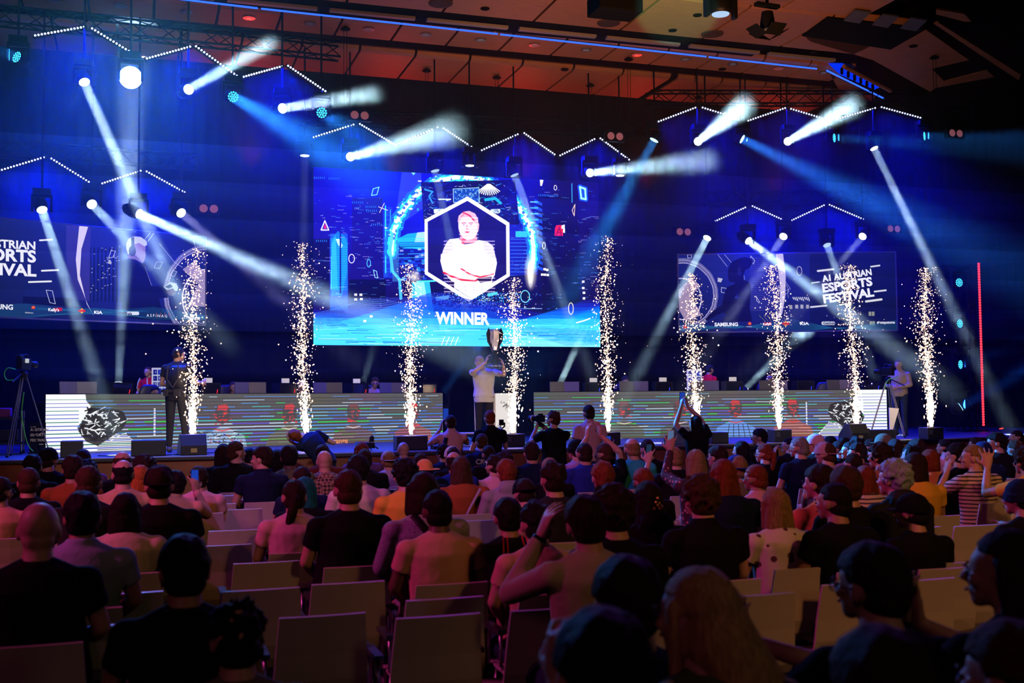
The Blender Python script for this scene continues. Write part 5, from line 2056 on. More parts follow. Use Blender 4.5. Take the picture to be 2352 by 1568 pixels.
for s in (-1, 1):
    b.tube([(s * .09, -.12, 1.42), (s * .1, -.14, 1.2), (0.01, -.155, 1.05)], .012, 6)
b.box((0, -.15, 1.0), (.19, .012, .025)).box((.1, -.165, .97), (.05, .03, .06)).box((-.1, -.16, .97), (.03, .03, .05))
b.build('harness', mat('strap_grey', (.035, .035, .04), .5), cman)
MB().ell(Vector(CMN['head']) + head_rot(CMN) @ Vector((.085, .0, 0)), (.012, .03, .04)).tube([Vector(CMN['head']) + head_rot(CMN) @ Vector(p) for p in ((.088, 0, .03), (.06, -.02, .12), (-.06, -.02, .12), (-.088, 0, .03))], .006, 6).build('headset', BLACK, cman, True)

# officials in red shirts
LEAN = pose(STAND, chest=(0, .10, 1.34), neck=(0, .15, 1.47), head=(.0, .2, 1.58))
rp = ground(340, 1000, 25.0)
p1 = person(rp, math.pi - .3, pose(STAND, yaw=.15, el=((-.27, .02, 1.12), (.27, .02, 1.12)), wr=((-.2, .22, 1.0), (.2, .22, 1.0))), 'official', 'person in a red and white jersey standing behind the left desk', 'red', 'short', 'brown', face=True, fat=1.1, voxel=.010, scale=.97)
MB().tube([(-.06, .135, 1.45), (-.07, .14, 1.3), (-.075, .14, 1.12)], .016, 6).tube([(.19, .05, 1.46), (.235, .06, 1.35), (.26, .05, 1.22)], .018, 6).build('stripe', CL['white'], p1)
rp = ground(1622, 1000, 27.0)
p2 = person(rp, math.pi / 2 + 3.9, pose(LEAN, pitch=-.35, yaw=0), 'official_b', 'person in a red jersey looking down behind the right desk', 'red', 'short', 'black', skin='m', face=True, voxel=.010, scale=.98, sleeve=1)
MB().tube([(-.07, .20, 1.44), (-.17, .16, 1.42), (-.26, .06, 1.2)], .02, 6).tube([(-.04, .21, 1.42), (-.05, .24, 1.3), (-.05, .2, 1.1)], .014, 6).build('stripe', CL['white'], p2)

# camera woman at the right
wq = ground(2069, 990, 25.3)
p3 = person(wq, math.pi - .75, pose(STAND, yaw=.1, pitch=-.1, el=((-.26, .02, 1.14), (.26, .04, 1.14)), wr=((-.06, .22, 1.08), (.02, .26, 1.1)), hd=((.6, .5, 0), (-.6, .4, 0))), 'operator', 'person in a beige jacket and jeans with arms folded behind the right tripod', 'beige', 'ponytail', 'dark',
            trousers='jeans', face=True, sleeve=1, scale=.99, loose=.006)


def tripod_camera(p, rz, h, label, green=False):
    e = empty('video_camera_tripod', p, rz, label, 'tripod')
    for k in range(3):
        a = k * 2 * math.pi / 3 + .5
        q = Vector((math.cos(a) * .42, math.sin(a) * .42, 0))
        b = MB()
        for s in (-.02, .02):
            t_ = Vector((-math.sin(a), math.cos(a), 0)) * s
            b.tube([Vector((0, 0, h - .12)) + t_ + q * .12, q + t_ + Vector((0, 0, .02))], .010, 6)
        b.build('leg', GREYM, e)
        MB().ell(q + Vector((0, 0, .022)), (.03, .03, .022), 8, 6).build('foot', BLACK, e)
    MB().loft([(0, 0, h - .16), (0, 0, h - .05), (0, 0, h)], [.06, .07, .04], [.06, .07, .04], None, 14).build('head', BLACK, e)
    MB().tube([(0, -.05, h - .05), (.05, -.4, h - .2)], .012, 6).build('pan_handle', BLACK, e)
    c = empty('video_camera', p + Vector((0, 0, h)), rz, label.replace('tripod', 'video camera').replace('standing', 'mounted'), 'camera')
    MB().box((0, 0, .11), (.055, .14, .09)).box((0, -.1, .22), (.04, .06, .03)).build('body', BLACK, c, bevel=.012)
    MB().loft([(0, .17, .11), (0, .3, .11), (0, .34, .11)], [.05, .052, .06], [.05, .052, .06], (1, 0, 0), 16).build('lens', BLACK, c, True)
    MB().tube([(0, -.13, .25), (0, .1, .27)], .012, 6).tube([(0, -.13, .2), (0, -.13, .25)], .012).tube([(0, .1, .2), (0, .1, .27)], .012).build('handle', BLACK, c)
    MB().box((.07, -.02, .16), (.004, .05, .035)).build('monitor', glow('monitor_white', (.6, .65, .7), .8), c)
    return e


tripod_camera(ground(52, 1040, 18.8), -.15, 1.42, 'tripod with silver legs standing at the left edge of the stage')
tripod_camera(ground(2043, 1000, 24.4), A + .2, 1.30, 'tripod with silver legs standing at the right end of the right desk')
GRN = glow('green_cable', (.06, .5, .03), .35)
GC = mat('green_cable_plastic', (.05, .6, .05), .4)


def cable(name, pts, r, m, label, smooth=True):
    P = [Vector(p) for p in pts]
    Q = []
    for i in range(len(P) - 1):
        p0, p1, p2, p3 = P[max(i - 1, 0)], P[i], P[i + 1], P[min(i + 2, len(P) - 1)]
        for k in range(8):
            t = k / 8
            Q.append(.5 * ((2 * p1) + (p2 - p0) * t + (2 * p0 - 5 * p1 + 4 * p2 - p3) * t * t + (3 * p1 - p0 - 3 * p2 + p3) * t ** 3))
    Q.append(P[-1])
    return MB().tube(Q, r, 6).build(name, m, None, True, label=label, cat='cable')


g0 = ground(52, 1040, 18.8)
cable('camera_cable', [at(x, y, 18.7) for x, y in ((36, 848), (18, 845), (10, 858), (16, 872), (34, 872))], .008, GC, 'green cable looping off the left video camera')
cable('camera_cable', [at(x, y, 18.75) for x, y in ((55, 900), (50, 950), (58, 1000), (66, 1024), (76, 1036))], .007, GC, 'green cable running down beside the left tripod')
cable('camera_cable', [at(x, y, 24.2) for x, y in ((2062, 862), (2058, 868), (2044, 870), (2036, 878), (2032, 893))], .009, GC, 'green cable hanging from the right video camera')
cable('camera_cable', [ground(x, 996, d_, ZS + z_) for x, d_, z_ in ((1192, 21.6, .012), (1199, 21.9, .05), (1207, 21.7, .04), (1216, 21.5, .012))], .012, GC, 'green cable lying on the stage by the central spark machine')

# dark banner behind the left tripod
p = ground(86, 1025, 19.6)
e = empty('roll_up_banner', p, .25, 'black banner with white festival lettering at the left end of the left desk', 'banner')
MB().box((0, 0, .27), (.13, .012, .27)).build('sheet', BLACKM, e)
MB().box((0, 0, .012), (.14, .06, .012)).build('foot', BLACK, e)
LW2 = mat('letter_print', (.75, .75, .78), .6)
for i, (s_, z) in enumerate((('AUSTRIAN', .40), ('ESPORTS', .31), ('FESTIVAL', .22))):
    text(s_, .062, 'lettering', LW2, e, (-.115, -.015, z), (math.pi / 2, 0, 0), bold=.001)
MB().box((-.07, -.014, .47), (.04, .002, .005)).box((.08, -.014, .36), (.03, .002, .005)).box((.06, -.014, .17), (.04, .002, .005)).build('print_mark', LW2, e)

# equipment trolley at far left
p = ground(8, 1020, 19.6)
e = empty('equipment_trolley', p, A, 'dark trolley with equipment at the far left edge', 'trolley')
MB().box((0, 0, .2), (.32, .25, .02)).box((0, 0, .62), (.32, .25, .02)).build('shelf', BLACK, e)
for sx in (-.3, .3):
    for sy in (-.22, .22):
        MB().tube([(sx, sy, .06), (sx, sy, .75)], .015).build('post', GREYM, e)
        MB().ell((sx, sy, .04), (.02, .04, .04)).build('wheel', BLACK, e, True)
MB().box((-.02, 0, .72), (.14, .14, .08)).build('case', cloth('case_purple', (.12, .02, .16)), e, bevel=.02)
MB().box((-.0, 0, .33), (.24, .2, .1)).build('mixer', BLACK, e, bevel=.02)

# ---- gaming stations on the desks
MONM = mat('monitor_back', (.13, .13, .14), .35)
mon = MB()
mon.box((0, 0, .0), (.17, .012, .125)).prism([(-.10, -.07), (.10, -.07), (.07, .07), (-.07, .07)], .012, .045, 1)
mon = mon.mesh('panel', MONM)
mst = MB().box((0, .06, -.13), (.025, .015, .13)).loft([(0, .06, -.27), (0, .06, -.255)], [.10, .09], [.08, .07], None, 18).mesh('stand', BLACK)
pcm = MB().box((0, 0, .19), (.2, .2, .19)).mesh('case', BLACK)
pgl = MB().box((0, -.205, .19), (.17, .003, .16)).mesh('side_window', mat('dark_glass', (.01, .01, .012), .08))
RGL = glow('pc_red', (.9, .02, .02), 1.4)
BGL = glow('pc_blue', (.03, .06, .9), 1.4)
chm = MB()
chm.loft([(0, .0, 0), (0, .01, .25), (0, .02, .5), (0, .03, .66), (0, .03, .72)], [.24, .25, .25, .19, .12], [.06, .05, .05, .05, .03], (1, 0, 0), 18)
chm = chm.mesh('backrest', mat('gaming_chair', (.025, .025, .03), .4), True)


def station(dk, p0, f, kind, side, i, lit=None, card=True):
    """kind: pair of monitors / computer case, seated on the table top"""
    e_, d, nb, L, R = dk
    s = Vector((p0.x, p0.y, 0)) + d * (L * f)
    rz = math.atan2(d.y, d.x)
    z = ZS + .87
    if kind == 'm':
        for k, (dx, ry) in enumerate(((-.165, .25), (.165, -.25))):
            e = empty('computer_monitor', s + nb * .34 + d * dx + Vector((0, 0, z + .27)), rz + ry, '%s monitor of the %s pair on the %s desk, seen from behind' % (('left', 'right')[k], ORD[i], side), 'monitor', 'monitors on the ' + side + ' desk')
            inst('panel', mon, e, rot=(math.radians(-6), 0, 0))
            inst('stand', mst, e)
    else:
        e = empty('desktop_computer', s + nb * .4 + Vector((0, 0, z)), rz, 'black computer case on the %s desk, %s from the left' % (side, ORD[i]), 'computer', 'computer cases on the ' + side + ' desk')
        inst('case', pcm, e)
        inst('side_window', pgl, e)
        MB().box((.12, -.21, .2), (.006, .003, .05), Matrix.Rotation(.2, 3, 'Y')).build('status_light', lit or RGL, e)
        if card:
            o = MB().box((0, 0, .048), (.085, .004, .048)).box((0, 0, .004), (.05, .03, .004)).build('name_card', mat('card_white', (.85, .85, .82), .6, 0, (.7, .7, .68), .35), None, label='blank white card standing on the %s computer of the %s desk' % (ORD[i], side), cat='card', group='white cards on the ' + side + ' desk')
            o.location = s + nb * .4 + Vector((0, 0, z + .38)) + d * .02
            o.rotation_euler = (0, 0, rz)


def fr(dk, p0, px):
    """fraction along the desk of the photo column px"""
    e_, d, nb, L, R = dk
    r = ray(px, 900)
    n = nb
    k = (p0 + nb * .35 - CAMP).dot(n) / r.dot(n)
    return (CAMP + r * k - p0).dot(d) / L


i = 0
for px in (178, 573, 751, 900):
    station(deskL, DL[0], fr(deskL, DL[0], px), 'm', 'left', i)
    i += 1
i = 0
for px, cd_ in ((276, 0), (478, 1), (656, 1), (820, 1), (978, 0)):
    station(deskL, DL[0], fr(deskL, DL[0], px), 'c', 'left', i, RGL, cd_)
    i += 1
i = 0
for px in (1296, 1455, 1617, 1775, 1930):
    station(deskR, DR[0], fr(deskR, DR[0], px), 'm', 'right', i)
    i += 1
i = 0
for px, cd_ in ((1362, 1), (1522, 1), (1683, 1), (1846, 0), (2000, 0)):
    station(deskR, DR[0], fr(deskR, DR[0], px), 'c', 'right', i, BGL, cd_)
    i += 1


def behind(dk, p0, px, off):
    e_, d, nb, L, R = dk
    r = ray(px, 900)
    k = (p0 + nb * off - CAMP).dot(nb) / r.dot(nb)
    p = CAMP + r * k
    return Vector((p.x, p.y, ZS)), math.atan2(d.y, d.x)


def gchair(p, rz, label):
    e = empty('gaming_chair', p, rz, label, 'chair', 'gaming chairs behind the desks')
    inst('backrest', chm, e, (0, .0, .52))
    MB().box((0, -.27, .48), (.25, .25, .05)).build('seat', chm.materials[0], e, bevel=.03)
    MB().tube([(0, -.25, .08), (0, -.25, .44)], .03).build('column', BLACK, e)
    b = MB()
    for k in range(5):
        a = k * 2 * math.pi / 5
        b.tube([(0, -.25, .08), (.3 * math.cos(a), -.25 + .3 * math.sin(a), .05)], .02, 6)
    b.build('base', BLACK, e)
    for k in range(5):
        a = k * 2 * math.pi / 5
        MB().ell((.3 * math.cos(a), -.25 + .3 * math.sin(a), .03), (.03, .03, .03), 8, 6).build('wheel', BLACK, e, True)


SEATED = [  # desk, px, chair?, person?, hair, colour, label
    ('L', 172, 1.62, None), ('L', 356, 1.5, ('thick', 'black', 'charcoal', 'player in a black top bent low behind the left desk near the red jersey')),
    ('L', 536, 1.55, ('long', 'brown', 'black', 'player with long brown hair half hidden behind the left desk monitors')),
    ('L', 690, 1.5, ('messy', 'black', 'black', 'player with black hair half hidden behind the second sparks of the left desk')),
    ('L', 861, 1.5, ('thick', 'brown', 'pink', 'player with glasses visible between monitors of the left desk')),
    ('R', 1289, 1.6, None), ('R', 1436, 1.5, ('thick', 'dark', 'black', 'player with dark fringe looking over a monitor of the right desk')),
    ('R', 1768, 1.5, ('thick', 'light', 'black', 'player with light brown hair peeking over the fourth monitor pair')), ('R', 1905, 1.65, None)]
PLAY = pose(SIT, wr=((-.16, .42, .76), (.16, .42, .76)), el=((-.26, .16, .80), (.26, .16, .80)))
for sd_, px, off, pr in SEATED:
    dk, p0 = (deskL, DL[0]) if sd_ == 'L' else (deskR, DR[0])
    p, rz = behind(dk, p0, px, off)
    gchair(p + dk[2] * .28, rz, '%s' % ('empty black gaming chair behind the %s monitor pair of the %s desk' % ({172: 'first', 1289: 'first', 1905: 'last'}[px], {'L': 'left', 'R': 'right'}[sd_]) if pr is None else 'black gaming chair of the ' + pr[3].split(' behind')[0].split(' visible')[0].split(' looking')[0].split(' peeking')[0].split(' half')[0] + ' at the %s desk' % {'L': 'left', 'R': 'right'}[sd_]))
    if pr:
        sc_ = {356: .90, 536: .98, 690: 1.02, 861: 1.06, 1436: 1.06, 1768: 1.04}[px]
        PP = pose(PLAY, yaw={861: -.5}.get(px, 0.), pitch=-.12)
        person(p, rz + math.pi, PP, 'player' if px != 861 else 'player_b', pr[3].replace('player', 'person', 1), pr[2], pr[0], pr[1], face=True, glasses=px == 861, scale=sc_, shoes=False)

# picture frames with blue collages
for px, py, d, w, h, lab in ((367, 876, 24.6, .17, .30, 'white framed blue collage standing behind the person in black'), (1595, 878, 26.6, .18, .31, 'white framed blue collage behind the right desk')):
    p = at(px, py, d)
    e = empty('picture_frame', (p.x, p.y, ZS), A * .5, lab, 'picture frame')
    z = p.z - ZS
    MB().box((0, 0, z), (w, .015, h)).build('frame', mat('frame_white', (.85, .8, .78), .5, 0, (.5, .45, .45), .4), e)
    cc = Canvas(120, 200, (.75, .78, .9))
    rr = random.Random(int(px))
    for k in range(4):
        for j in range(3):
            cc.poly([(6 + j * 38, 8 + k * 48), (38 + j * 38, 8 + k * 48), (38 + j * 38, 46 + k * 48), (6 + j * 38, 46 + k * 48)], rr.choice(((.08, .1, .5), (.15, .2, .7), (.3, .3, .6))))
            cc.disc((22 + j * 38 + rr.uniform(-4, 4), 26 + k * 48), rr.uniform(3, 7), rr.uniform(5, 12), (.7, .7, .9), .7)
    b = MB()
    b.add([(-w + .02, -.017, z - h + .02), (w - .02, -.017, z - h + .02), (w - .02, -.017, z + h - .02), (-w + .02, -.017, z + h - .02)], [(0, 1, 2, 3)])
    me = b.mesh('picture', screen_mat('collage%d' % px, cc.image('collage%d' % px), .8))
    uv = me.uv_layers.new()
    for i, co in enumerate(((0, 0), (1, 0), (1, 1), (0, 1))):
        uv.data[i].uv = co
    inst('picture', me, e)
    MB().box((0, .05, (z - h) / 2), (.03, .03, (z - h) / 2)).build('post', BLACK, e)

# ---- boxes, wedges and spark machines along the stage front
WEDGE = mat('speaker_black', (.012, .012, .013), .5, bump=.2, bscale=80)
GR = mat('perforated_grille', (.02, .02, .022), .6)


def wedge(px, py, d, w, label, rz=0., flip=1):
    p = ground(px, py, d)
    e = empty('wedge_monitor', p, A + rz, label, 'stage monitor')
    poly = [(-.22 * flip, 0), (.24 * flip, 0), (.24 * flip, .12), (.02 * flip, .34), (-.12 * flip, .34), (-.22 * flip, .16)]
    MB().prism(poly if flip > 0 else poly[::-1], -w, w, 0).build('cabinet', WEDGE, e, bevel=.012)
    a, c_ = Vector((0, .232 * flip, .132)), Vector((0, .03 * flip, .335))
    n_ = Vector((0, .22 * flip, .2)).normalized()
    MB().add([Vector((s * (w - .03), q.y, q.z)) + n_ * .004 for q in (a, c_) for s in (-1, 1)], [(0, 1, 3, 2)]).build('grille', GR, e)
    MB().box((0, -.222 * flip, .08), (.05, .004, .035)).build('label_plate', mat('plate_tan', (.45, .33, .15), .5), e)
    return e


def sbox(px, py, d, w, h, label, dp=.2, rz=0.):
    p = ground(px, py, d)
    e = empty('loudspeaker_box', p, A + rz, label, 'speaker')
    MB().box((0, 0, h / 2), (w / 2, dp, h / 2)).build('cabinet', WEDGE, e, bevel=.012)
    MB().box((0, -dp - .004, h / 2), (w / 2 - .02, .004, h / 2 - .02)).build('grille', GR, e)
    MB().box((w / 2 + .004, 0, h * .7), (.004, .05, .018)).build('handle', BLACK, e)
    return e


sbox(165, 1047, 18.3, .33, .27, 'low black speaker box at the stage front below the white end of the left desk', .15)
sbox(341, 1047, 18.6, .54, .26, 'wide black speaker box at the stage front left of the standing person in black', .15)
wedge(441, 1041, 18.85, .21, 'black wedge monitor with a tan label in front of the first sparks', .1)
sbox(943, 1031, 20.0, .56, .25, 'wide black box below the third fountain of sparks', .15)
wedge(1560, 1017, 21.4, .17, 'black wedge monitor left of the raised hand with a phone', .6)
sbox(1646, 1018, 21.7, .36, .22, 'black speaker box right of the person holding a phone overhead', .15)
wedge(1962, 1018, 22.4, .2, 'black wedge monitor with a pale top under the eighth sparks', 0)
sbox(2018, 1011, 22.8, .62, .21, 'long black speaker box in front of the right end of the right desk', .15)
# speaker monitor on its side facing the hall, near the tripod (white back of a screen)
p = ground(2046, 996, 23.6)
MB().add([(0, 0, .03), (.22, 0, .62), (-.02, 0, .64), (-.02, 0, .03), (0, .02, .03), (.22, .02, .62), (-.02, .02, .64), (-.02, .02, .03)], [(0, 1, 2, 3), (7, 6, 5, 4), (0, 4, 5, 1), (1, 5, 6, 2), (2, 6, 7, 3), (3, 7, 4, 0)]).build(
    'white_board', WHITE, None, label='pointed white board leaning at the right end of the right desk', cat='board').matrix_world = Matrix.LocRotScale(p, Matrix.Rotation(A, 3, 'Z').to_quaternion(), None)

SPK = glow('spark', (1, .60, .38), 3.4)
SPC = glow('spark_core', (1, .84, .66), 9)
SPARKS = [  # base x, base y, depth, top y, top x shift, machine visible width, label
    (441, 1004, 19.4, 575, 6, 0), (703, 985, 20.3, 560, -14, 1), (944, 1000, 20.6, 610, -2, 0), (1178, 996, 21.0, 640, 8, 1), (1397, 992, 21.5, 545, 0, 1),
    (1601, 985, 22.0, 630, -10, 0), (1790, 985, 22.3, 610, -5, 1), (1969, 984, 22.6, 610, -10, 0), (2138, 978, 23.0, 618, -8, 1)]
octa = [Vector(p) * .85 for p in ((1, 0, 0), (-1, 0, 0), (0, 1, 0), (0, -1, 0), (0, 0, 1), (0, 0, -1))]
octf = [(0, 2, 4), (2, 1, 4), (1, 3, 4), (3, 0, 4), (2, 0, 5), (1, 2, 5), (3, 1, 5), (0, 3, 5)]
for i, (bx, by, d, ty, sx, mv) in enumerate(SPARKS):
    p = ground(bx, by, d)
    pos = ORD[i]
    e = empty('spark_machine', p, A, 'low black spark machine at the foot of the %s fountain of sparks' % pos, 'spark machine', 'spark machines along the stage front')
    hgt = .24
    MB().box((0, 0, hgt / 2), (.19, .15, hgt / 2)).build('casing', WEDGE, e, bevel=.012)
    MB().box((0, 0, hgt + .006), (.05, .05, .008)).build('nozzle', GREYM, e)
    MB().box((-.12, -.153, .15), (.04, .003, .05)).build('control_panel', mat('panel_grey', (.08, .08, .1), .4), e)
    top = at(bx + sx, ty, d)
    H = top.z - ZS - hgt
    dxs = (top - at(bx, ty, d)).x
    rr = random.Random(50 + i)
    b, cb = MB(), MB()
    wide = .28
    n = 1700 if i < 8 else 2300
    for k in range(n):
        u = rr.random() ** 1.5
        w_ = .014 + wide * min(1, u * 1.7) ** .8 * (1 if u < .7 else 1 - (u - .7) * 1.5)
        a = rr.random() * 2 * math.pi
        q = abs(rr.gauss(0, .55))
        if rr.random() < .05:
            q *= 2.2
        wob = .05 * math.sin(u * 7 + i * 1.7) * u
        x, y = w_ * q * math.cos(a) + wob + dxs * u, w_ * q * math.sin(a)
        z = hgt + .02 + H * u + rr.uniform(-.02, .02)
        dens = (1 - u) ** 1.3
        r = rr.choice((.005, .007, .009, .011, .014, .018)) * (1 if u < .85 else .8)
        tgt = cb if rr.random() < .35 * dens + .06 else b
        st_ = 1 + 2.2 * max(0, .25 - u) * 4
        tgt.add([Vector((x, y, z)) + Vector((o.x * r, o.y * r, o.z * r * st_)) for o in octa], octf)
    f = b.build('spark_fountain', SPK, None, label='fountain of golden sparks rising from the stage front, %s from the left' % pos, cat='sparks', group='fountains of sparks')
    f.location = p
    cb.build('spark_core', SPC, f, kind='stuff')
    lamp('POINT', 'spark_glow', p + Vector((dxs * .3, 0, hgt + H * .30)), None, 9, (1, .66, .42), size=.15)
    lamp('POINT', 'spark_glow', p + Vector((dxs * .3, 0, hgt + .15)), None, 7, (1, .7, .5), size=.1)

# camcorder rig lying at the stage edge and odds and ends
p = ground(848, 1016, 19.9)
e = empty('camera_rig', p, A, 'small black camera rig on the stage edge in front of the left desk', 'camera')
MB().box((0, 0, .09), (.09, .06, .05)).box((-.1, 0, .12), (.08, .03, .03)).box((.05, 0, .2), (.03, .05, .05)).build('body', BLACK, e, bevel=.01)
MB().tube([(0, 0, .12), (.02, 0, .24), (.06, 0, .26)], .012).tube([(.08, 0, .08), (.16, 0, .03)], .012).tube([(-.03, -.04, .05), (-.05, -.06, .0)], .008).tube([(.03, .04, .05), (.05, .06, .0)], .008).build('arm', BLACK, e)
MB().box((-.2, 0, .12), (.05, .01, .035)).build('display', PHL, e)
p = ground(1060, 1010, 21.6)
e = empty('side_table', p, A, 'low black table with violet lit top left of the winner', 'table')
MB().box((0, 0, .24), (.42, .2, .012)).build('table_top', mat('table_violet_lit', (.5, .45, .7), .4), e)  # violet light on the dark top is put into its base colour
for sx in (-.38, .38):
    MB().box((sx, 0, .114), (.02, .18, .114)).build('leg', BLACK, e)
cable('loose_cables', [p + Vector(q) for q in ((-.5, -.7, .02), (-.3, -.75, .05), (-.15, -.65, .02), (0, -.8, .04), (.2, -.7, .02), (.45, -.75, .03), (.6, -.6, .02))], .012, mat('cable_tan', (.3, .22, .15), .5), 'tangle of cables on the stage floor left of the winner')
p = ground(1014, 1028, 20.2)
e = empty('mixing_desk', p, A, 'small black mixer with knobs beside the wide black box', 'mixer')
MB().prism([(-.15, 0), (.15, 0), (.15, .12), (-.15, .06)], -.17, .17, 0).build('casing', BLACK, e, bevel=.006)
b = MB()
for k in range(8):
    for j in range(3):
        b.loft([(-.14 + k * .04, -.1 + j * .08, .075 + j * .016), (-.14 + k * .04, -.1 + j * .08, .095 + j * .016)], [.009, .008], [.009, .008], None, 8)
b.build('knobs', GREYM, e)
e['label'] = 'small black mixer with knobs beside the wide black box'
cable('stage_cable', [ground(x, y, d_, ZS + .01) for x, y, d_ in ((225, 1040, 18.6), (260, 1045, 18.5), (300, 1047, 18.7), (380, 1046, 18.7), (470, 1040, 19.2), (540, 1035, 19.6))], .008, BLACK, 'thin black cable lying along the left stage edge')

# ================================================================ the audience and the chairs
def HZ(x):
    return 920 - .0085 * (x - 1176)


SHELL = mat('chair_shell', (.62, .56, .54), .38, bump=.02, bscale=200)
LEGM = mat('chair_leg', (.25, .25, .27), .25, .9)
ARMM = mat('chair_armrest', (.05, .05, .06), .22)


def shell_mesh():
    """bent plywood shell: seat and back in one curve, narrower towards the top"""
    prof = [(.21, .435, .215), (.16, .452, .22), (.0, .448, .225), (-.14, .440, .225), (-.20, .452, .225), (-.235, .50, .222), (-.25, .56, .22), (-.262, .68, .212), (-.285, .80, .204), (-.30, .865, .20)]
    b = MB()
    n = len(prof)
    vs = []
    for j, off in enumerate((0, 1)):
        for i, (y, z, w) in enumerate(prof):
            p0, p1 = prof[max(i - 1, 0)], prof[min(i + 1, n - 1)]
            d = Vector((0, p1[0] - p0[0], p1[1] - p0[1])).normalized()
            nn = Vector((0, d.z, -d.y)) * .014 * off * -1
            for k in range(5):
                f = -1 + k * .5
                dip = -.012 * (1 - f * f)
                vs.append(Vector((w * f, y + (dip if i > 5 else 0), z + (dip if i <= 5 else 0))) - nn * -1)
    for j in (0, 1):
        for i in range(n - 1):
            for k in range(4):
                a = j * n * 5 + i * 5 + k
                q = (a, a + 1, a + 6, a + 5)
                b.f.append(q if j == 0 else q[::-1])
    m = n * 5
    for i in range(n - 1):
        b.f.append((i * 5, (i + 1) * 5, m + (i + 1) * 5, m + i * 5))
        b.f.append((i * 5 + 4, m + i * 5 + 4, m + (i + 1) * 5 + 4, (i + 1) * 5 + 4))
    for k in range(4):
        b.f.append((k, m + k, m + k + 1, k + 1))
        a = (n - 1) * 5 + k
        b.f.append((a, a + 1, m + a + 1, m + a))
    b.v = [tuple(v) for v in vs]
    return b.mesh('shell', SHELL)


SHM = shell_mesh()
LGM = [MB().tube([(sx * .17, sy, .43), (sx * .21, sy * 1.12, .012)], .011, 8).mesh('leg', LEGM, True) for sx, sy in ((-1, .17), (1, .17), (-1, -.17), (1, -.17))]
CRM = MB().tube([(-.19, .17, .425), (.19, .17, .425)], .011, 8).mesh('crossbar', LEGM, True)
ARM_ = [MB().box((sx * .245, -.02, .655), (.022, .13, .012)).mesh('armrest', ARMM) for sx in (-1, 1)]
APM = [MB().tube([(sx * .2, .1, .43), (sx * .245, .09, .45), (sx * .245, .08, .635), (sx * .245, -.12, .635), (sx * .245, -.13, .48), (sx * .2, -.13, .44)], .010, 8).mesh('armrest_post', LEGM, True) for sx in (-1, 1)]


def chair(loc, rz, label, arm=0, group=None):
    e = empty('shell_chair', loc, rz, label, 'chair', group)
    inst('shell', SHM, e)
    for m_ in LGM:
        inst('leg', m_, e)
    inst('crossbar', CRM, e)
    for k in (0, 1):
        if arm & (k + 1):
            inst('armrest', ARM_[k], e)
            inst('armrest_post', APM[k], e)
    return e


PO = {
    'n': SIT, 'nl': pose(SIT, yaw=.45), 'nr': pose(SIT, yaw=-.5), 'pl': pose(SIT, yaw=1.05, pitch=-.05), 'pr': pose(SIT, yaw=-1.0),
    'ti': pose(SIT, roll=.12, head=(.02, .01, 1.235)), 'dn': pose(SIT, pitch=-.4, head=(0, .05, 1.22)),
    'fn': pose(SIT, curl=(.7, .35), el=((-.20, .08, .93), (.245, .0, .80)), wr=((-.01, .20, 1.14), (-.0, .24, .66)), hd=((.1, .1, 1), (0, .09, -.02)), pn=((.9, .4, 0), (-1, 0, 0))),
    'lf': pose(SIT, chest=(0, .16, .92), neck=(0, .24, 1.02), head=(0, .30, 1.12), pitch=-.2),
    'phl': pose(SIT, el=((-.27, .17, .94), (.245, .0, .80)), wr=((-.17, .26, 1.15), (-.0, .24, .66)), hd=((.1, .1, 1), (0, .09, -.02)), pn=((.5, .8, 0), (-1, 0, 0))),
    'phh': pose(SIT, el=((-.22, .17, 1.08), (.245, .0, .80)), wr=((-.13, .26, 1.30), (-.0, .24, .66)), hd=((.1, .1, 1), (0, .09, -.02)), pn=((.5, .8, 0), (-1, 0, 0))),
    'phr': pose(SIT, el=((-.245, .0, .80), (.28, .14, .92)), wr=((-.12, .24, .66), (.19, .24, 1.12)), hd=((0, .09, -.02), (-.1, .1, 1)), pn=((1, 0, 0), (-.5, .8, 0)), yaw=.2),
    'phb': pose(SIT, el=((-.25, .2, 1.0), (.26, .2, 1.0)), wr=((-.08, .34, 1.2), (.12, .34, 1.18)), hd=((.2, .1, 1), (-.2, .1, 1))),
    'up': pose(SIT, el=((-.24, .12, 1.22), (.24, .14, 1.22)), wr=((-.10, .22, 1.38), (.06, .22, 1.40)), hd=((.1, .1, 1), (-.1, .1, 1)), yaw=.5),
    'hh': pose(SIT, el=((-.30, .16, .90), (.28, .05, .84)), wr=((-.16, .14, 1.14), (.1, .24, .7)), hd=((.35, -.1, 1), (0, .09, -.02)), roll=-.1, yaw=-.1),
    'cl': pose(SIT, el=((-.27, .12, .84), (.27, .12, .84)), wr=((-.10, .34, 1.0), (-.03, .36, 1.0)), hd=((.1, .2, 1), (-.1, .2, 1)), yaw=.75, pn=((1, 0, 0), (-1, 0, 0))),
    'cl2': pose(SIT, el=((-.30, .10, .84), (.27, .12, .84)), wr=((-.30, .30, .98), (-.22, .34, 1.0)), hd=((.1, .1, 1), (-.1, .2, 1)), yaw=.35),
    'ch': pose(SIT, el=((-.26, .16, .88), (.25, .05, .82)), wr=((-.13, .20, 1.06), (.1, .24, .7)), hd=((.3, .1, 1), (0, .09, -.02)), yaw=1.0),
}
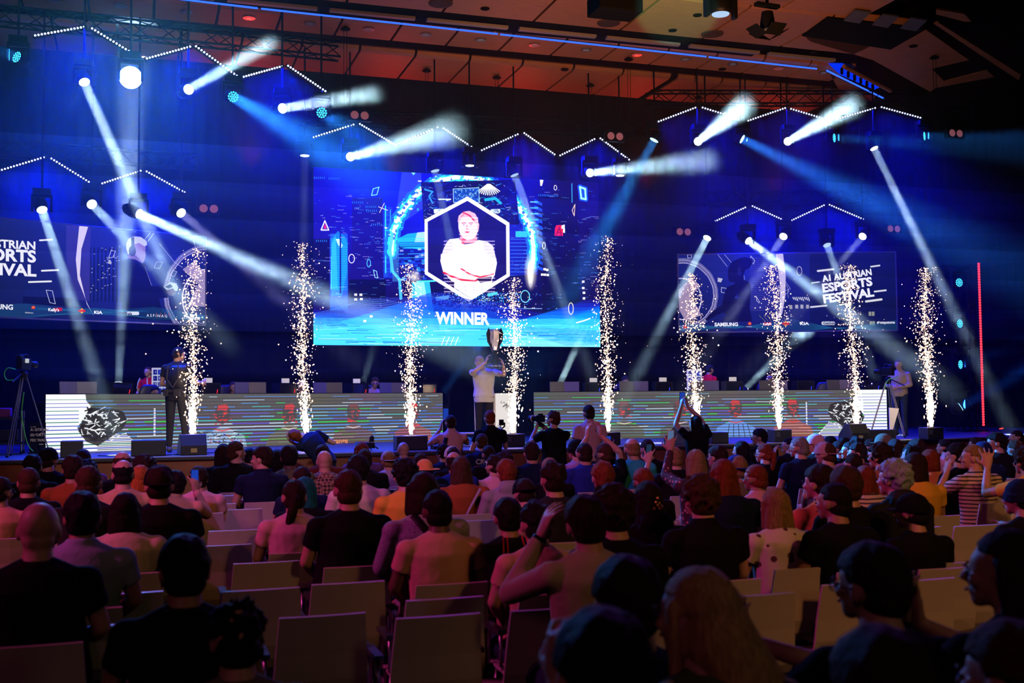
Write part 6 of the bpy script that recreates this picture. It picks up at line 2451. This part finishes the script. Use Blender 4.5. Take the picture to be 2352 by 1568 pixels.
# head x, head top y, head width, pose, hair, hair colour, shirt, options, label
AUD = [
    (112, 1023, 45, 'nr', 'short', 'dark', 'black', dict(cap='cap', capc='black'), 'in a black cap with pale peak, front left by the tripod'),
    (75, 1040, 38, 'n', 'thick', 'black', 'black', {}, 'in black directly left of the black cap with pale peak'),
    (168, 1041, 42, 'n', 'thick', 'dark', 'rust', {}, 'in a brown top with thick dark hair at front left'),
    (191, 1031, 34, 'n', 'short', 'dark', 'purple', {}, 'in purple grey, front left, against the low speaker box'),
    (199, 1054, 38, 'n', 'curly', 'black', 'black', {}, 'with dark curls between the purple shirt and the phone at left'),
    (203, 1068, 54, 'n', 'short', 'brown', 'charcoal', {}, 'with glowing ears and cropped brown hair in a charcoal top'),
    (282, 1035, 40, 'n', 'fringe', 'brown', 'black', {}, 'with a reddish lit crown in black behind the wide speaker box'),
    (283, 1054, 46, 'n', 'fringe', 'black', 'tan', {}, 'with a shiny bald crown in an orange lit tan T-shirt'),
    (331, 1043, 40, 'n', 'curly', 'dark', 'black', {}, 'with dark curls in front of the wide black speaker box'),
    (323, 1067, 42, 'n', 'long', 'ginger', 'pink', {}, 'with bright orange lit hair left of the big backward cap'),
    (366, 1061, 60, 'n', 'short', 'dark', 'black', dict(cap='cap', capback=True, fat=1.3), 'broad, in a backward black cap and black T-shirt'),
    (66, 1073, 47, 'n', 'short', 'brown', 'black', {}, 'in a black T-shirt with protruding ears near the left edge'),
    (2, 1094, 44, 'nr', 'short', 'dark', 'salmon', dict(glasses=1), 'with glasses in a salmon shirt at the left edge'),
    (90, 1149, 86, 'n', 'bald', 'dark', 'black', dict(fat=1.25), 'large, bald, in a black T-shirt at lower left'),
    (190, 1122, 74, 'n', 'thick', 'black', 'lightblue', dict(collar=1), 'in a pale blue shirt behind a bald person at left'),
    (288, 1129, 62, 'n', 'long', 'black', 'cream', {}, 'with long black hair and a pale top, left of the broad black T-shirt'),
    (403, 1076, 38, 'phr', 'thick', 'black', 'salmon', dict(sleeve=1, ph='R'), 'in a pink sleeved top filming with a raised phone at left'),
    (457, 1067, 30, 'n', 'thick', 'dark', 'pink', {}, 'in pale pink just right of the filming phone at left'),
    (513, 1018, 32, 'n', 'long', 'dark', 'black', {}, 'with a long dark tail of hair and yellow print on black, front row'),
    (543, 1012, 42, 'pr', 'short', 'brown', 'black', dict(sleeve=1), 'in a black jacket turning right to a neighbour in the front row'),
    (573, 1028, 26, 'n', 'short', 'black', 'black', {}, 'with a dark head between the two talking neighbours of the front row'),
    (602, 1021, 42, 'pl', 'thick', 'dark', 'navy', dict(collar=1), 'in a navy T-shirt with lanyard turning left in the front row'),
    (636, 1031, 26, 'n', 'bob', 'black', 'black', {}, 'with a dark bob of hair left of the olive T-shirt'),
    (664, 1019, 39, 'n', 'thick', 'black', 'olive', {}, 'in an olive T-shirt lit white on the left shoulder'),
    (745, 1033, 35, 'n', 'bald', 'dark', 'diamond', {}, 'bald, in a diamond patterned shirt'),
    (742, 1020, 32, 'nr', 'short', 'dark', 'maroon', {}, 'with short hair in a brown jacket behind the bald diamond shirt'),
    (694, 1070, 38, 'n', 'short', 'dark', 'navy', {}, 'in a navy T-shirt left of the diamond shirt'),
    (702, 1094, 48, 'nr', 'verylong', 'teal', 'black', {}, 'with very long teal hair beside a ponytail in pink'),
    (676, 1100, 55, 'n', 'ponytail', 'dark', 'pink', {}, 'with a ponytail in a pink lit T-shirt'),
    (800, 1077, 60, 'n', 'short', 'brown', 'black', dict(fat=1.3, scale=1.0), 'broad, brown haired, in a black T-shirt right of the pink ponytail'),
    (823, 1040, 46, 'n', 'thick', 'black', 'cream', {}, 'in a cream T-shirt with tall black hair'),
    (838, 1030, 34, 'n', 'short', 'dark', 'black', {}, 'in black right behind the tall black hair in cream'),
    (831, 1014, 30, 'n', 'long', 'red', 'purple', {}, 'with reddish long hair below the small camera rig'),
    (892, 1032, 31, 'n', 'short', 'light', 'lilac', dict(cap='cap', capc='lilac', capback=True), 'in a pale backward cap and lilac T-shirt'),
    (926, 1014, 27, 'n', 'bald', 'dark', 'navy', {}, 'bald in navy, in front of the wide black box'),
    (930, 1052, 47, 'n', 'curly', 'black', 'yellow', dict(sleeve=1), 'in a mustard yellow sweater with big dark curls'),
    (966, 1039, 26, 'n', 'short', 'dark', 'black', {}, 'with a small dark head just above the orange wide brimmed hat'),
    (975, 1050, 34, 'n', 'short', 'dark', 'navy', dict(cap='hat', capc='orange'), 'under an orange wide brimmed hat'),
    (973, 1082, 62, 'n', 'bob', 'dark', 'speckled', dict(sleeve=1, strap=1), 'with a cyan lit bob and speckled sweater crossed by a strap'),
    (1005, 1123, 62, 'n', 'short', 'black', 'salmon', dict(), 'in a salmon T-shirt seated behind the speckled sweater'),
    (1018, 1019, 26, 'nl', 'curly', 'dark', 'navy', {}, 'with a small curly head and navy top before the pale phone holder'),
    (1040, 1021, 34, 'n', 'short', 'dark', 'black', dict(cap='cap', capc='cream', capback=True), 'in a white patterned backward cap near the cables'),
    (1043, 1036, 36, 'nr', 'fringe', 'dark', 'blue', {}, 'balding in a dark blue T-shirt left of long brown hair'),
    (1059, 1047, 42, 'n', 'long', 'brown', 'rust', dict(strap=2), 'with long brown hair in a rust top with a pale strap'),
    (1106, 995, 27, 'n', 'short', 'brown', 'navy', dict(crew=1), 'in a navy shirt with CREW on the back'),
    (1122, 1022, 30, 'n', 'short', 'dark', 'black', {}, 'with a cropped dark head in black, right of the CREW shirt'),
    (1134, 1042, 32, 'nl', 'messy', 'dark', 'pink', {}, 'in a pale pink top left of the pale hooded sweater'),
    (1158, 1036, 26, 'n', 'curly', 'dark', 'black', {}, 'with a small curly dark head behind the teal lit bowl of hair'),
    (1163, 1050, 42, 'n', 'thick', 'red', 'grey', dict(sleeve=1, hood=1), 'in a light grey hooded sweater with a teal lit crown'),
    (1205, 1092, 40, 'lf', 'short', 'dark', 'orange', dict(cap='cap', capback=True), 'bent forward in an orange T-shirt and black cap'),
    (1220, 1012, 33, 'n', 'thick', 'dark', 'navy', {}, 'with thick dark hair in navy, second row left of the photographer'),
    (1223, 1027, 29, 'n', 'bald', 'dark', 'navy', dict(collar=1), 'bald in a navy collared shirt before the photographer'),
    (1262, 1050, 26, 'n', 'short', 'light', 'black', {}, 'light haired behind the large messy dark head'),
    (1270, 1055, 54, 'n', 'messy', 'dark', 'charcoal', dict(), 'with a large messy dark head and charcoal T-shirt, centre'),
    (1324, 1005, 34, 'nl', 'short', 'black', 'lilac', dict(cap='beanie'), 'in a black cap and lilac T-shirt before the pink shirt'),
    (1342, 1016, 33, 'n', 'short', 'dark', 'blue', {}, 'in a royal blue T-shirt with pale lit hair'),
    (1386, 1017, 33, 'up', 'short', 'brown', 'black', {}, 'clapping with both arms raised high'),
    (1399, 1002, 33, 'n', 'thick', 'black', 'black', {}, 'with thick black hair right of the clapping raised arms'),
    (1384, 1056, 47, 'n', 'thick', 'red', 'charcoal', {}, 'with dark red hair between the blue and turquoise shirts'),
    (1451, 1005, 38, 'phl', 'fringe', 'light', 'turquoise', dict(ph='L'), 'in a turquoise shirt filming with a raised phone'),
    (1166, 1137, 55, 'n', 'thick', 'black', 'black', dict(strap=3), 'in a black vest with thin red straps'),
    (1231, 1145, 70, 'n', 'messy', 'black', 'salmon', dict(low=-.2), 'with a large black head and reddish lit T-shirt, centre'),
    (1346, 1128, 82, 'hh', 'thick', 'dark', 'beige', dict(sleeve=1, watch=1), 'in a beige sweater holding a hand to the head'),
    (1406, 1110, 78, 'n', 'curly', 'dark', 'black', dict(sleeve=1), 'with large dark curls in black behind the beige sweater'),
    (1477, 1073, 46, 'n', 'short', 'red', 'black', {}, 'with dark red hair behind the gold hair clip'),
    (1488, 1103, 62, 'n', 'long', 'black', 'black', dict(sleeve=1, hood=1, clip=1), 'with a gold clip in long black hair'),
    (1487, 1008, 31, 'n', 'short', 'dark', 'black', {}, 'in a black T-shirt right of the turquoise shirt'),
    (1548, 1025, 36, 'phl', 'short', 'light', 'black', dict(ph='l'), 'with sandy hair in black, holding a dark phone at the left'),
    (1598, 1031, 40, 'phh', 'long', 'light', 'floral_red', dict(sleeve=1, ph='Y'), 'in a red floral blouse holding a yellow phone high'),
    (1608, 1088, 66, 'n', 'curly', 'brown', 'black', dict(collar=1), 'with curly brown hair in a black polo shirt'),
    (1648, 1019, 36, 'nl', 'thick', 'dark', 'black', dict(glasses=1), 'with glasses and dark hair right of the long black hair'),
    (1661, 1053, 54, 'n', 'verylong', 'red', 'navy', {}, 'with very long red hair in navy'),
    (1703, 1012, 32, 'nl', 'long', 'black', 'navy', {}, 'with blue lit black hair behind the blue and white cap'),
    (1694, 1040, 42, 'n', 'short', 'light', 'olive', dict(cap='cap', capc='blue', capback=True), 'in a blue and white backward cap'),
    (1735, 1066, 46, 'nl', 'short', 'red', 'pink', dict(glasses=1, collar=1), 'with glasses in a pink lit polo shirt'),
    (1744, 982, 36, 'pl', 'thick', 'black', 'black', dict(glasses=1), 'tall with glasses in black, profile before the orange LED figure'),
    (1755, 1018, 32, 'nl', 'ponytail', 'red', 'black', dict(glasses=1), 'with tied reddish hair and pale glasses'),
    (1811, 1005, 23, 'ch', 'short', 'black', 'black', dict(glasses=1), 'with a hand on the chin left of the grey haired navy shirt'),
    (1835, 1002, 36, 'nl', 'short', 'grey', 'navy', dict(glasses=1, fat=1.15), 'grey haired in a wide navy T-shirt'),
    (1781, 1119, 62, 'n', 'halfup', 'light', 'floral_white', dict(), 'with half tied fair hair in a white floral top'),
    (1872, 993, 31, 'pl', 'short', 'brown', 'black', dict(cap='cap', capc='pink'), 'in a pink cap seen from the side'),
    (1897, 1011, 36, 'nl', 'short', 'brown', 'lilac', dict(cap='cap', capc='camo', capback=True), 'in a camouflage backward cap and lilac T-shirt'),
    (1907, 998, 27, 'n', 'short', 'black', 'black', dict(cap='beanie'), 'in a black beanie behind the camouflage cap'),
    (1925, 1012, 26, 'nl', 'short', 'dark', 'black', {}, 'with a dark head right beside the camouflage cap'),
    (1938, 1001, 27, 'n', 'thick', 'black', 'black', {}, 'in a dark cap below the eighth sparks'),
    (1967, 1000, 30, 'n', 'messy', 'black', 'black', {}, 'with messy black hair below the wedge with a pale top'),
    (1951, 1014, 24, 'ch', 'short', 'dark', 'lilac', {}, 'in pale profile with a hand at the mouth, right of centre'),
    (1969, 1014, 32, 'pl', 'thick', 'dark', 'maroon', {}, 'turned left with dark hair and a maroon top'),
    (1998, 1008, 24, 'nl', 'short', 'dark', 'rust', {}, 'with a reddish face left of the flat cap'),
    (2028, 992, 34, 'nl', 'short', 'brown', 'black', dict(cap='flatcap', capc='olive'), 'in a flat cap'),
    (2021, 1015, 42, 'nl', 'curly', 'dark', 'rust', dict(glasses=1), 'with glasses and dark curls in an orange purple shirt'),
    (2056, 1007, 32, 'n', 'bob', 'dark', 'black', {}, 'with a straight dark bob right of the flat cap'),
    (1960, 1040, 34, 'n', 'short', 'dark', 'maroon', {}, 'with a small dark head above long red brown hair'),
    (1883, 1061, 56, 'nl', 'thick', 'dark', 'orange', dict(), 'in an orange T-shirt with a dark print on the back'),
    (1942, 1064, 58, 'n', 'thick', 'brown', 'black', dict(fat=1.15), 'with round brown hair in a black T-shirt, right of the orange print'),
    (1986, 1068, 40, 'n', 'verylong', 'red', 'striped', {}, 'with long red brown hair and a striped top'),
    (2053, 1053, 54, 'nl', 'curly', 'silver', 'charcoal', dict(hood=1, sleeve=1), 'with frizzy pale hair lit cyan and a dark hooded sweater'),
    (1916, 1107, 60, 'nl', 'short', 'black', 'black', dict(), 'with a shaved neck in a black shirt at right'),
    (2094, 1125, 50, 'nl', 'short', 'black', 'black', dict(cap='cap', capc='black'), 'small, in a black cap, behind an empty chair at right'),
    (2105, 1005, 32, 'nl', 'thick', 'dark', 'black', {}, 'with thick dark hair below the right spark machine'),
    (2092, 1019, 34, 'nl', 'messy', 'black', 'black', {}, 'with messy black hair right of the straight bob'),
    (2100, 1038, 44, 'nl', 'long', 'dark', 'yellow', {}, 'with long dark hair and a yellow hood, far right'),
    (2135, 1031, 36, 'nl', 'bob', 'red', 'orange', {}, 'with a pale lit red bob and orange top, far right'),
    (2169, 1008, 27, 'nl', 'short', 'black', 'pink', dict(hood=1), 'in a pink hooded top, far right'),
    (2199, 1013, 38, 'nl', 'thick', 'black', 'black', {}, 'with white lit black hair in black, far right'),
    (2234, 1021, 38, 'ch', 'short', 'light', 'striped', {}, 'in a striped shirt with a hand at the mouth, far right'),
    (2241, 1003, 26, 'nl', 'short', 'dark', 'black', dict(glasses=1), 'with glasses behind the striped shirt, far right'),
    (2257, 1010, 33, 'n', 'short', 'black', 'navy', dict(cap='beanie', capc='navy'), 'in a navy beanie, far right'),
    (2288, 990, 34, 'pl', 'thick', 'black', 'black', {}, 'in profile with white lit black hair, far right'),
    (2334, 987, 24, 'pl', 'short', 'dark', 'black', {}, 'in profile at the right edge, by the stage'),
    (2331, 1010, 30, 'phl', 'short', 'brown', 'salmon', dict(ph='T'), 'with purple lit hair holding a large phone, far right'),
    (2356, 1022, 44, 'phl', 'curly', 'dark', 'yellow', {}, 'with curly hair and a raised wrist with a bracelet, right edge'),
    (2345, 1093, 60, 'nl', 'short', 'black', 'black', dict(cap='beanie', capc='navy'), 'with a dark blue lit head at the right edge'),
    (425, 1218, 104, 'n', 'thick', 'black', 'black', dict(), 'with a round black head and a black T-shirt, lower left'),
    (545, 1368, 118, 'n', 'spiky', 'black', 'olive', dict(), 'with spiky hair at the bottom left of centre'),
    (1438, 1263, 134, 'n', 'thick', 'dark', 'navy', {}, 'with a big round dark head, lower centre right'),
    (1383, 1378, 190, 'fn', 'thick', 'black', 'navy', {}, 'nearest the camera with a raised bare left arm, bottom centre'),
    (1605, 1299, 128, 'nl', 'flow', 'blond', 'green_floral', {}, 'with long blond hair and a floral top, bottom right of centre'),
    (2003, 1233, 124, 'cl2', 'thick', 'dark', 'black', dict(glasses=1), 'with glasses in a black T-shirt, clapping, lower right'),
    (2020, 1419, 190, 'n', 'thick', 'dark', 'charcoal', {}, 'with a wide brown head at the bottom right'),
    (2312, 1213, 160, 'cl', 'long', 'dark', 'black', dict(watch=1), 'with long hair clapping at the right edge'),
    (2325, 1407, 175, 'nl', 'thick', 'brown', 'black', {}, 'in the bottom right corner'),
]
rr = random.Random(21)
ROOTS = []
PHPOS = {}
for x, y, w, po, hair, hc, sh, op, lab in AUD:
    op = dict(op)
    d = 430. / w
    zt = 1.85 - (y - HZ(x)) * d / F
    zt = max(1.28, min(1.42, zt)) if w < 60 else max(1.25, min(1.46, zt))
    if po == 'lf':
        zt = 1.25
    d = (1.85 - zt) * F / (y - HZ(x))
    P = PO[po]
    R = head_rot(P)
    htop = P['head'][2] + .118 + (.018 if hair in ('thick', 'messy', 'curly', 'spiky') else 0) + (.02 if op.get('cap') else 0)
    s = zt / htop * op.pop('scale', 1.)
    top = at(x, y, d)
    off = Matrix.Rotation(A, 3, 'Z') @ Vector((P['head'][0], P['head'][1] - .01, 0)) * s
    loc = Vector((top.x - off.x, top.y - off.y, 0))
    # keep neighbours from sitting inside one another
    for _ in range(2):
        for q, qy in ROOTS:
            dd = (loc - q)
            if dd.length < .46:
                k = (.46 - dd.length)
                rd_ = Vector((loc.x, loc.y, 0)).normalized()
                loc += rd_ * k * (1 if y < qy else -1)
    ROOTS.append((loc.copy(), y))
    # the eye ray through the head top stays where it was: rescale the height
    dy = (loc + off).y
    s = max(1.17, min(1.5, 1.85 - (y - HZ(x)) * dy / F)) / htop
    ex = {k: op.pop(k) for k in ('ph', 'strap', 'crew', 'clip', 'watch') if k in op}
    full = 'person ' + lab
    near = w > 100
    fat = op.get('fat', 1.)
    p = person(loc, A, P, 'sit_' + po, full, sh, hair, hc, 'd' if x in (1005, 664) else ('m' if rr.random() < .25 else 'l'), 'charcoal' if rr.random() < .5 else 'jeans', scale=s,
               voxel=.009, shoes=w > 45, face=po in ('pl', 'ch', 'pr', 'cl', 'cl2', 'nl', 'nr'), group=None, **op)
    LM = Matrix.LocRotScale(loc, Matrix.Rotation(A, 3, 'Z').to_quaternion(), Vector((s, s, s)))
    if 'ph' in ex:
        i_ = 1 if ex['ph'] == 'R' else 0
        wr, hd = Vector(P['wr'][i_]), Vector(P['hd'][i_]).normalized()
        pp = LM @ (wr + hd * .13 + Vector((0, .0, 0)))
        txt = {'R': 'phone filming the stage held up by the pink sleeve at left', 'L': 'phone with blue picture held up by the turquoise shirt', 'l': 'dark phone held up left of the sandy hair',
               'Y': 'phone in a yellow case held up by the floral blouse', 'T': 'large dark phone held up at the far right'}[ex['ph']]
        ph = phone(pp, A, .1, PHD if ex['ph'] in 'lT' else (PHW if ex['ph'] == 'Y' else PHL), txt, CL['yellow'] if ex['ph'] == 'Y' else BLACK, 1.25 if ex['ph'] == 'T' else .9)
    if ex.get('strap') in (1, 2):
        m_ = BLACK if ex['strap'] == 1 else CL['lilac']
        MB().loft([(-.10, -.155, 1.1), (.02, -.205, .95), (.12, -.20, .78), (.17, -.17, .68)] if ex['strap'] == 1 else [(.12, -.19, 1.05), (.03, -.20, .9), (-.06, -.19, .72)], [.022] * 4 if ex['strap'] == 1 else [.012] * 3, [.006] * 4 if ex['strap'] == 1 else [.006] * 3, (1, 0, .4)).build('strap', m_, p, True)
    if ex.get('strap') == 3:
        for sx in (-.09, -.06, .06, .09):
            MB().tube([(sx * .8, -.13, 1.1), (sx, -.19, 1.0), (sx * .9, -.195, .8)], .004, 5).build('strap', CL['red'], p)
    if 'crew' in ex:
        text('CREW', .09, 'lettering', mat('print_pale', (.6, .6, .65), .7), p, (-.14, -.192, .93), (math.pi / 2, 0, 0), bold=.002)
        MB().box((0, -.188, .90), (.15, .003, .006)).build('print_line', CL['red'], p)
    if 'clip' in ex:
        b = MB()
        for dx, dz in ((0, .03), (-.012, .005), (.012, .0), (-.022, -.03), (.026, -.018), (.0, -.012), (.012, -.03)):
            b.ell((dx, -.13, 1.20 + dz), (.008, .006, .012), 8, 5)
        b.build('hair_clip', mat('gold', (.9, .6, .15), .25, 1.), p, True)
    if 'watch' in ex:
        wr, el = Vector(P['wr'][0]), Vector(P['el'][0])
        dd = (wr - el).normalized()
        MB().loft([wr - dd * .03, wr], [.034, .033], [.034, .033]).build('watch', BLACK, p, True)
    if sh == 'orange' and x == 1883:
        b = MB()
        for k in range(14):
            a = k / 14 * 2 * math.pi
            b.tube([(-.02, -.193, .90), (-.02 + .055 * math.cos(a), -.19, .90 + .06 * math.sin(a))], .006, 5)
        b.build('shirt_print', CL['maroon'], p)
    cl_ = ('pale chair of person ' + lab).split()
    cl_ = cl_[:16]
    while cl_[-1] in ('the', 'a', 'of', 'at', 'in', 'to', 'and', 'left', 'right', 'with', 'by', 'on'):
        cl_.pop()
    chair(loc, A, ' '.join(cl_).rstrip(','), arm=(3 if x < 1250 and w > 40 else 0))

# empty chairs: x centre and y of the back's top edge
EMP = [
    (546, 1118, 'first row behind the black jacket'), (633, 1119, 'left of the lit olive T-shirt arm'), (515, 1134, 'overlapped by its neighbours, right of the pink sleeves'), (612, 1135, 'behind the lit bare arm, partly behind the ponytail'),
    (494, 1155, 'just right of the pink sleeved person'), (590, 1149, 'left of the ponytail, second of three in a stair'), (552, 1169, 'magenta lit, with others overlapping behind'),
    (540, 1214, 'wide, left of the pink ponytail person'), (510, 1248, 'between the round black head and the ponytail'), (612, 1284, 'below the chair of the pink ponytail'),
    (363, 1298, 'left of the round black head'), (300, 1262, 'with hand shadows, under the long black hair'), (283, 1366, 'low at left, left of the round black head'), (236, 1310, 'beside the sleeve of the pale blue shirt'),
    (168, 1446, 'large, in the lower left corner'), (600, 1347, 'left of the aisle, right of the spiky head'), (741, 1405, 'large, in the front centre left of the aisle'), (800, 1332, 'third from bottom beside the aisle'),
    (815, 1278, 'fourth from bottom beside the aisle'), (905, 1200, 'in the aisle side behind the speckled sweater'), (1068, 1152, 'pale, right of the salmon T-shirt head'), (1045, 1128, 'small, right of the cyan lit bob'),
    (1120, 1190, 'left of the thin red straps'), (1018, 1320, 'behind the salmon T-shirt, right of the aisle'), (1005, 1386, 'largest, bottom centre right of the aisle'), (1245, 1312, 'left of the beige elbow'),
    (1262, 1374, 'large, beside the raised bare arm'), (907, 1097, 'lilac lit, left of the mustard sweater'), (1135, 1106, 'small, left of the grey hooded sweater'), (1315, 1110, 'small, behind the royal blue T-shirt'),
    (1607, 1290, 'behind the long blond head'), (1541, 1240, 'pale green lit, right of large dark curls'), (1742, 1340, 'lower right, left of the glasses and black T-shirt'), (1790, 1278, 'large pale, behind the white floral top'),
    (1960, 1330, 'wide, behind the clapping person with glasses'), (1912, 1272, 'left of the thick dark head with glasses'), (2108, 1208, 'behind the small black cap'), (2112, 1252, 'second behind the small black cap'),
    (2118, 1316, 'third behind the small black cap'), (2240, 1203, 'dark, behind the tilted pale chairs'), (2235, 1288, 'dark, left of the long haired clapping person'), (2130, 1112, 'pale, below the yellow hood'),
    (2205, 1108, 'pale and turned, with its seat showing at far right'), (2290, 1140, 'half hidden behind the striped shirt'), (1720, 1195, 'pink lit, right of curly brown hair'), (1780, 1093, 'violet, left of the wide navy T-shirt'),
    (1850, 1085, 'violet, beside the wide navy T-shirt'), (1240, 1222, 'pale, right of the large black head, centre'), (2180, 1085, 'small violet, right of the yellow hood'), (720, 1140, 'lilac lit, right of the teal hair'),
    (870, 1120, 'small lilac, right of the cream T-shirt'), (2330, 1120, 'at the right edge below the raised wrist'),
]
for x, y, lab in EMP:
    d = F * (1.85 - .865) / (y - HZ(x))
    p = at(x, y, d)
    loc = Vector((p.x, p.y, 0)) + V * .30
    for _ in range(3):
        for q, qy in ROOTS:
            dd = loc - q
            if dd.length < .46:
                rd_ = Vector((loc.x, loc.y, 0)).normalized()
                loc += rd_ * (.46 - dd.length) * (1 if dd.dot(rd_) > 0 else -1)
    ROOTS.append((loc.copy(), y))
    rz = A + {2205: .12, 2130: .05, 2290: .1}.get(x, 0)
    chair(loc, rz, 'empty pale shell chair, ' + lab, arm=(3 if x < 1250 and y > 1180 else 0), group='empty shell chairs')

# ---- people standing in front of the stage
def fl(px, d):
    p = at(px, 1000, d)
    return Vector((p.x, p.y, 0))


SL = dict(STAND)
BEND = pose(STAND, pel=(.12, -.05, .93), chest=(-.08, .16, 1.24), neck=(-.20, .22, 1.31), head=(-.31, .25, 1.32), roll=-.9, yaw=.5, side=(.8, .3, .5),
            el=((-.12, .42, 1.10), (.30, .24, 1.20)), wr=((-.36, .48, 1.24), (.0, .38, 1.32)), hd=((-.3, .1, .5), (-.7, .2, .1)), kn=((.0, .02, .5), (.2, .02, .5)), an=((.0, -.02, .09), (.22, -.02, .09)), toe=((0, .15, .03), (.24, .15, .03)))
person(fl(728, 17.9), A, BEND, 'bend', 'person in a navy T-shirt bending over the stage edge in front of the second sparks', 'navy', 'thick', 'red', sleeve=.6, voxel=.010, scale=1.0)
PHO = pose(STAND, el=((-.30, .16, 1.28), (.30, .16, 1.28)), wr=((-.09, .28, 1.50), (.09, .28, 1.50)), hd=((.15, .1, 1), (-.15, .1, 1)))
q = person(fl(1036, 16.6), A, PHO, 'ph_stand', 'person in a pale polo shirt filming with both hands, standing before the stage', 'pink', 'short', 'dark', sleeve=.6, collar=True, voxel=.010, scale=.96, fat=1.05)
MB().loft([(-.12, -.15, 1.38), (-.15, -.14, 1.2), (-.15, -.12, 1.02)], [.03] * 3, [.02] * 3).build('camera_strap', CL['navy'], q, True)
phone(q.location + Vector((0, 0, 1.66)) + V * .30, A, 0, PHL, 'phone held up by the pale polo shirt before the stage', BLACK, 1.2)
q = person(fl(1126, 16.9), A, pose(STAND, el=((-.27, .05, 1.14), (.28, .12, 1.16)), wr=((-.15, .3, 1.2), (.28, .3, 1.36)), hd=((.3, .6, .3), (0, .6, .6))), 'gimbal', 'person in a black T-shirt holding a small gimbal camera before the winner', 'black', 'short', 'red', voxel=.010, scale=.995, fat=1.05, collar=True)
c0 = q.location + Matrix.Rotation(A, 3, 'Z') @ Vector((.29, .36, 1.40))
e = empty('gimbal_camera', c0, A, 'small camera on a gimbal beside the black T-shirt before the winner', 'camera')
MB().box((0, 0, .12), (.035, .02, .045)).build('camera_body', BLACK, e, bevel=.006)
MB().tube([(0, 0, -.05), (0, 0, .02), (.05, 0, .06), (.05, 0, .12)], .013).build('handle', BLACK, e, True)
q = person(fl(1272, 16.4), A, pose(STAND, yaw=.55, el=((-.30, .18, 1.26), (.24, .22, 1.28)), wr=((-.16, .30, 1.48), (.0, .30, 1.46)), hd=((.3, .4, .5), (-.4, .3, .3))), 'photog', 'person in a black T-shirt looking through a camera with a long lens', 'black', 'messy', 'brown', voxel=.010, scale=.985, fat=1.1)
c0 = q.location + Matrix.Rotation(A, 3, 'Z') @ Vector((-.13, .20, 1.585))
e = empty('photo_camera', c0, A + .55, 'photo camera with a pale ringed lens held by the black T-shirt', 'camera')
MB().box((0, 0, 0), (.07, .035, .05)).box((0, 0, .055), (.03, .03, .02)).build('body', BLACK, e, bevel=.008)
MB().loft([(0, .03, 0), (0, .12, 0), (0, .2, 0)], [.035, .04, .05], [.035, .04, .05], (1, 0, 0), 18).build('lens', BLACK, e, True)
MB().loft([(0, .135, 0), (0, .15, 0)], [.052, .052], [.052, .052], (1, 0, 0), 18).build('lens_ring', CL['cream'], e, True)
person(fl(1354, 16.8), A, pose(STAND, yaw=.1), 'stand', 'tall person in a pink lit T-shirt standing before the right desk', 'pink', 'short', 'dark', voxel=.010, scale=1.035, collar=True)
ARMS_UP = pose(STAND, yaw=.35, raise_=(.06, .06), el=((-.30, .10, 1.58), (.16, .16, 1.66)), wr=((-.15, .2, 1.86), (-.03, .24, 1.86)), hd=((.15, .1, 1), (-.15, .1, 1)))
q = person(fl(1600, 16.2), A, ARMS_UP, 'armsup', 'person with long black hair and black dress holding a phone high overhead', 'black', 'verylong', 'black', trousers='black', voxel=.010, scale=.94)
MB().loft([(0, 0, .4), (0, 0, .7), (0, 0, .95)], [.24, .21, .18], [.18, .16, .14], (1, 0, 0), 18).build('skirt', CL['black'], q, True)
phone(q.location + Matrix.Rotation(A, 3, 'Z') @ Vector((-.10, .24, 1.87)), A, .1, PHL, 'phone held high overhead by the long black hair and dress', BLACK, 1.1)
